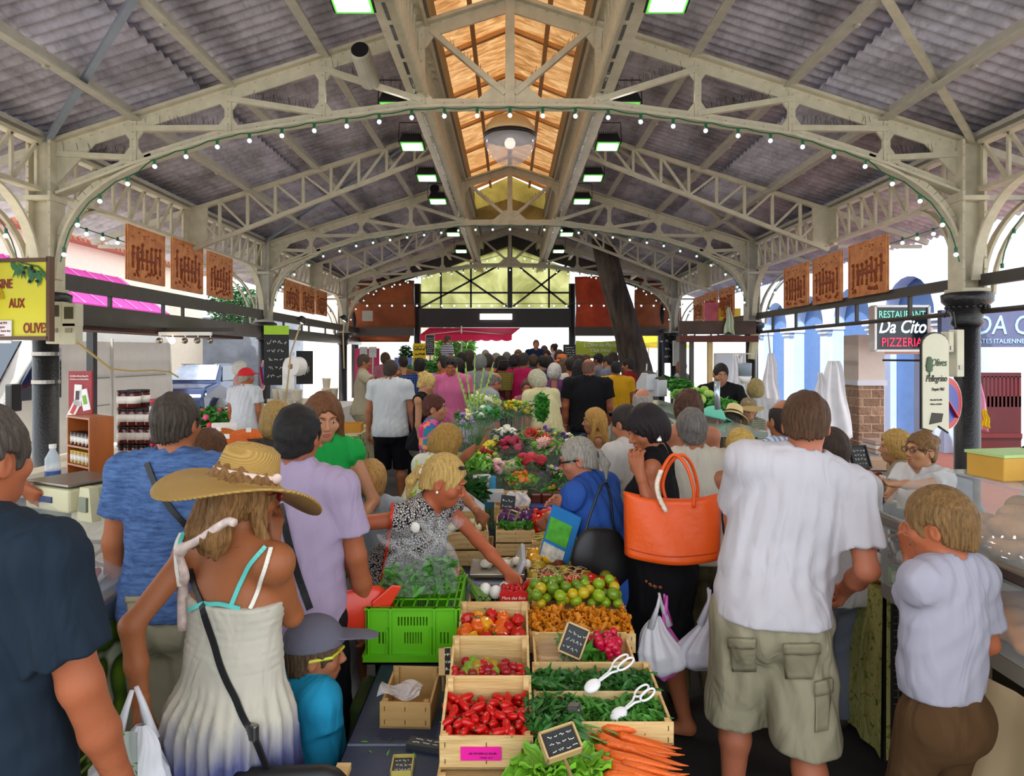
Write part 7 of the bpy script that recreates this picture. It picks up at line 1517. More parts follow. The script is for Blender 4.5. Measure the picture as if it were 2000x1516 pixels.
# veg stall right: counter with vegetables
box_table('long grey vegetable stall on the right behind the fish counter', 1.93, 2.9, 6.2, 10.0, .95, mat('#8a8c88', .6))
rg = random.Random(21)
CAB = MB().ball((0, 0, .1), (.12, .12, .1), 16, 10, fn=lambda t, p: 1+.05*math.sin(t*7)).ob('cabbage', mat('#a8c85a', .6, var=.2, vs=8, bump=.8, bs=12), smooth=True); tag(CAB, 'round pale green cabbage on the right vegetable stall', 'cabbage', 'cabbages on the right vegetable stall')
put(CAB, [P(px, py, Y) for px, py, Y in ((1352, 783, 7.0), (1368, 790, 6.8), (1385, 778, 7.1), (1360, 772, 7.4), (1340, 776, 7.3), (1376, 768, 7.5))], sc=[.55, .5, .45, .45, .45, .4])
for i, (px, py, Y, col, lab) in enumerate(((1345, 772, 7.4, M_leafl, 'pale lettuce leaves'), (1325, 752, 8.4, M_leaf, 'green leeks'), (1300, 745, 9, M_leafd, 'dark herbs'), (1398, 788, 7.0, M_leaf, 'chard leaves'))):
 leaves('leafy_heap', P(px, py, Y), (.2, .25, .07), 330, col, 'heap of %s on the right vegetable stall' % lab, 'vegetables', .045, 30+i)
# scales on stall
for k, (px, py) in enumerate(((1262, 745), (1283, 757))):
 e = empty('market_scale', tuple(P(px, py, 7.6)+Vector((0, 0, -.1))), .5, '%s white shop scale with a slanted display on the right stall' % ('left', 'right')[k], 'scale'); MB().prism([(-.1, 0), (.1, 0), (.1, .08), (.0, .2), (-.1, .2)], lambda p: (-.07, p[0], p[1]), lambda p: (.07, p[0], p[1])).ob('housing', mat('#b8b8bc', .3), e, bevel=.012); MB().box((0, -.05, .205), (.12, .11, .01), rot=(.2, 0, 0)).ob('keypad', mat('#3a3030', .4), e); MB().tube([(.05, .06, .18), (.06, .06, .3)], .01, 6).ob('pole', M_steel, e)
# glass fish counter right-centre behind the people
e = empty('fish_counter', (0, 0, 0), 0, 'long slanted glass counter with metal frames behind the people on the right', 'counter')
MB().bx(1.1, 1.75, 4.9, 8.4, 0, .85).ob('base', mat('#7a1c22', .5, var=.1), e); mb = MB(); mb.grid(lambda u, v: (1.08+.5*v, 4.95+3.4*u, .87+.45*v), 2, 2); mb.ob('slanted_glass', mat('#b8c4be', .06, var=.2, vs=6, alpha=.55, spec=1.), e, solid=.01)
for k in range(5): MB().bar((1.07, 4.95+k*.84, .87), (1.6, 4.95+k*.84, 1.34), .02, .02).ob('glass_frame', M_steel, e)
MB().bx(1.55, 1.9, 4.9, 8.4, 1.3, 1.34).ob('top_shelf', mat('#9aa69c', .2, metal=.4), e)
mb = MB()
for k in range(90): mb.box((1.2+.35*rg.random(), 5+3.2*rg.random(), .9+.03*rg.random()), (.08, .1, .03), rot=(0, 0, rg.uniform(0, 3)))
tag(mb.ob('fish_packets', mat('#c89490', .3, var=.4, vs=30)), 'packets and fillets crowded in the slanted glass counter', 'food', kind='stuff')
tag(MB().tube([P(1402, 800, 4.9), P(1400, 770, 4.9), P(1401, 745, 4.9)], .022, 10).ob('steel_pole', mat('#b8c4cc', .2, metal=.6), smooth=True), 'short grey steel pole beside the black shirted stallholder', 'pole')
e = empty('dispenser', tuple(P(1455, 735, 7.5)), 0, 'grey and white dispenser hanging beside the blond woman', 'dispenser'); MB().lathe([(.07, 0), (.075, .14), (.07, .15)], n=16).ob('grey_drum', mat('#8a98a4', .4), e, True); MB().lathe([(.04, -.08), (.075, 0), (.07, 0)], n=16).ob('white_cone', M_white, e, True)
# ---- olive stall table
ZT = .82; e = box_table('olive stall table under a yellow-green cloth printed with olives', 1.72, 2.75, 3.05, 5.6, ZT, fabric('#cfc97a', 'leafy', '#9aa048', '#5c6a30', 2.))
def tub_olives(lab, x, y, w, d, col, n, seed, yaw=0.):
 q = random.Random(seed); e = empty('olive_tray', (x, y, ZT), yaw, lab, 'tray'); mb = MB(); h = .1
 for a in (((0, 0, .005), (w, d, .01)), ((0, -d/2, h/2), (w, .01, h)), ((0, d/2, h/2), (w, .01, h)), ((-w/2, 0, h/2), (.01, d, h)), ((w/2, 0, h/2), (.01, d, h))): mb.box(*a)
 mb.box((0, 0, h), (w+.04, .02, .008)) if False else None
 mb.ob('tray_walls', M_white, e, bevel=.004); ov = MB()
 for i in range(n): ov.ball((q.uniform(-.46, .46)*w, q.uniform(-.46, .46)*d, h*.72+q.uniform(0, .025)), (.014, .011, .011), 6, 4, Euler((0, q.uniform(-.5, .5), q.uniform(0, 3))).to_matrix())
 o = ov.ob('olives', mat(col, .25, var=.4, vs=30), e, True); o['kind'] = 'stuff'; MB().box((0, 0, h*.62), (w*.95, d*.95, .01)).ob('brine', mat(col, .3, var=.2), e)
 return e
cols = ['#7a8a34', '#3a2420', '#8a3a24', '#1e1a1c', '#6a7430', '#a8983c', '#5c3428']; nm = ['green', 'mixed brown', 'red marinated', 'black', 'herbed green', 'yellow-green', 'dark red']
k = 0
for r_, y in enumerate((3.55, 3.95, 4.35, 4.75)):
 for x in (2.0, 2.42):
  tub_olives('white tray of %s olives on the olive stall, %s row, %s tray' % (nm[k % 7], NTH[r_], 'left' if x < 2.2 else 'right'), x, y, .38, .33, cols[k % 7], 150, k); k += 1
def slate(lab, p, w, h, yaw=0., pitch=-.2, roll=0., frame='#c8a870', rows=3, seed=1, name='price_slate', cat='price slate', M0=None, r=.0014, feet=True):
 e = board(lab, p, w, h, yaw, '#2c2e30', frame, rows, seed, name, pitch, cat, r=r); e.rotation_euler = (pitch, roll, yaw)
 if feet: MB().box((0, .012, -h/2-.02), (.008, .006, .06)).ob('stake', mat('#8a6a44', .6), e)
 return e
for i in range(6): slate('price slate in the row behind the olive trays, %s from the left' % (NTH+['fifth', 'sixth'])[i], P(1680+i*22, 985+i*13, 3.9-.16*i), .12, .15, -.35, -.25, frame='#2a2a2c', rows=4, seed=40+i, r=.0018)
def ladle(lab, p, yaw, col='#1c1a1c'):
 e = empty('ladle', tuple(p), yaw, lab, 'ladle'); MB().lathe([(.005, -.03), (.035, -.015), (.045, .01), (.042, .01), (.03, -.01)], n=16).ob('bowl', mat(col, .3), e, True); MB().tube([(.04, 0, .01), (.14, 0, .06), (.26, 0, .1)], .007, 8).ob('handle', mat(col, .3), e, True)
ladle('black ladle resting in the nearest olive tray', Vector((1.95, 3.5, ZT+.12)), .5); ladle('second black ladle beside the first in the olive trays', Vector((2.1, 3.45, ZT+.12)), .7); ladle('wooden brown ladle in the middle olive tray', Vector((2., 4.0, ZT+.12)), .4, '#5a3420'); ladle('dark ladle in the far olive tray', Vector((1.95, 4.4, ZT+.12)), .5)
# wicker basket with jars at the table corner
e = empty('wicker_basket', (1.84, 3.22, ZT+.0), .3, 'wicker basket lined with green cloth on the near corner of the olive stall', 'basket'); M_wk = mat('#a87434', .6, var=.25, vs=40, bump=1., bs=60)
MB().lathe([(.13, 0), (.17, .07), (.175, .08), (.155, .08), (.12, .012)], n=26, sq=.8).ob('basket_bowl', M_wk, e, True); mb = MB()
for z, r_ in ((.02, .145), (.04, .157), (.06, .167), (.08, .176)): mb.tube([(r_*math.cos(a), r_*.8*math.sin(a), z) for a in [2*PI*i/28 for i in range(29)]], .006, 5)
mb.ob('woven_rings', M_wk, e, True); MB().tube([(.17*math.cos(a), 0, .07+.14*math.sin(a)) for a in [PI*i/12 for i in range(13)]], .008, 6).ob('handle', M_wk, e, True); MB().box((-.1, -.1, .06), (.14, .03, .07), rot=(0, .3, .2)).ob('green_lining', mat('#8cc820', .7), e)
J6 = jar_proto('#e8e4dc', '#6a3018', .03, .075, 'small tapenade jar lying in the wicker basket', 'tapenade jars in the wicker basket', '#f4f0e8'); q_ = random.Random(4); put(J6, [(1.84+.1*math.cos(a), 3.22+.075*math.sin(a), ZT+.09+.02*(i % 2)) for i, a in enumerate([2*PI*i/8 for i in range(8)])]+[(1.84, 3.22, ZT+.12), (1.8, 3.26, ZT+.13)], [(1.2+q_.uniform(-.2, .2), q_.uniform(-.3, .3), q_.uniform(0, 6)) for i in range(10)])
e = empty('labelled_tub', (1.8, 3.42, ZT+.16), .4, 'white plastic tub lying on its side above the basket', 'tub'); e.rotation_euler = (1.3, .3, .5); MB().lathe([(.05, 0), (.06, .13), (.064, .135), (.055, .13)], n=18).ob('tub_body', mat('#ecebe8', .4), e, True); MB().lathe([(.0585, .04), (.0615, .1)], n=18).ob('label', mat('#9cb8c8', .5), e)
e = empty('leaflet', (2.08, 3.28, ZT+.13), .2, 'blue and white leaflet leaning by the olive trays', 'leaflet'); e.rotation_euler = (-.5, .2, -.5); MB().box((0, 0, 0), (.09, .005, .12)).ob('sheet', mat('#5a6cc0', .5), e); MB().box((-.01, -.004, -.02), (.035, .003, .04)).ob('picture', mat('#e8a838', .5), e)
J7 = jar_proto('#3c7a3c', '#c8c8a0', .035, .1, 'jar wrapped in a green label standing below the basket', 'green labelled jars by the basket', '#dfe8c8'); put(J7, [(1.78, 3.1, ZT), (1.86, 3.08, ZT), (1.95, 3.12, ZT)])
# mesh panel and cardboard by the boy
e = empty('wire_mesh_panel', (1.72, 2.98, 0), .1, 'dark wire mesh panel at the near end of the olive stall', 'mesh panel'); mb = MB()
for k in range(17): mb.bar((.02+.03*k, 0, .1), (.02+.03*k, 0, .78), .003, .003)
for k in range(24): mb.bar((0, 0, .1+.03*k), (.5, 0, .1+.03*k), .003, .003)
mb.ob('wires', mat('#8a867c', .4, metal=.5), e); MB().box((.25, .02, .44), (.5, .01, .68)).ob('dark_backing', mat('#2c2824', .7), e)
e = empty('white_tub', tuple(P(1668, 925, 4.9)+Vector((0, 0, -.08))), .1, 'white foam tray heaped with dried red tomatoes', 'tray'); MB().prism([(-.2, -.05), (.2, -.05), (.23, .06), (-.23, .06)], lambda p: (p[0], -.12, p[1]), lambda p: (p[0], .12, p[1])).ob('tray_walls', mat('#efe9d8', .6), e); mb = MB(); [mb.ball((rg.uniform(-.2, .2), rg.uniform(-.11, .11), .07+rg.random()*.02), (.025, .018, .012), 6, 4) for i in range(60)]; o = mb.ob('dried_tomatoes', mat('#8c1c12', .4, var=.3, vs=20), e, True); o['kind'] = 'stuff'
slate('dark price slate standing behind the dried tomatoes', P(1678, 893, 5.1), .14, .17, .2, -.4, frame='#1c1a1a', rows=4, seed=60, r=.002)
e = empty('yellow_pack', tuple(P(1631, 893, 5.)), 0, 'small yellow carton with a round emblem behind the white T-shirt man', 'carton'); MB().box((0, 0, 0), (.09, .05, .15)).ob('carton', mat('#e8c820', .5), e); MB().tube([(.025*math.cos(a), -.03, .03+.03*math.sin(a)) for a in [2*PI*i/12 for i in range(13)]], .006, 5).ob('emblem', mat('#a88a1c', .5), e)
tag(MB().box(P(1715, 905, 5.4), (.32, .2, .08)).ob('cardboard_box', mat('#c8a484', .8)), 'flat cardboard box on the back table behind the blonde seller', 'box')
box_table('grey back table behind the olive stall', 2.3, 3.4, 4.9, 6.3, .98, mat('#6c7484', .5))
for k in range(6): tag(MB().box(P(1722, 862, 7.5)+Vector((0, 0, -.05*k-.0)), (.3, .3, .042)).ob('carton_tray', mat('#e0d4cc' if k % 2 else '#c8a898', .7)), 'flat carton in the pile by the stone pillar, %s from the top' % (NTH+['fifth', 'sixth'])[k], 'carton')
# glass counter right edge with pastries
CXR = 1.7; e = empty('pastry_counter', (0, 0, 0), 0, 'glass pastry counter with a steel rail and beige cloth at the right edge', 'counter')
MB().bx(CXR, 2.9, 1.3, 3.05, .8, .86).ob('lower_shelf', mat('#8a8478', .5), e); MB().bx(CXR+.08, 2.9, 1.4, 3.05, 0, .8).ob('base', mat('#4a4034', .6), e)
MB().bar((CXR-.02, 1.3, 1.17), (CXR-.02, 3.05, 1.17), .045, .045).ob('steel_rail', M_steel, e, bevel=.008); MB().bx(CXR, 2.9, 1.3, 3.05, 1.12, 1.15).ob('tray_floor', mat('#a8a49c', .3, metal=.5), e)
MB().grid(lambda u, v: (CXR+.3*v**1.3, 1.3+1.75*u, 1.19+.18*math.sin(PI/2*v)), 2, 10).ob('curved_glass', M_gls, e, True, solid=.006); MB().bx(CXR+.3, 2.9, 1.3, 3.05, 1.37, 1.38).ob('top_glass', mat('#dfe8ec', .05, var=0, alpha=.45, spec=1.), e)
MB().grid(lambda u, v: (CXR-.005, 1.3+1.75*u, .87+.27*v), 1, 1).ob('front_glass', M_gls, e, solid=.006); MB().bx(2.86, 2.9, 1.3, 3.05, .86, 1.37).ob('back_panel', M_white, e)
for y in (2.5, 3.03): MB().bx(CXR, CXR+.02, y, y+.02, .86, 1.15).ob('glass_post', M_steel, e)
mb = MB(); mb.grid(lambda u, v: (CXR-.16+.12*v+.012*math.sin(u*34), 1.2+1.25*u, .79*v), 30, 6); mb.grid(lambda u, v: (CXR-.16+.12*v+.7*u, 2.45+.01*math.sin(u*40), .79*v), 24, 6); mb.ob('beige_cloth', mat('#c8b088', .85, bump=.3, bs=6), e, True)
PST = MB().ball((0, 0, .045), (.06, .075, .045), 14, 8, fn=lambda t, p: 1+.08*math.sin(t*5)).ob('pastry', mat('#c08a4c', .5, var=.3, vs=20, bump=.6), smooth=True); tag(PST, 'golden brown bun in the glass pastry counter', 'pastry', 'buns in the glass pastry counter')
put(PST, [(CXR+.14+.16*i, 1.95+.17*j, 1.15+.07*k) for k in range(2) for i in range(4) for j in range(6) if (i+j+k) % 2 == 0 or k == 0], sc=1.)
SG = MB().tube([(-.1, 0, .03), (-.04, 0, .04), (.04, 0, .04), (.1, 0, .03)], [.015, .03, .03, .015], 10).ob('sausage', mat('#9c5a6a', .4, var=.3, vs=14), smooth=True); tag(SG, 'mauve striped sausage lying behind the counter glass', 'sausage', 'sausages in the glass pastry counter')
put(SG, [(CXR+.15+.03*i, 1.6+.05*i, 1.15) for i in range(6)], [(0, 0, .5+.1*i) for i in range(6)])
e = empty('bread_heap', (0, 0, 0), 0, 'pile of big golden focaccia pieces on the lower shelf beside the boy', 'bread'); mb = MB()
Fb = Field();
for i in range(9): Fb.ell((1.79+.08*(i % 3)+.02*rg.random(), 2.25+.11*(i//3), .92+.05*rg.random()), (.09, .09, .06), .02)
Fb.post.append(lambda x, y, z: (.012*np.sin(40*x+3)*np.sin(50*y)*np.sin(30*z)).astype(np.float32)); v, qq = mesh_field(Fb, .009); np_ob('crust', v, qq, mat('#e8a05c', .5, var=.35, vs=9, bump=.6, bs=14), e)
for i, (x, y, w, h_, z, col, lab) in enumerate(((2.15, 2.85, .28, .1, 1.38, '#d8a440', 'ochre carton with a green rim on top of the pastry counter'), (2.45, 2.95, .28, .09, 1.38, '#ececf0', 'white polystyrene box on top of the pastry counter'))):
 e = empty('carton', (x, y, z), .2, lab, 'box'); MB().box((0, 0, h_/2), (w, .18, h_)).ob('carton_body', mat(col, .6), e, bevel=.006); MB().box((0, 0, h_+.005), (w+.01, .19, .012)).ob('rim', mat('#b8d88a', .5), e)
hanging_cloth('crumpled white plastic bags on the pastry counter top', Vector((2.3, 2.6, 1.48)), .3, .1, M_cl, 14, 'crumpled_bag', 'bag', .8)
# ---- far end outside: awning parasol, socca sign, menu, green banner, trees, plants
e = empty('red_awning', (0, 0, 0), 0, 'wide crimson parasol awning in the far doorway', 'awning'); Ya = 20.6; M_cr = transl('#d81c4c', .5, vs=.6, stops=[(.3, '#b81440'), (.7, '#e83a68')])
xa, xb = pxx(820, Ya), pxx(1000, Ya); zt_, zb_ = pz(636, Ya), pz(654, Ya)
mb = MB(); mb.grid(lambda u, v: (xa+(xb-xa)*u*(1) + (v*.3 if u > .5 else v*.1), Ya+v*1.6, zb_+(zt_-zb_)*v+.0), 20, 4); mb.grid(lambda u, v: (xa+(xb-xa)*u, Ya, zb_-.16+.16*v-(.04*abs(math.sin(u*PI*9)) if v < .5 else 0)), 72, 2); mb.ob('cloth', M_cr, e, True)
MB().bar((pxx(900, Ya), Ya+.3, 0), (pxx(900, Ya), Ya+.3, zt_), .04, .04).ob('pole', M_white, e)
for d in (-1, 1): MB().bar((pxx(900, Ya), Ya+.3, zt_-.15), ((xa+xb)/2+d*(xb-xa)*.45, Ya+.1, zb_), .03, .02).ob('rib', M_white, e)
e = board('yellow SOCCA price board beside the far left post', P(819, 700, 19.), 25*19/F, 58*19/F, 0, '#e8c81c', None, 5, 7, 'socca_sign', 0, 'sign', '#2a241c', .012, head=('SOCCA', .16, '#1c1814', .8), stand=1); e['label'] = 'yellow SOCCA price board beside the far left post'
board('tall framed blackboard menu on the big trunk outside the left doorway', P(840, 674, 20.4), 17*20.4/F, 40*20.4/F, 0, '#2c3440', '#e0c88c', 8, 8, 'menu_board', r=.008, stand=1)
board('black chalk menu on the right side of the far doorway', P(1112, 690, 18.5), 24*18.5/F, 34*18.5/F, 0, '#16181c', None, 6, 9, 'menu_board', r=.008, stand=1)
Yb = 19.4; e = empty('green_banner', tuple(P(1165, 682, Yb)), 0, 'lime green olive oil banner in the far right bay', 'banner'); w, h = 80*Yb/F, 33*Yb/F
MB().grid(lambda u, v: ((u-.5)*w, .03*math.sin(u*9), (v-.5)*h-.03*math.sin(u*PI)), 20, 3).ob('banner_cloth', mat('#b8c83c', .6, var=.04, emit=0), e, True, solid=.01)
[MB().bx(x-.02, x+.02, .03, .07, -(CZ+.2), .2).ob('pole', M_steel, e) for x in (-w/2, w/2)]; M_bt = mat('#f8f8e8', .5, var=0); text("L'Olive du Pacca", .17, M_bt, e, facing((.1, -.06, .12), 0), shear=.2, ext=.01, xs=.85); text('"Club Olive"', .13, M_bt, e, facing((.1, -.06, -.04), 0), shear=.2, ext=.01); text('Huile Olive     Savons  Tapenade  Confitures', .06, M_bt, e, facing((0, -.06, -.16), 0), ext=.01)
e = empty('plane_tree', (-3.0, 24.5, 0), 0, 'big pale plane tree trunk outside the far left doorway', 'tree'); MB().tube([(0, 0, 0), (.1, 0, 1.6), (.05, 0, 4.)], [.62, .5, .45], 16).ob('trunk', mat('#a89a8c', .8, var=.3, vs=2, bump=.6, bs=6), e, True)
leaves('green_shrub', (-2.0, 24., 2.1), (.8, .6, .9), 900, M_leafl, 'bright green hanging plant in the far doorway', 'shrub', .14, 50)
leaves('hedge', (-4.2, 23.4, 1.2), (.5, .4, .35), 500, M_leaf, 'green hedge behind the yellow SOCCA board', 'hedge', .08, 51)
leaves('round_box_tree', tuple(P(792, 693, 19.5)), (.22, .22, .28), 400, M_leafd, 'clipped round box shrub in a blue planter', 'shrub', .06, 52)
tag(MB().bx(-3.35, -2.85, 19.3, 19.7, .5, 1.85).ob('blue_planter', mat('#6a8cd0', .5)), 'pale blue square planter under the round box shrub', 'planter')
for i, (px, py, Y) in enumerate(((840, 715, 17.5), (800, 728, 15.5), (852, 722, 16.5))): leaves('flower_bush', tuple(P(px, py, Y)), (.3, .25, .18), 260, M_leaf, 'low green flowering bush behind the left crowd, %s one' % NTH[i], 'bush', .06, 60+i); q = P(px, py, Y); tag(MB().bx(q.x-.25, q.x+.25, Y-.15, Y+.15, 0, q.z-.08).ob('planter', M_lb), 'pale planter box under the %s flowering bush behind the left crowd' % NTH[i], 'planter')
# red chairs and menus in the far left bay
for i in range(6):
 Y = 20+.3*(i % 3); p = P(735+i*9, 715-(i % 2)*6, Y); e = empty('red_chair', (p.x, p.y, 0.5), .5*i, 'red metal cafe chair on the far left terrace', 'chair', 'red chairs on the far left terrace'); M_rc = mat('#d81c34', .5)
 MB().box((0, 0, .45), (.4, .4, .03)).ob('seat', M_rc, e); MB().box((0, .19, .7), (.4, .03, .4)).ob('backrest', M_rc, e)
 for a in (-1, 1):
  for b in (-1, 1): MB().bar((a*.17, b*.17, 0), (a*.17, b*.17, .45), .025, .025).ob('leg', M_rc, e)
tag(MB().bx(-6.5, -2.6, 19.2, 23, 0, .5).ob('terrace_floor', mat('#c8b8b0', .8)), 'raised terrace floor beyond the far left bay', 'terrace')
for i, px in enumerate((710, 728)): board('white framed menu sheet in the far left bay, %s one' % ('left', 'right')[i], P(px, 688, 17.5), .19, .27, 0, '#dfe2e2', '#a8a8a8', 6, 70+i, 'menu_sheet', 0, 'menu', '#3a3a3a', .004, stand=1)
tag(MB().bx(-4.15, -3.5, 17.8, 17.86, 0, 2.1).ob('magenta_panel', mat('#c82c6a', .6)), 'magenta panel behind the menu sheets', 'panel')
for i, (x, y, z, h, col, lab) in enumerate(((-11, 40, 0, 7, '#d8c8b4', 'beige house beyond the far left'), (2, 55, 0, 3., '#e8eef4', 'low white house glimpsed through the far doorway'))): tag(MB().bx(x-4, x+4, y, y+2, z, h).ob('house', mat(col, .8)), lab, 'house')
e = empty('yellow_umbrella', (5.2, 25, 0), 0, 'yellow cafe umbrella beyond the far right bay', 'umbrella'); MB().lathe([(1.8, 2.2), (.05, 2.9)], n=8).ob('canopy', transl('#f0d820', .5), e); MB().tube([(0, 0, 0), (0, 0, 2.9)], .03, 6).ob('pole', M_white, e)
e = board('oval black cafe board behind the far right post', P(1310, 680, 20), .5, .9, .2, '#1c1c20', None, 3, 80, 'cafe_board', 0, 'sign', r=.01)
for i, (px, py, Y, w, h, lab) in enumerate(((1325, 690, 18.5, .3, .7, 'grey switch cabinet on the far right wall'), (718, 617, 19.8, .3, .3, 'grey box lamp high on the far left tarpaulin'))): tag(MB().box(P(px, py, Y), (w, .1, h)).ob('wall_box', mat('#a8a496', .5)), lab, 'electric box')
# ================================================================ the produce table in the middle
TZ = .70
M_cloth = mat('#1d2a44', .6, var=.25, vs=5, bump=.2)
e = empty('market_table', (0, 0, 0), 0, 'long market table covered in worn dark blue oilcloth in the middle', 'table')
MB().bx(-.5, .47, 1.45, 4.6, TZ-.03, TZ).ob('table_top', M_cloth, e)
for y in (2.05, ): MB().bx(-.5, -.18, y-.004, y+.004, TZ, TZ+.002).ob('cloth_seam', mat('#6a7488', .6), e)
for x in (-.46, .42):
 for y in (1.6, 3, 4.5): MB().bx(x, x+.04, y, y+.04, 0, TZ-.03).ob('leg', M_steel, e)
mb = MB(); mb.grid(lambda u, v: (-.505+.015*math.sin(u*40)*(1-v), 1.45+3.15*u, TZ-.4+.4*v), 60, 4); mb.ob('cloth_side', M_cloth, e, True)
def woodmat():
 t = mk('poplar_wood'); t.base(t.ramp(t.noise(3.5, 6, (1, 8, 14), .6, .5), [(.25, '#b98a4e'), (.5, '#dab578'), (.75, '#ecd09a')])); t.bump(t.noise(20, 4, (1, 8, 8)), .25); t.b.inputs['Roughness'].default_value = .65; return t.m
M_pop = woodmat(); M_staple = mat('#5a4a34', .4, metal=.5)
def crate(label, x0, x1, y0, y1, z, h=.1, tilt=.0, bh=None, slats=False, div=None, wood=None, yaw=0., name='wooden_crate', lh=None):
 """thin poplar crate; origin at the front bottom edge; tilt raises the back"""
 wood = wood or M_pop; w, d = x1-x0, y1-y0; bh = bh or h; t = .007
 e = empty(name, ((x0+x1)/2, y0, z), 0, label, 'crate'); e.rotation_euler = (tilt, 0, yaw)
 MB().box((0, t/2, h/2), (w, t, h)).ob('front_board', wood, e, bevel=.0015); MB().box((0, d-t/2, bh/2), (w, t, bh)).ob('back_board', wood, e, bevel=.0015)
 for s in (-1, 1):
  MB().prism([(t, 0), (d-t, 0), (d-t, bh*.86), (t, h*.86)], lambda p: (s*(w/2-.008), p[0], p[1]), lambda p: (s*w/2, p[0], p[1])).ob('side_board', wood, e)
  for yy, hh in ((.014, h), (d-.014, bh)): MB().box((s*(w/2-.016), yy, hh*.5), (.016, .016, hh*1.04)).ob('corner_post', wood, e)
 MB().box((0, d/2, .004), (w, d, .006)).ob('base_board', wood, e)
 mb = MB()
 for s in (-1, 0, 1):
  for q in range(2): mb.box((s*(w/2-.016), -.001, h*(.25+.5*q)), (.002, .002, .014))
 mb.ob('staples', M_staple, e)
 if div: MB().box((0, div, h*.5), (w, t, h)).ob('divider_board', wood, e)
 return e, (Matrix.Translation(e.location) @ Euler(e.rotation_euler).to_matrix().to_4x4())
def heap(pr, M_, w, d, z0, n, seed, sc=(.85, 1.12), rot=None, rise=.0, layers=2, yoff=.0, spread=(1, 1)):
 """individual fruits packed in layers in the local frame of a crate"""
 q = random.Random(seed); pts = [];
 for k in range(n):
  L = k*layers//n; best = None
  for _ in range(14):
   p = (q.uniform(-.5, .5)*w*spread[0], q.uniform(0, 1)*d+yoff); m = min([9]+[(p[0]-a)**2+(p[1]-b)**2 for a, b, l in pts if l == L])
   if best is None or m > best[0]: best = (m, p)
  pts.append((*best[1], L))
 lay = pr[1]; prs = pr[0]
 for i, (x, y, L) in enumerate(pts):
  p, col = prs[q.randrange(len(prs))], None
  loc = M_ @ Vector((x, y, z0+L*lay+rise*y+q.uniform(-.003, .003))); r = rot(q) if rot else (q.uniform(-.7, .7), q.uniform(-.7, .7), q.uniform(0, 6.3)); s = q.uniform(*sc)
  if not p.get('placed'): p['placed'] = 1; p.location = loc; p.rotation_euler = r; p.scale = (s, s, s)
  else: dup(p, loc, r, s)
  if p.get('placed'): pass
def fruit(name, r, col, label, grp, sq=(1, 1, .92), stem=None, rough=.18, lobes=0, var=.12, stemc='#3c6a24', cat=None, bump=0.):
 o = MB().ball((0, 0, 0), (r*sq[0], r*sq[1], r*sq[2]), 14, 10, fn=(lambda t, p: 1+.06*math.sin(t*lobes)) if lobes else None).ob(name, mat(col, rough, var=var, vs=14, bump=bump), smooth=True); tag(o, label, cat or name, grp)
 if stem:
  s = MB(); s.tube([(0, 0, r*sq[2]*.85), (.002, 0, r*sq[2]+stem)], [r*.12, r*.08], 6)
  for a in range(5): t_ = 2*PI*a/5; s.add([(0, 0, r*sq[2]), (r*.35*math.cos(t_-.3), r*.35*math.sin(t_-.3), r*sq[2]*.93), (r*.5*math.cos(t_), r*.5*math.sin(t_), r*sq[2]*.82), (r*.35*math.cos(t_+.3), r*.35*math.sin(t_+.3), r*sq[2]*.93)], [(0, 1, 2, 3)])
  k = s.ob('stem', mat(stemc, .5), o); proto(o, k)
 return o
M_red = '#c81812'
# --- left column of crates, front to back
e, Mx = crate('front crate of long red chilli tomatoes with a pink label', -.2, .066, 1.89, 2.1, .725, .1, .1, .155)
MB().box((-.015, -.003, .05), (.115, .003, .04)).ob('pink_label', mat('#f01c9c', .5, var=.03), e)
text('LES MOURES DU SOLEIL', .0075, mat('#3a0c2c', .6), e, facing((-.01, -.006, .052), 0), ext=.0004); text('Tomates  cat. II', .006, mat('#3a0c2c', .6), e, facing((.0, -.006, .04), 0), ext=.0004)
def chil(name, col, label, grp, L=.05, r=.0125):
 o = MB().tube([(-L/2, 0, 0), (-L*.38, 0, 0), (-L*.1, .001, .001), (L*.2, .002, 0), (L*.42, .004, -.002), (L/2, .004, -.003)], [r*.3, r*.85, r, r*.92, r*.55, r*.1], 12).ob(name, mat(col, .15, var=.12, vs=18), smooth=True); tag(o, label, 'tomato', grp)
 k = MB().tube([(-L/2, 0, 0), (-L/2-.008, 0, .003)], [r*.25, r*.12], 5).ob('stem', mat('#4a6a2c', .5), o); return proto(o, k)
c1 = chil('long_tomato', '#c81410', 'glossy long red chilli tomato heaped in the front crate with the pink label', 'long red tomatoes in the front crate')
heap(([c1], .017), Mx, .235, .165, .06, 110, 1, (.8, 1.15), lambda q: (q.uniform(-.4, .4), q.uniform(-.5, .5), q.uniform(0, 6.3)), rise=.06, layers=3, yoff=.02)
e, Mx = crate('empty-looking lower crate under the front red tomato crate', -.205, .07, 1.86, 2.08, TZ, .022, 0., .022)
e, Mx = crate('second crate of mixed cherry tomatoes', -.2, .066, 2.14, 2.35, .735, .1, .1, .165)
ch = [fruit('cherry_tomato', .015, c, '%s cherry tomato in the second crate' % n, '%s cherry tomatoes in the second crate' % n, rough=.14) for c, n in (('#c01812', 'red'), ('#8c2a14', 'brownish red'), ('#7a9a24', 'green'), ('#a01020', 'deep red'), ('#a88a24', 'olive gold'))]
heap((ch[:1]+ch[1:2]+ch[3:4]+ch[:1], .021), Mx, .235, .1, .075, 60, 2, (.8, 1.25), layers=2, yoff=.02, rise=.1); heap((ch[2:3]+ch[4:5]+ch[3:4], .024), Mx, .12, .07, .105, 14, 3, (1.1, 1.5), layers=1, yoff=.08, spread=(1.4, 1))
e, Mx = crate('third crate of orange, yellow and red sweet peppers', -.195, .07, 2.42, 2.66, .74, .105, .08, .165)
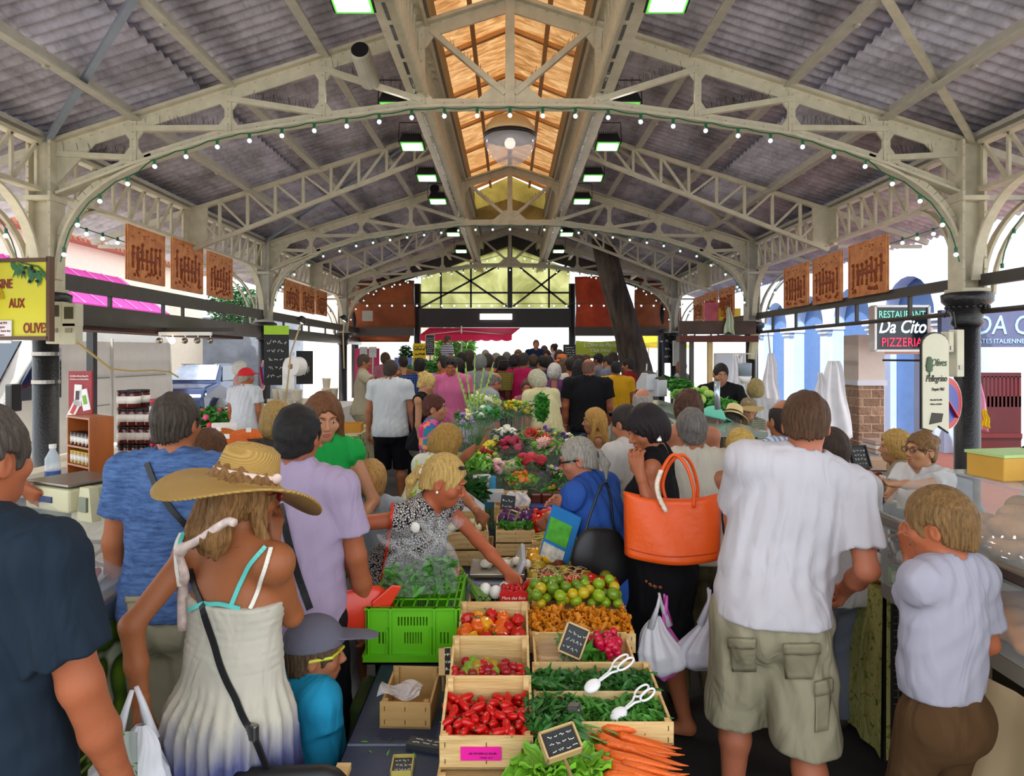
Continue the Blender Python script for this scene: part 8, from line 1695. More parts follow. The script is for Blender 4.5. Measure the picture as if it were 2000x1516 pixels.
def pepper(col, lab):
 o = MB().ball((0, 0, 0), (.026, .026, .034), 18, 12, fn=lambda t, p: (1+.1*math.cos(t*4))*(1-.28*max(0, -p)/1.57)).ob('sweet_pepper', mat(col, .14, var=.08, vs=10), smooth=True); tag(o, lab+' sweet pepper in the third crate', 'pepper', lab+' sweet peppers in the third crate')
 return proto(o, MB().tube([(0, 0, .028), (.002, 0, .038), (.008, 0, .05)], [.008, .004, .0035], 7).ob('stem', mat('#4c7a2c', .5), o))
pp = [pepper('#e8a010', 'golden yellow'), pepper('#e0600e', 'orange'), pepper('#c41a10', 'red')]
heap((pp, .036), Mx, .21, .16, .08, 38, 4, (.75, 1.05), lambda q: (q.uniform(.6, 2.2), q.uniform(-.6, .6), q.uniform(0, 6.3)), layers=2, yoff=.03, rise=.08)
e, Mx = crate('fourth crate of dark aubergine slips below the asparagus', -.18, .075, 2.76, 3.0, .73, .1, .05, .12)
bk = chil('dark_pod', '#1c1216', 'thin blackish pod lying in the fourth crate', 'dark pods in the fourth crate', .06, .008); bk['category'] = 'vegetable'; heap(([bk], .012), Mx, .2, .18, .07, 40, 5, layers=2, yoff=.03, rot=lambda q: (0, 0, q.uniform(0, 6)))
# --- right column of crates
e, Mx = crate('wide front crate of rocket salad leaves with a middle divider', .075, .475, 1.93, 2.27, .77, .068, .04, .075, div=.165)
def leafstuff(label, M_, w, d, z0, n, col, seed, ls=.03, cat='salad leaves', name='salad_leaves', h=.03, y0=0.):
 q = random.Random(seed); mb = MB()
 for i in range(n):
  p = Vector((q.uniform(-.5, .5)*w, y0+q.random()*d, z0+q.random()*h)); s = ls*q.uniform(.6, 1.3); R3 = Euler((q.uniform(-.9, .9), q.uniform(-.9, .9), q.uniform(0, 6.3))).to_matrix()
  q4 = [Vector((0, -s, 0)), Vector((s*.28, -s*.2, s*.1)), Vector((s*.2, s*.6, s*.05)), Vector((0, s, -s*.15)), Vector((-s*.2, s*.6, s*.05)), Vector((-s*.28, -s*.2, s*.1))]
  mb.add([M_ @ (p+R3 @ x) for x in q4], [(0, 1, 2, 3), (0, 3, 4, 5)])
 return tag(mb.ob(name, col, smooth=True), label, cat, kind='stuff')
M_roc = mat('#2f6a22', .45, var=.4, vs=16); M_roc2 = mat('#4a8a2c', .45, var=.4, vs=16)
leafstuff('rocket leaves filling the front half of the wide crate', Mx, .37, .13, .03, 900, M_roc2, 11, .024, y0=.02); leafstuff('dark spinach leaves in the rear half of the wide crate', Mx, .37, .13, .03, 600, M_roc, 12, .032, y0=.18)
e, Mx = crate('crate holding radishes and a plastic bag, behind the salad leaves', .085, .44, 2.29, 2.52, .765, .07, .05, .08)
def radish_bunch(label, loc, n, seed):
 q = random.Random(seed); e = empty('radish_bunch', loc, 0, label, 'radishes')
 for i in range(n):
  p = (q.uniform(-.055, .055), q.uniform(-.05, .05), q.uniform(.0, .05)); b = MB(); b.ball(p, (.0155, .0155, .018), 12, 8); b.tube([(p[0], p[1]-.014, p[2]), (p[0]+q.uniform(-.01, .01), p[1]-.035, p[2]+.01)], [.003, .0008], 5); b.ob('radish', mat('#c4123c', .2, var=.12), e, True)
 o = leafstuff('', Matrix.Identity(4), .16, .1, -.02, 120, M_roc2, seed+1, .045, name='radish_leaves', y0=-.06, h=.05); o.parent = e; unlabel(o).location = (-.07, 0, 0)
 return e
radish_bunch('bunch of pink-red radishes with green leaves behind the white serving tongs', Mx @ Vector((.08, .13, .06)), 42, 3)
MB().box((0, .12, .035), (.3, .02, .004)).ob('inner_slat', M_pop, e)
tag(MB().grid(lambda u, v: tuple(Mx @ Vector((-.16+.17*u, .03+.16*v-.06*u, .03+.05*v+.012*math.sin(u*9+v*4)))), 12, 10).ob('cellophane_bag', clearfilm(), smooth=True), 'folded clear plastic bag lying in the radish crate', 'plastic bag')
e, Mx = crate('crate of orange chanterelles and green tomatoes with a slatted back', .075, .48, 2.54, 3.06, .765, .075, .06, .085, div=.21)
def mushroom(lab, seed):
 q = random.Random(seed); n = 16; mb = MB(); pr = [(.003, -.02), (.005, -.008), (.008, 0), (.018, .008), (.021, .01), (.012, .005), (.002, .0)]
 V = []
 for r, z in pr:
  for i in range(n): t_ = 2*PI*i/n; w = 1+.25*math.sin(3*t_+seed)*(r > .01); V.append((r*w*math.cos(t_), r*w*math.sin(t_), z+.005*math.sin(4*t_+seed)*(r > .01)))
 mb.add(V, [(i*n+j, i*n+(j+1) % n, (i+1)*n+(j+1) % n, (i+1)*n+j) for i in range(len(pr)-1) for j in range(n)]); return tag(mb.ob('chanterelle', mat('#e08c12', .5, var=.2, vs=20), smooth=True), lab, 'mushroom', 'chanterelles in the crate behind the radishes')
mu = [mushroom('frilly orange chanterelle in the heap behind the radishes', s) for s in (1, 2, 3)]
heap((mu, .013), Mx, .37, .17, .05, 170, 6, (.7, 1.35), lambda q: (q.uniform(-1.2, 1.2), q.uniform(-1.2, 1.2), q.uniform(0, 6)), layers=3, yoff=.02, rise=.05)
gt = [fruit('green_tomato', .024, c, '%s tomato behind the chanterelles' % n, '%s tomatoes behind the chanterelles' % n, rough=.16) for c, n in (('#8aa81c', 'lime green'), ('#c0a81c', 'yellow-green'), ('#6a8a1c', 'deep green'))]
heap((gt, .036), Mx, .36, .16, .075, 42, 7, (.85, 1.2), layers=2, yoff=.23, rise=.05)
bt = fruit('beef_tomato', .052, '#c02418', 'large ribbed red tomato at the back of the mixed crate', 'large red tomatoes at the back of the mixed crate', (1, 1, .68), rough=.2, lobes=7)
heap(([bt], .05), Mx, .36, .07, .085, 6, 8, (.75, 1.25), lambda q: (q.uniform(-.2, .2), q.uniform(-.2, .2), q.uniform(0, 6)), layers=1, yoff=.42)
q_ = random.Random(4); mb = MB()
for i in range(70): p = Mx @ Vector((q_.uniform(-.18, .05), q_.uniform(.38, .5), .12+q_.random()*.03)); d = Vector((q_.uniform(-1, 1), q_.uniform(-1, 1), q_.uniform(-.2, .3)))*.03; mb.tube([p-d, p+Vector((0, 0, .008)), p+d], .0009, 3)
tag(mb.ob('straw', mat('#d8c08a', .7)), 'loose pale straw between the red tomatoes', 'straw', kind='stuff')
e, Mx = crate('far crate of yellow and brown-green tomatoes', .085, .5, 3.08, 3.52, .775, .085, .05, .09, div=.2)
yt = [fruit('heirloom_tomato', .045, c, '%s heirloom tomato in the far crate' % n, '%s heirloom tomatoes in the far crate' % n, (1, 1, .8), rough=.2, lobes=6) for c, n in (('#d89a14', 'golden'), ('#e0ae20', 'yellow'))]
heap((yt, .05), Mx, .36, .16, .09, 15, 9, (.8, 1.15), lambda q: (q.uniform(-.3, .3), q.uniform(-.3, .3), q.uniform(0, 6)), layers=1, yoff=.25)
yb = [fruit('dark_tomato', .036, c, '%s tomato in the front half of the far crate' % n, '%s tomatoes in the front half of the far crate' % n, rough=.2, lobes=6) for c, n in (('#7a7a1c', 'olive green'), ('#6a2a14', 'dark brown'), ('#a88c1c', 'ochre'))]
heap((yb, .05), Mx, .36, .14, .085, 16, 10, (.85, 1.15), layers=1, yoff=.04)
# far tomatoes and beans under the hand
e, Mx = crate('raised crate of red tomatoes and yellow beans under the grey haired woman\'s hand', .12, .46, 3.62, 4.05, .79, .1, .08, .1, div=.14)
rt = fruit('red_tomato', .03, '#d02414', 'round red tomato in the raised crate by the grey haired woman', 'red tomatoes in the raised crate', rough=.15); heap(([rt], .045), Mx, .3, .2, .1, 34, 11, (.8, 1.3), layers=2, yoff=.18)
bn = MB().tube([(-.05, 0, 0), (-.02, .004, 0), (.02, .003, 0), (.05, -.003, 0)], [.002, .0045, .0045, .002], 6).ob('yellow_bean', mat('#d8cc6a', .4), smooth=True); tag(bn, 'pale yellow bean in front of the red tomatoes', 'bean', 'yellow beans in the raised crate'); heap(([bn], .006), Mx, .24, .1, .09, 90, 12, (.8, 1.2), lambda q: (0, q.uniform(-.15, .15), q.uniform(-.5, .5)), layers=5, yoff=.02)
# stacked crates mid left with aubergines; onions
for k in range(3): e, Mx = crate('crate in the stack under the striped aubergines, %s from the top' % NTH[2-k], -.08, .14, 3.72, 4.1, TZ+.075*k, .072, 0., .075)
au = fruit('aubergine', .036, '#5a2464', 'round purple and white aubergine on the crate stack', 'purple aubergines on the crate stack', (1, 1, 1.15), stem=.02, rough=.15, var=.5); heap(([au], .05), Mx, .18, .16, .1, 9, 13, (.85, 1.15), layers=1, yoff=.14)
leafstuff('green leaves at the front of the aubergine crate', Mx, .19, .1, .07, 160, M_roc2, 15, .03, y0=.02)
e, Mx = crate('tilted crate of white round onions beside the leopard print woman', -.36, -.12, 3.78, 4.1, .8, .1, .05, .13, yaw=.1)
on = fruit('white_onion', .03, '#e2dcb0', 'round white onion in the tilted crate', 'white onions in the tilted crate', (1, 1, .9), stem=.02, stemc='#b8c078', rough=.3); heap(([on], .04), Mx, .2, .2, .09, 9, 14, (.7, 1.2), layers=1, yoff=.08); leafstuff('green onion tops in the tilted crate', Mx, .2, .2, .06, 120, M_roc, 16, .03, y0=.05)
e, Mx = crate('wooden crate under the tilted onion crate', -.36, -.1, 3.78, 4.1, TZ, .09, 0, .09)
e, Mx = crate('small crate at the back of the central table behind the aubergines', -.1, .12, 4.2, 4.5, .85, .1, .0, .14)
# grey market scale in the middle with garlic bulbs
e = empty('market_scale', (-.06, 3.25, TZ), .0, 'grey electronic market scale with a raised tray in the middle of the table', 'scale'); M_gp = mat('#8c8e94', .35)
MB().box((0, .0, .07), (.24, .26, .14)).ob('housing', M_gp, e, bevel=.012); MB().box((0, -.02, .17), (.26, .24, .02)).ob('tray', M_steel, e, bevel=.004); MB().box((.11, .0, .2), (.02, .3, .09), rot=(0, .4, 0)).ob('side_panel', mat('#b8bac0', .35), e, bevel=.004)
ga = MB().ball((0, 0, 0), (.026, .022, .02), 14, 8, fn=lambda t, p: 1+.08*math.sin(t*6)).ob('garlic_bulb', mat('#e2dac6', .45, var=.1), smooth=True); tag(ga, 'white garlic bulb with a long neck on the scale tray', 'garlic', 'garlic bulbs on the scale tray'); proto(ga, MB().tube([(.02, 0, 0), (.05, 0, .004), (.075, .004, .006)], [.008, .004, .003], 7).ob('neck', mat('#d8cca8', .5), ga))
put(ga, [(-.12+.05*i, 3.2+.04*(i % 2), TZ+.2) for i in range(5)], [(0, 0, .5*i) for i in range(5)])
plastic_bag('crumpled clear bag with lilac onions next to the scale', Vector((-.03, 3.02, TZ+.17)), .16, .15, '#e0d4dc', alpha=.6, seed=12, handles=.02)
# asparagus, eggs-like button mushrooms, strawberry tray
e = empty('asparagus_bunch', tuple(P(925, 1145, 2.95)), 0, 'bunch of green asparagus tied with a string', 'asparagus'); q_ = random.Random(1)
for i in range(16):
 x, z = q_.uniform(-.018, .018), q_.uniform(-.015, .015); mb = MB(); mb.tube([(-.05+x, .07, z+.02), (x, .0, z), (.05+x*1.6, -.08, z-.03)], [.003, .0055, .0065], 7); mb.ball((-.052+x, .075, z+.022), (.006, .009, .006), 6, 5); mb.ob('spear', mat('#6a8c3a', .4, var=.2, vs=20), e, True)
MB().tube([(.026*math.cos(a)+.0, -.01, .02*math.sin(a)) for a in [2*PI*i/12 for i in range(13)]], .003, 5).ob('string', mat('#7c6aa8', .6), e)
BM = MB().ball((0, 0, 0), (.028, .028, .03), 14, 8).ob('cut_aubergine', mat('#efece4', .35), smooth=True); tag(BM, 'white cut turnip half with a thin dark rim beside the asparagus', 'turnip', 'white turnip halves beside the asparagus'); put(BM, [P(948, 1152, 2.93), P(968, 1157, 2.9), P(985, 1150, 2.97)])
e = empty('strawberry_tray', tuple(P(1003, 1165, 2.86)), 0, 'red card tray of strawberries labelled Mara des Bois', 'tray'); mb = MB(); mb.prism([(-.055, -.03), (.055, -.03), (.06, .02), (.03, .035), (0, .025), (-.03, .035), (-.06, .02)], lambda p: (p[0], -.02, p[1]), lambda p: (p[0], -.014, p[1])); mb.box((0, .04, -.01), (.11, .11, .035)); mb.ob('card', mat('#d01c20', .4, var=.25, vs=50), e); text('Mara des Bois', .018, M_w, e, facing((0, -.022, .0), 0), ext=.0005, shear=.2)
mb = MB(); [mb.ball((q_.uniform(-.045, .045), q_.uniform(0, .08), .015+q_.random()*.01), (.012, .012, .013), 8, 6) for i in range(22)]; mb.ob('strawberries', mat('#b81014', .3, var=.1), e, True)
# green plastic crate with cellophane bags of greens
M_gpl = mat('#62b812', .35, var=.05, bump=.1)
gx0, gx1, gy0, gy1, gz0, gz1 = -.56, -.2, 2.6, 2.98, TZ+.0, TZ+.215
e = empty('green_crate', ((gx0+gx1)/2, gy0, gz0), 0, 'bright lime green plastic harvest crate with slots, left of the peppers', 'crate'); w, d, h = gx1-gx0, gy1-gy0, gz1-gz0
mb = MB()
def slotted(mb, x0, x1, z0, z1, slots, y, t=.006):
 """wall in the XZ plane with vertical slots (x centre, zlo, zhi, width)"""
 xs = sorted(set([x0, x1]+[s[0]-s[3]/2 for s in slots]+[s[0]+s[3]/2 for s in slots])); zs = sorted(set([z0, z1]+[s[1] for s in slots]+[s[2] for s in slots]))
 for a, b in zip(xs[:-1], xs[1:]):
  for c_, d_ in zip(zs[:-1], zs[1:]):
   xm, zm = (a+b)/2, (c_+d_)/2
   if any(abs(xm-s[0]) < s[3]/2 and s[1] < zm < s[2] for s in slots): continue
   mb.bx(a, b, y, y+t, c_, d_)
sl = [(-.055+.0122*i, .145, .18, .006) for i in range(10)]+[(-.03+.0105*i, .075, .12, .005) for i in range(7)]+[(-.13+.014*i, .075, .12, .006) for i in range(3)]+[(.11+.014*i, .075, .12, .006) for i in range(3)]
slotted(mb, -w/2, w/2, .035, h, sl, 0); mb.ob('front_wall', M_gpl, e); mb = MB(); slotted(mb, -w/2, w/2, .035, h, sl, d-.006); mb.ob('back_wall', M_gpl, e)
for s in (-1, 1): MB().bx(s*w/2-.004, s*w/2+.004, 0, d, .03, h).ob('side_wall', M_gpl, e)
MB().bx(-w/2, w/2, 0, d, .03, .036).ob('crate_floor', M_gpl, e)
mb = MB(); mb.bx(-w/2-.012, w/2+.012, -.014, d+.014, .0, .008); mb.bx(-w/2-.012, w/2+.012, -.014, -.008, .0, .035); mb.bx(-w/2-.014, w/2+.014, -.016, d+.016, .03, .037)
for x in (-.17, -.085, .085, .17): mb.bx(x-.004, x+.004, -.012, 0, .03, h)
for x in (-.085, .085): mb.bx(x-.016, x-.01, -.012, 0, .03, .14)
mb.ob('lower_rim', M_gpl, e); mb = MB(); mb.bx(-w/2-.008, w/2+.008, -.01, .012, h-.006, h); mb.bx(-w/2-.008, w/2+.008, d-.01, d+.012, h-.006, h)
for x in (-.17, -.14, -.07, -.05, 0, .05, .09, .13, .16): mb.bx(x-.003, x+.003, 0, d, h-.005, h)
for y in (.1, .2, .3): mb.bx(-w/2, w/2, y-.003, y+.003, h-.005, h)
mb.ob('top_grid', M_gpl, e)
def cello(label, loc, w, hgt, seed):
 q = random.Random(seed); e = empty('salad_bag', loc, 0, label, 'salad bag'); unlabel(leafstuff('', Matrix.Identity(4), w*.8, w*.5, .01, 160, M_roc2, seed, .035, name='leaves_inside', y0=-w*.25, h=hgt*.4)).parent = e
 a = q.uniform(0, 6)
 def f(u, v):
  t_ = 2*PI*u; r = w*.5*(1-.75*math.exp(-((v-.72)/.12)**2))*(1 if v < .72 else 1+.5*(v-.72)*3)+.012*math.sin(t_*7+a+v*9)+.006*math.sin(t_*17+5*v); return (r*math.cos(t_), r*.62*math.sin(t_), hgt*v+.01*math.sin(t_*5+a)*v)
 MB().grid(f, 48, 22).ob('cellophane', clearfilm(), e, True); return e
cello('clear cellophane bag of mixed salad on the left of the green crate', (-.43, 2.74, gz1+.01), .17, .24, 5); cello('clear cellophane bag of green herbs on the right of the green crate', (-.29, 2.76, gz1+.01), .13, .3, 6)
# plastic tub of red and green peppers beyond the crate
e = empty('pepper_punnet', tuple(P(884, 1128, 3.05)), 0, 'clear plastic punnet of red and green chilli peppers behind the green crate', 'punnet'); mb = MB(); mb.prism([(-.055, -.05), (.055, -.05), (.07, .0), (-.07, .0)], lambda p: (p[0], -.05, p[1]), lambda p: (p[0], .05, p[1])); mb.ob('punnet_walls', clearfilm(a=.3), e)
for i in range(16): MB().tube([(q_.uniform(-.05, .05), q_.uniform(-.03, .03), .0+q_.random()*.03), (q_.uniform(-.05, .05), q_.uniform(-.03, .03), .02+q_.random()*.03)], [.014, .009], 9).ob('chilli', mat('#c81410' if i < 10 else '#5a8a20', .15), e, True)
# open empty box at the left, chalk slates, plastic bags
e, Mx = crate('small empty wooden box at the left of the red tomatoes', -.42, -.255, 2.14, 2.34, TZ, .085, 0., .11, wood=mat('#a8834c', .65, var=.15, cs=(1, 8, 8)), yaw=-.05)
tag(MB().grid(lambda u, v: tuple(Mx @ Vector((-.1+.14*u, .03+.08*v, .085+.012*math.sin(u*7+v*3)+.01*v))), 10, 6).ob('clear_bag', clearfilm(a=.45), smooth=True), 'clear plastic bags draped over the small empty wooden box', 'plastic bag')
e = slate('slate with yellow rim lying flat on the blue oilcloth', Vector((-.31, 1.92, TZ+.008)), .058, .072, .05, -PI/2+.05, frame='#a8984c', rows=3, seed=91, r=.0006, feet=False)
e = slate('frameless black chalk slate half hidden behind the front crate', Vector((-.24, 2.03, TZ+.008)), .15, .04, -.25, -PI/2+.05, frame=None, rows=2, seed=92, r=.0008, feet=False)
slate('price slate in a wooden frame at the left of the cherry tomatoes', P(869, 1292, 2.3), .035, .085, .75, -.35, .25, rows=3, seed=93, r=.0009)
slate('price slate in a wooden frame above the radishes', P(1120, 1250, 2.36), .08, .1, -.1, -.3, .38, rows=3, seed=94, r=.0011)
slate('large tilted price slate lying on the lettuce', P(1094, 1452, 1.74), .095, .066, .3, -.95, -.15, rows=3, seed=95, r=.001)
slate('narrow dark slate seen edge-on in the rocket salad', P(1122, 1402, 1.95), .028, .075, 1.15, -.15, 0, rows=3, seed=96, r=.0008, frame='#5a5650')
slate('dark slate reading 3 over the aubergines', P(992, 982, 4.0), .085, .085, -.1, -.15, .1, rows=2, seed=97, r=.002, frame=None); slate('small framed slate in the aubergine crate', P(1003, 1011, 3.85), .05, .075, -.6, -.2, .2, rows=3, seed=98, r=.0012)
slate('slim slate at the left edge of the green tomato crate', P(1047, 1192, 2.8), .02, .085, 1.2, -.1, 0, rows=2, seed=99, r=.001)
# serving tongs
def tongs(label, p, q):
 p, q = Vector(p), Vector(q); e = empty('serving_tongs', tuple(p), 0, label, 'tongs'); d = q-p; u = d.cross(Vector((0, -.4, 1))).normalized(); n = u.cross(d).normalized(); m = mat('#f0eeee', .3, var=0); R3 = Matrix((u, d.normalized(), n)).transposed()
 MB().ball((0, 0, 0), (.021, .03, .013), 18, 10, R3).ob('spoon_bowl', m, e, True)
 for s in (-1, 1):
  pts = [d*.16+u*s*.002, d*.45+u*s*.006+n*.004*s, d*.58+u*s*.012]+[d*(.79+.2*math.cos(a))+u*(s*.013+s*.012*math.sin(a)*1.)+n*.005*s for a in [PI-PI*2*k/16 for k in range(17)]]
  MB().tube(pts, .0036, 7).ob('handle_loop', m, e, True)
 return e
tongs('white plastic serving tongs resting on the dark spinach leaves', P(1157, 1340, 2.08), P(1232, 1282, 2.16)); tongs('white plastic serving tongs resting on the rocket leaves, nearer pair', P(1208, 1396, 1.98), P(1272, 1342, 2.04))
# carrots, lettuce, parsley
mb = MB(); L = .17; o = MB().tube([(0, 0, 0), (.004, L*.08, 0), (.006, L*.4, .001), (.003, L*.75, 0), (0, L, -.002), (0, L*1.12, 0)], [.006, .014, .0125, .008, .0035, .0008], 12).ob('carrot', mat('#e0641a', .4, var=.12, vs=14, bump=.5, bs=60), smooth=True); tag(o, 'long orange carrot in the pile at the right front corner', 'carrot', 'carrots at the right front corner')
proto(o, MB().tube([(0, 0, 0), (0, -.02, .003), (.003, -.045, .008)], [.004, .003, .002], 6).ob('green_top', mat('#5a8a30', .5), o))
q_ = random.Random(8); put(o, [(.24+.035*(i % 3)+q_.uniform(-.012, .012), 1.93-.021*(i//3)+q_.uniform(-.006, .006), TZ+.1-.012*(i//3)*.5+.02*(i % 2)) for i in range(36)], [(q_.uniform(-.25, .0), 0, -1.72+q_.uniform(-.25, .3)) for i in range(36)], sc=[q_.uniform(.8, 1.15) for i in range(36)])
def lettuce(label, loc, n, seed, R0=.12):
 q = random.Random(seed); e = empty('lettuce', loc, 0, label, 'lettuce'); m1 = mat('#7ab52c', .45, var=.3, vs=10, bump=.6, bs=16)
 for i in range(n):
  a = 2.4*i+q.uniform(-.3, .3); t_ = i/n; L = R0*(.5+.6*t_); w = L*.75; up = .95-.95*t_; ph = q.uniform(0, 6)
  def f(u, v):
   x = (u-.5)*w*math.sin(PI*min(1, .25+v*.7)); y = L*v; z = L*(up*v*1.1-.35*v*v)+.10*L*math.sin(u*22+ph)*v*abs(2*u-1)**.8+.06*L*math.sin(v*16+ph)*abs(2*u-1)+.25*w*(2*u-1)**2*.5
   return tuple(Euler((0, 0, a)).to_matrix() @ Vector((x, y+.005, z)))
  MB().grid(f, 20, 12).ob('leaf', m1, e, True)
 return e
lettuce('frilly bright green lettuce heads at the front of the table', tuple(Vector((.1, 1.81, TZ+.075))), 22, 1, .12); lettuce('second frilly lettuce to the right beneath the tilted slate', (.19, 1.81, TZ+.07), 20, 2, .115); lettuce('third lettuce behind the tilted slate', (.22, 1.86, TZ+.06), 14, 3, .1)
leafstuff('flat parsley bunch spilling beside the red tomatoes', Matrix.Translation((.125, 1.88, TZ+.1)), .16, .16, 0, 500, M_roc, 21, .02, 'parsley', 'parsley', .07); leafstuff('dark salad leaves hanging over the corner of the radish crate', Matrix.Translation((.11, 2.1, TZ+.12)), .1, .1, 0, 130, M_roc, 22, .03, 'parsley', 'parsley', .04)
e = empty('herb_stalks', (.12, 1.9, TZ+.14), 0, 'tied green stalks of the parsley bunch', 'herb stalks'); [MB().tube([(0, .0, 0), (.05+.005*i, -.02+.004*i, -.005), (.1, -.03+.006*i, -.02)], .0028, 5).ob('stalk', mat('#3c6a24', .5), e) for i in range(9)]
leafstuff('scattered green leaf bits on the blue oilcloth', Matrix.Translation((-.36, 1.98, TZ+.002)), .2, .2, 0, 9, M_roc2, 25, .014, 'leaves', 'leaf_bits', .002)
# olive green jerrycan bag under the table edge, cream box corner
tag(MB().box((-.57, 2.62, .4), (.08, .25, .4)).ob('green_sack', mat('#3c4a1c', .8, var=.2, bump=.5, bs=10), bevel=.04), 'dark olive green sack beneath the left edge of the table', 'sack'); tag(MB().bx(-.5, -.46, 1.86, 1.93, TZ, TZ+.02).ob('pale_wood_offcut', M_pop), 'pale wooden crate corner at the bottom edge of the picture', 'crate corner')
# ================================================================ flower stall
e = empty('flower_table', (0, 0, 0), 0, 'low dark bench carrying the buckets of cut flowers', 'table'); MB().bx(-.75, .75, 4.75, 7.2, .42, .46).ob('table_top', M_dbrown, e)
for x in (-.7, .66):
 for y in (4.8, 7.1): MB().bx(x, x+.05, y, y+.05, 0, .42).ob('leg', M_dbrown, e)
M_stem = mat('#3c6a2c', .5, var=.2)
def bloom(kind, r, cols, seed):
 q = random.Random(seed); mb = MB()
 if kind == 'rose':
  for k in range(4):
   rr = r*(1-.2*k)
   for i in range(6): a = 2*PI*i/6+k*.5; mb.ball((rr*.5*math.cos(a), rr*.5*math.sin(a), k*r*.18), (rr*.5, rr*.5, rr*.45), 8, 6)
 elif kind == 'daisy':
  for i in range(12): a = 2*PI*i/12; mb.ball((r*.6*math.cos(a), r*.6*math.sin(a), .0), (r*.42, r*.16, r*.08), 8, 4, Matrix.Rotation(a, 3, 'Z') @ Matrix.Rotation(-.3, 3, 'Y'))
  mb.ball((0, 0, r*.05), (r*.28, r*.28, r*.15), 8, 5)
 else:
  for i in range(16): d = Vector((q.gauss(0, 1), q.gauss(0, 1), abs(q.gauss(0, 1)))).normalized(); mb.ball(d*r*.6, r*.32, 7, 5)
 return mb
BN = [0]
def bouquet(label, p, rad, kind, cols, n=11, r=.03, zb=.46, wrap=True, lean=(0, 0), filler=.5, bucket=None):
 BN[0] += 1; q = random.Random(BN[0]*7); p = Vector(p); base = Vector((p.x-lean[0]*.3, p.y-lean[1]*.3, zb)); e = empty('bouquet', tuple(base), 0, label, 'bouquet'); top = p-base; H = top.length
 for i in range(n):
  c = cols[i % len(cols)]; rr = rad*math.sqrt((i+.5)/n)*.9; a = 2.4*i; o = Vector((rr*math.cos(a), rr*math.sin(a)*.8, -rr*rr/rad*.6+q.uniform(-.02, .02)))
  bl = bloom(kind, r*q.uniform(.8, 1.2), None, i).ob('bloom', mat(c, .5, var=.15, vs=30), e, True); bl.location = top+o; bl.rotation_euler = (q.uniform(-.3, .3)+.75, q.uniform(-.5, .5)+o.x*3, q.uniform(0, 6))
 mb = MB()
 for i in range(n): a = 2.4*i; rr = rad*math.sqrt((i+.5)/n)*.8; mb.tube([(.2*rr*math.cos(a), .2*rr*math.sin(a), 0), tuple(top+Vector((rr*math.cos(a), rr*math.sin(a), -.03)))], .003, 4)
 mb.ob('stems', M_stem, e)
 if filler: l = leafstuff('', Matrix.Translation(top+Vector((0, 0, -rad*.9))), rad*2, rad*1.6, 0, int(300*filler), q.choice([M_leaf, M_leafd, M_leafl]), BN[0], .035, name='foliage', y0=-rad*.8, h=rad*.9); unlabel(l).parent = e
 if wrap:
  a0 = q.uniform(0, 6); MB().grid(lambda u, v: tuple(top*(.25+.72*v)+Vector(((.03+rad*1.12*v+.01*math.sin(14*PI*u+a0)*v)*math.cos(2*PI*u), (.03+rad*1.12*v+.01*math.sin(14*PI*u+a0)*v)*math.sin(2*PI*u), .03*v*math.sin(6*PI*u+a0)))), 40, 8).ob('wrapper', clearfilm(a=.07), e, True)
 if bucket: tag(MB().lathe([(.08, 0), (.1, .22), (.11, .225), (.095, .22), (.08, .02)], (base.x, base.y, zb), 18).ob('flower_bucket', mat(bucket, .4), smooth=True), bucket_lab(label), 'bucket')
 return e
def bucket_lab(l): return ' '.join(('bucket under the '+l).split()[:16])
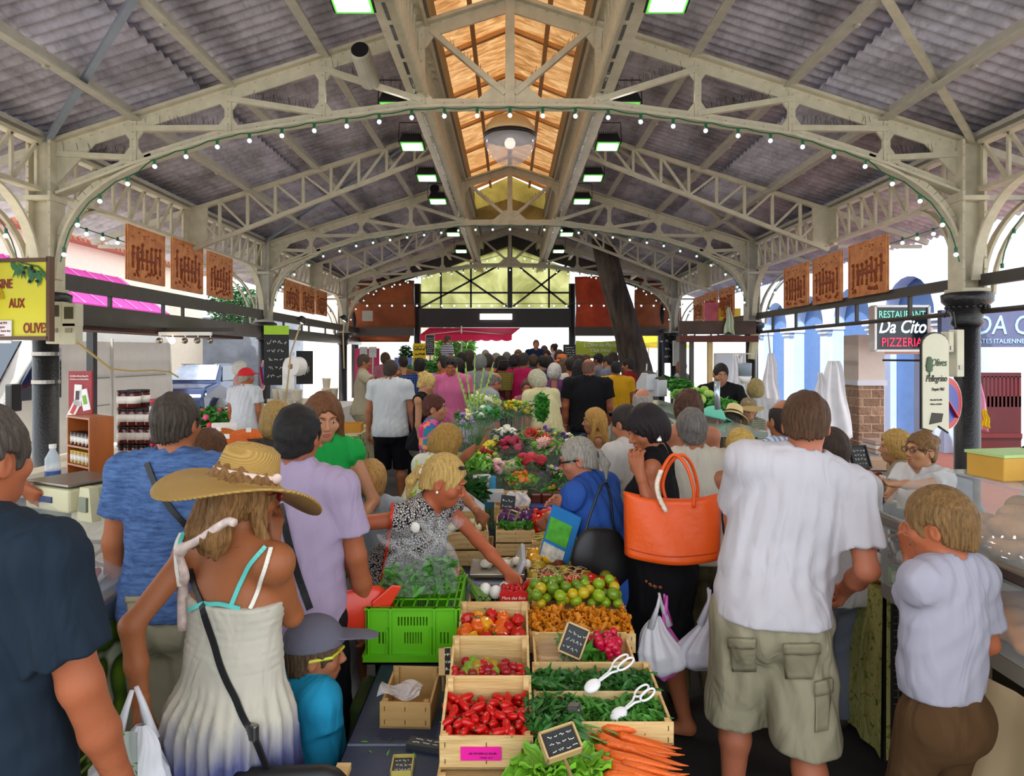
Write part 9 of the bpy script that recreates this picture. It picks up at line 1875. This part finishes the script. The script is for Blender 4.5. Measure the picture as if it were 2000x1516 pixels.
B = [('tall bouquet of gladioli buds and lilac lisianthus in cellophane', (925, 805, 5.3), .13, 'puff', ['#a888c8', '#e8e4a0', '#b89ad0'], 16, .03, '#4c4c54'), ('bouquet of yellow solidago on leafy stems', (1008, 785, 6.2), .14, 'puff', ['#d8c81c', '#e0b814', '#88b030'], 14, .03, None),
 ('white and cream lilies behind the raised bouquet', (945, 775, 6.0), .12, 'daisy', ['#f2f0d8', '#e8e08a'], 10, .05, None), ('bunch of multicoloured tulips in cellophane', (1058, 838, 5.6), .13, 'rose', ['#8c2a8a', '#c81c3c', '#e8e4a8', '#5c2c9c', '#d81c5c'], 18, .022, None),
 ('orange-red and dark red gerberas', (1042, 848, 5.25), .12, 'daisy', ['#d83a1c', '#b01a1c', '#e0501c'], 9, .045, None), ('pale pink gerberas in cellophane', (1068, 862, 5.1), .1, 'daisy', ['#f0a8a8', '#f4c0b8', '#e88a90'], 9, .045, None),
 ('yellow and white daisies with purple statice', (1098, 848, 5.4), .13, 'puff', ['#e8dc4c', '#f4f2e4', '#5a3a7c', '#f0ecdc'], 18, .025, None), ('crimson and magenta roses in clear wrapping', (1000, 862, 5.0), .11, 'rose', ['#a0143c', '#b81c50', '#8c1030'], 9, .032, None),
 ('large ruby red roses, left of the blue-topped woman', (1032, 893, 4.8), .08, 'rose', ['#b80e2c', '#c8183c'], 3, .05, None), ('single deep red rose bunch beside the ruby ones', (1048, 903, 4.7), .05, 'rose', ['#a80c28'], 2, .052, None),
 ('bright yellow chrysanthemums in the middle of the flower stall', (962, 868, 5.2), .1, 'puff', ['#e8d414', '#f0dc2c'], 8, .04, None), ('white baby\'s breath cone in paper', (985, 838, 5.6), .11, 'puff', ['#ece8d8', '#f4f2e8'], 16, .028, None),
 ('pink and cream lily and rose bouquet', (960, 903, 4.75), .12, 'rose', ['#e8dcaa', '#f0b4c0', '#e89ab0', '#ece4b8'], 11, .034, '#c8c4b4'), ('pale yellow-white carnation bunch', (1012, 905, 4.9), .11, 'rose', ['#e0dca0', '#ebe8c0'], 11, .034, None),
 ('bright orange marigold-like roses in front', (1022, 928, 4.65), .09, 'rose', ['#e8780c', '#f08c14'], 13, .022, '#1c1c20'), ('small posy of violet asters with green buds', (1075, 915, 4.8), .11, 'puff', ['#8c4a8a', '#b89ac0', '#c8d88c', '#7c3a7a'], 16, .02, '#1c1c20'),
 ('low pot of red and yellow flowers beside the posy', (1078, 955, 4.65), .07, 'puff', ['#d8401c', '#e8c02c', '#b8c83c'], 11, .02, None), ('low pot of yellow and magenta flowers, rightmost on the stall', (1105, 957, 4.6), .08, 'puff', ['#e8d82c', '#c83c6c', '#e8a82c'], 12, .022, None),
 ('yellow freesias with dark red carnation at the left of the stall', (945, 880, 4.95), .09, 'puff', ['#e0cc1c', '#e8d83c', '#a81424'], 10, .028, None), ('lilac and white blooms near the tall bouquet', (905, 850, 5.4), .09, 'puff', ['#c8b0dc', '#f0eef0'], 10, .026, None)]
for lab, (px, py, Y), rad, kd, cols, n, r, bk in B: bouquet(lab, P(px, py, Y), rad*1.1, kd, cols, int(n*1.4), r*1.15, bucket=bk)
e = bouquet('blurred cellophane bouquet of lilac and white flowers held up by a hand', P(950, 800, 4.25), .08, 'puff', ['#9a8ab8', '#e8e8d8', '#5aa87c'], 9, .03, zb=CZ-(868-VY)*4.3/F, lean=(.2, 0));
e = empty('gladiolus_spray', tuple(P(925, 800, 5.3)), 0, 'tall green gladiolus spikes rising from the lilac bouquet', 'gladioli')
for i in range(5):
 dx = -.14+.075*i; mb = MB(); mb.tube([(0, 0, -.15), (dx*.5, 0, .1), (dx, 0, .32+.06*(i % 3))], [.006, .008, .003], 6)
 for k in range(7): mb.ball((dx*(.35+.1*k), -.012*(-1)**k, .06+.042*k), (.009, .008, .022), 7, 5)
 mb.ob('spike', mat('#8cb04c', .45, var=.2), e, True)
leaves('fern_fronds', tuple(P(1058, 795, 6.0)), (.06, .06, .13), 420, M_leaf, 'tall dark green fern bunch at the right of the yellow flowers', 'fern', .04, 90); leaves('fern_fronds', tuple(P(905, 905, 4.6)), (.2, .15, .06), 700, M_leafl, 'light green ferns behind the wavy haired woman', 'fern', .035, 91)
leaves('chard_leaves', tuple(P(925, 955, 4.2)), (.1, .1, .08), 110, M_leafd, 'big dark green leaves beside the white plastic sheet', 'leaves', .05, 92)
tag(MB().lathe([(.05, 0), (.052, .1), (.06, .1), (.06, .115), (.05, .115)], tuple(P(941, 0, 4.45).xy)+(CZ-(962-VY)*4.45/F,), 20).ob('white_bucket', M_white, smooth=True), 'cream white plastic bucket in front of the pink and cream bouquet', 'bucket')
tag(MB().box(P(957, 960, 4.55), (.08, .1, .2)).ob('blue_box', mat('#3c9cc8', .5)), 'sky blue box behind the white bucket', 'box')
e = empty('price_flag', tuple(P(915, 975, 4.1)), .1, 'white plastic sheet standing with a small black clip', 'plastic sheet'); MB().prism([(-.08, .08), (-.05, .08), (.1, -.04), (.1, -.1), (-.08, -.1)], lambda p: (p[0], 0, p[1]), lambda p: (p[0], .008, p[1])).ob('sheet', mat('#e4e8ec', .4), e); MB().box((-.04, -.004, .04), (.03, .004, .006), rot=(0, .9, 0)).ob('clip', M_blk, e)
for i, px in enumerate((1022, 1047, 1068, 1088)): tag(MB().box(P(px, 975, 4.5), (.075, .07, .09)).ob('honey_pot', mat('#5a2414', .15), bevel=.012), 'dark amber pot in the row behind the tomatoes, %s from the left' % NTH[i], 'pot')
tag(MB().box(P(1060, 990, 4.4), (.34, .12, .02)).ob('blue_tray', mat('#2c4488', .4)), 'thin blue tray under the amber pots', 'tray'); tag(MB().box(P(968, 968, 4.35), (.11, .1, .07)).ob('clear_tub', mat('#dfe4e8', .2, alpha=.6), bevel=.006), 'translucent plastic tub in front of the blue box', 'tub')
hanging_cloth('crumpled white bag behind the aubergine slate', P(1012, 962, 4.3), .16, .1, M_cl, 33, 'crumpled_bag', 'bag', .7)
for o in list(COL.objects):
 if 'placed' in o: del o['placed']
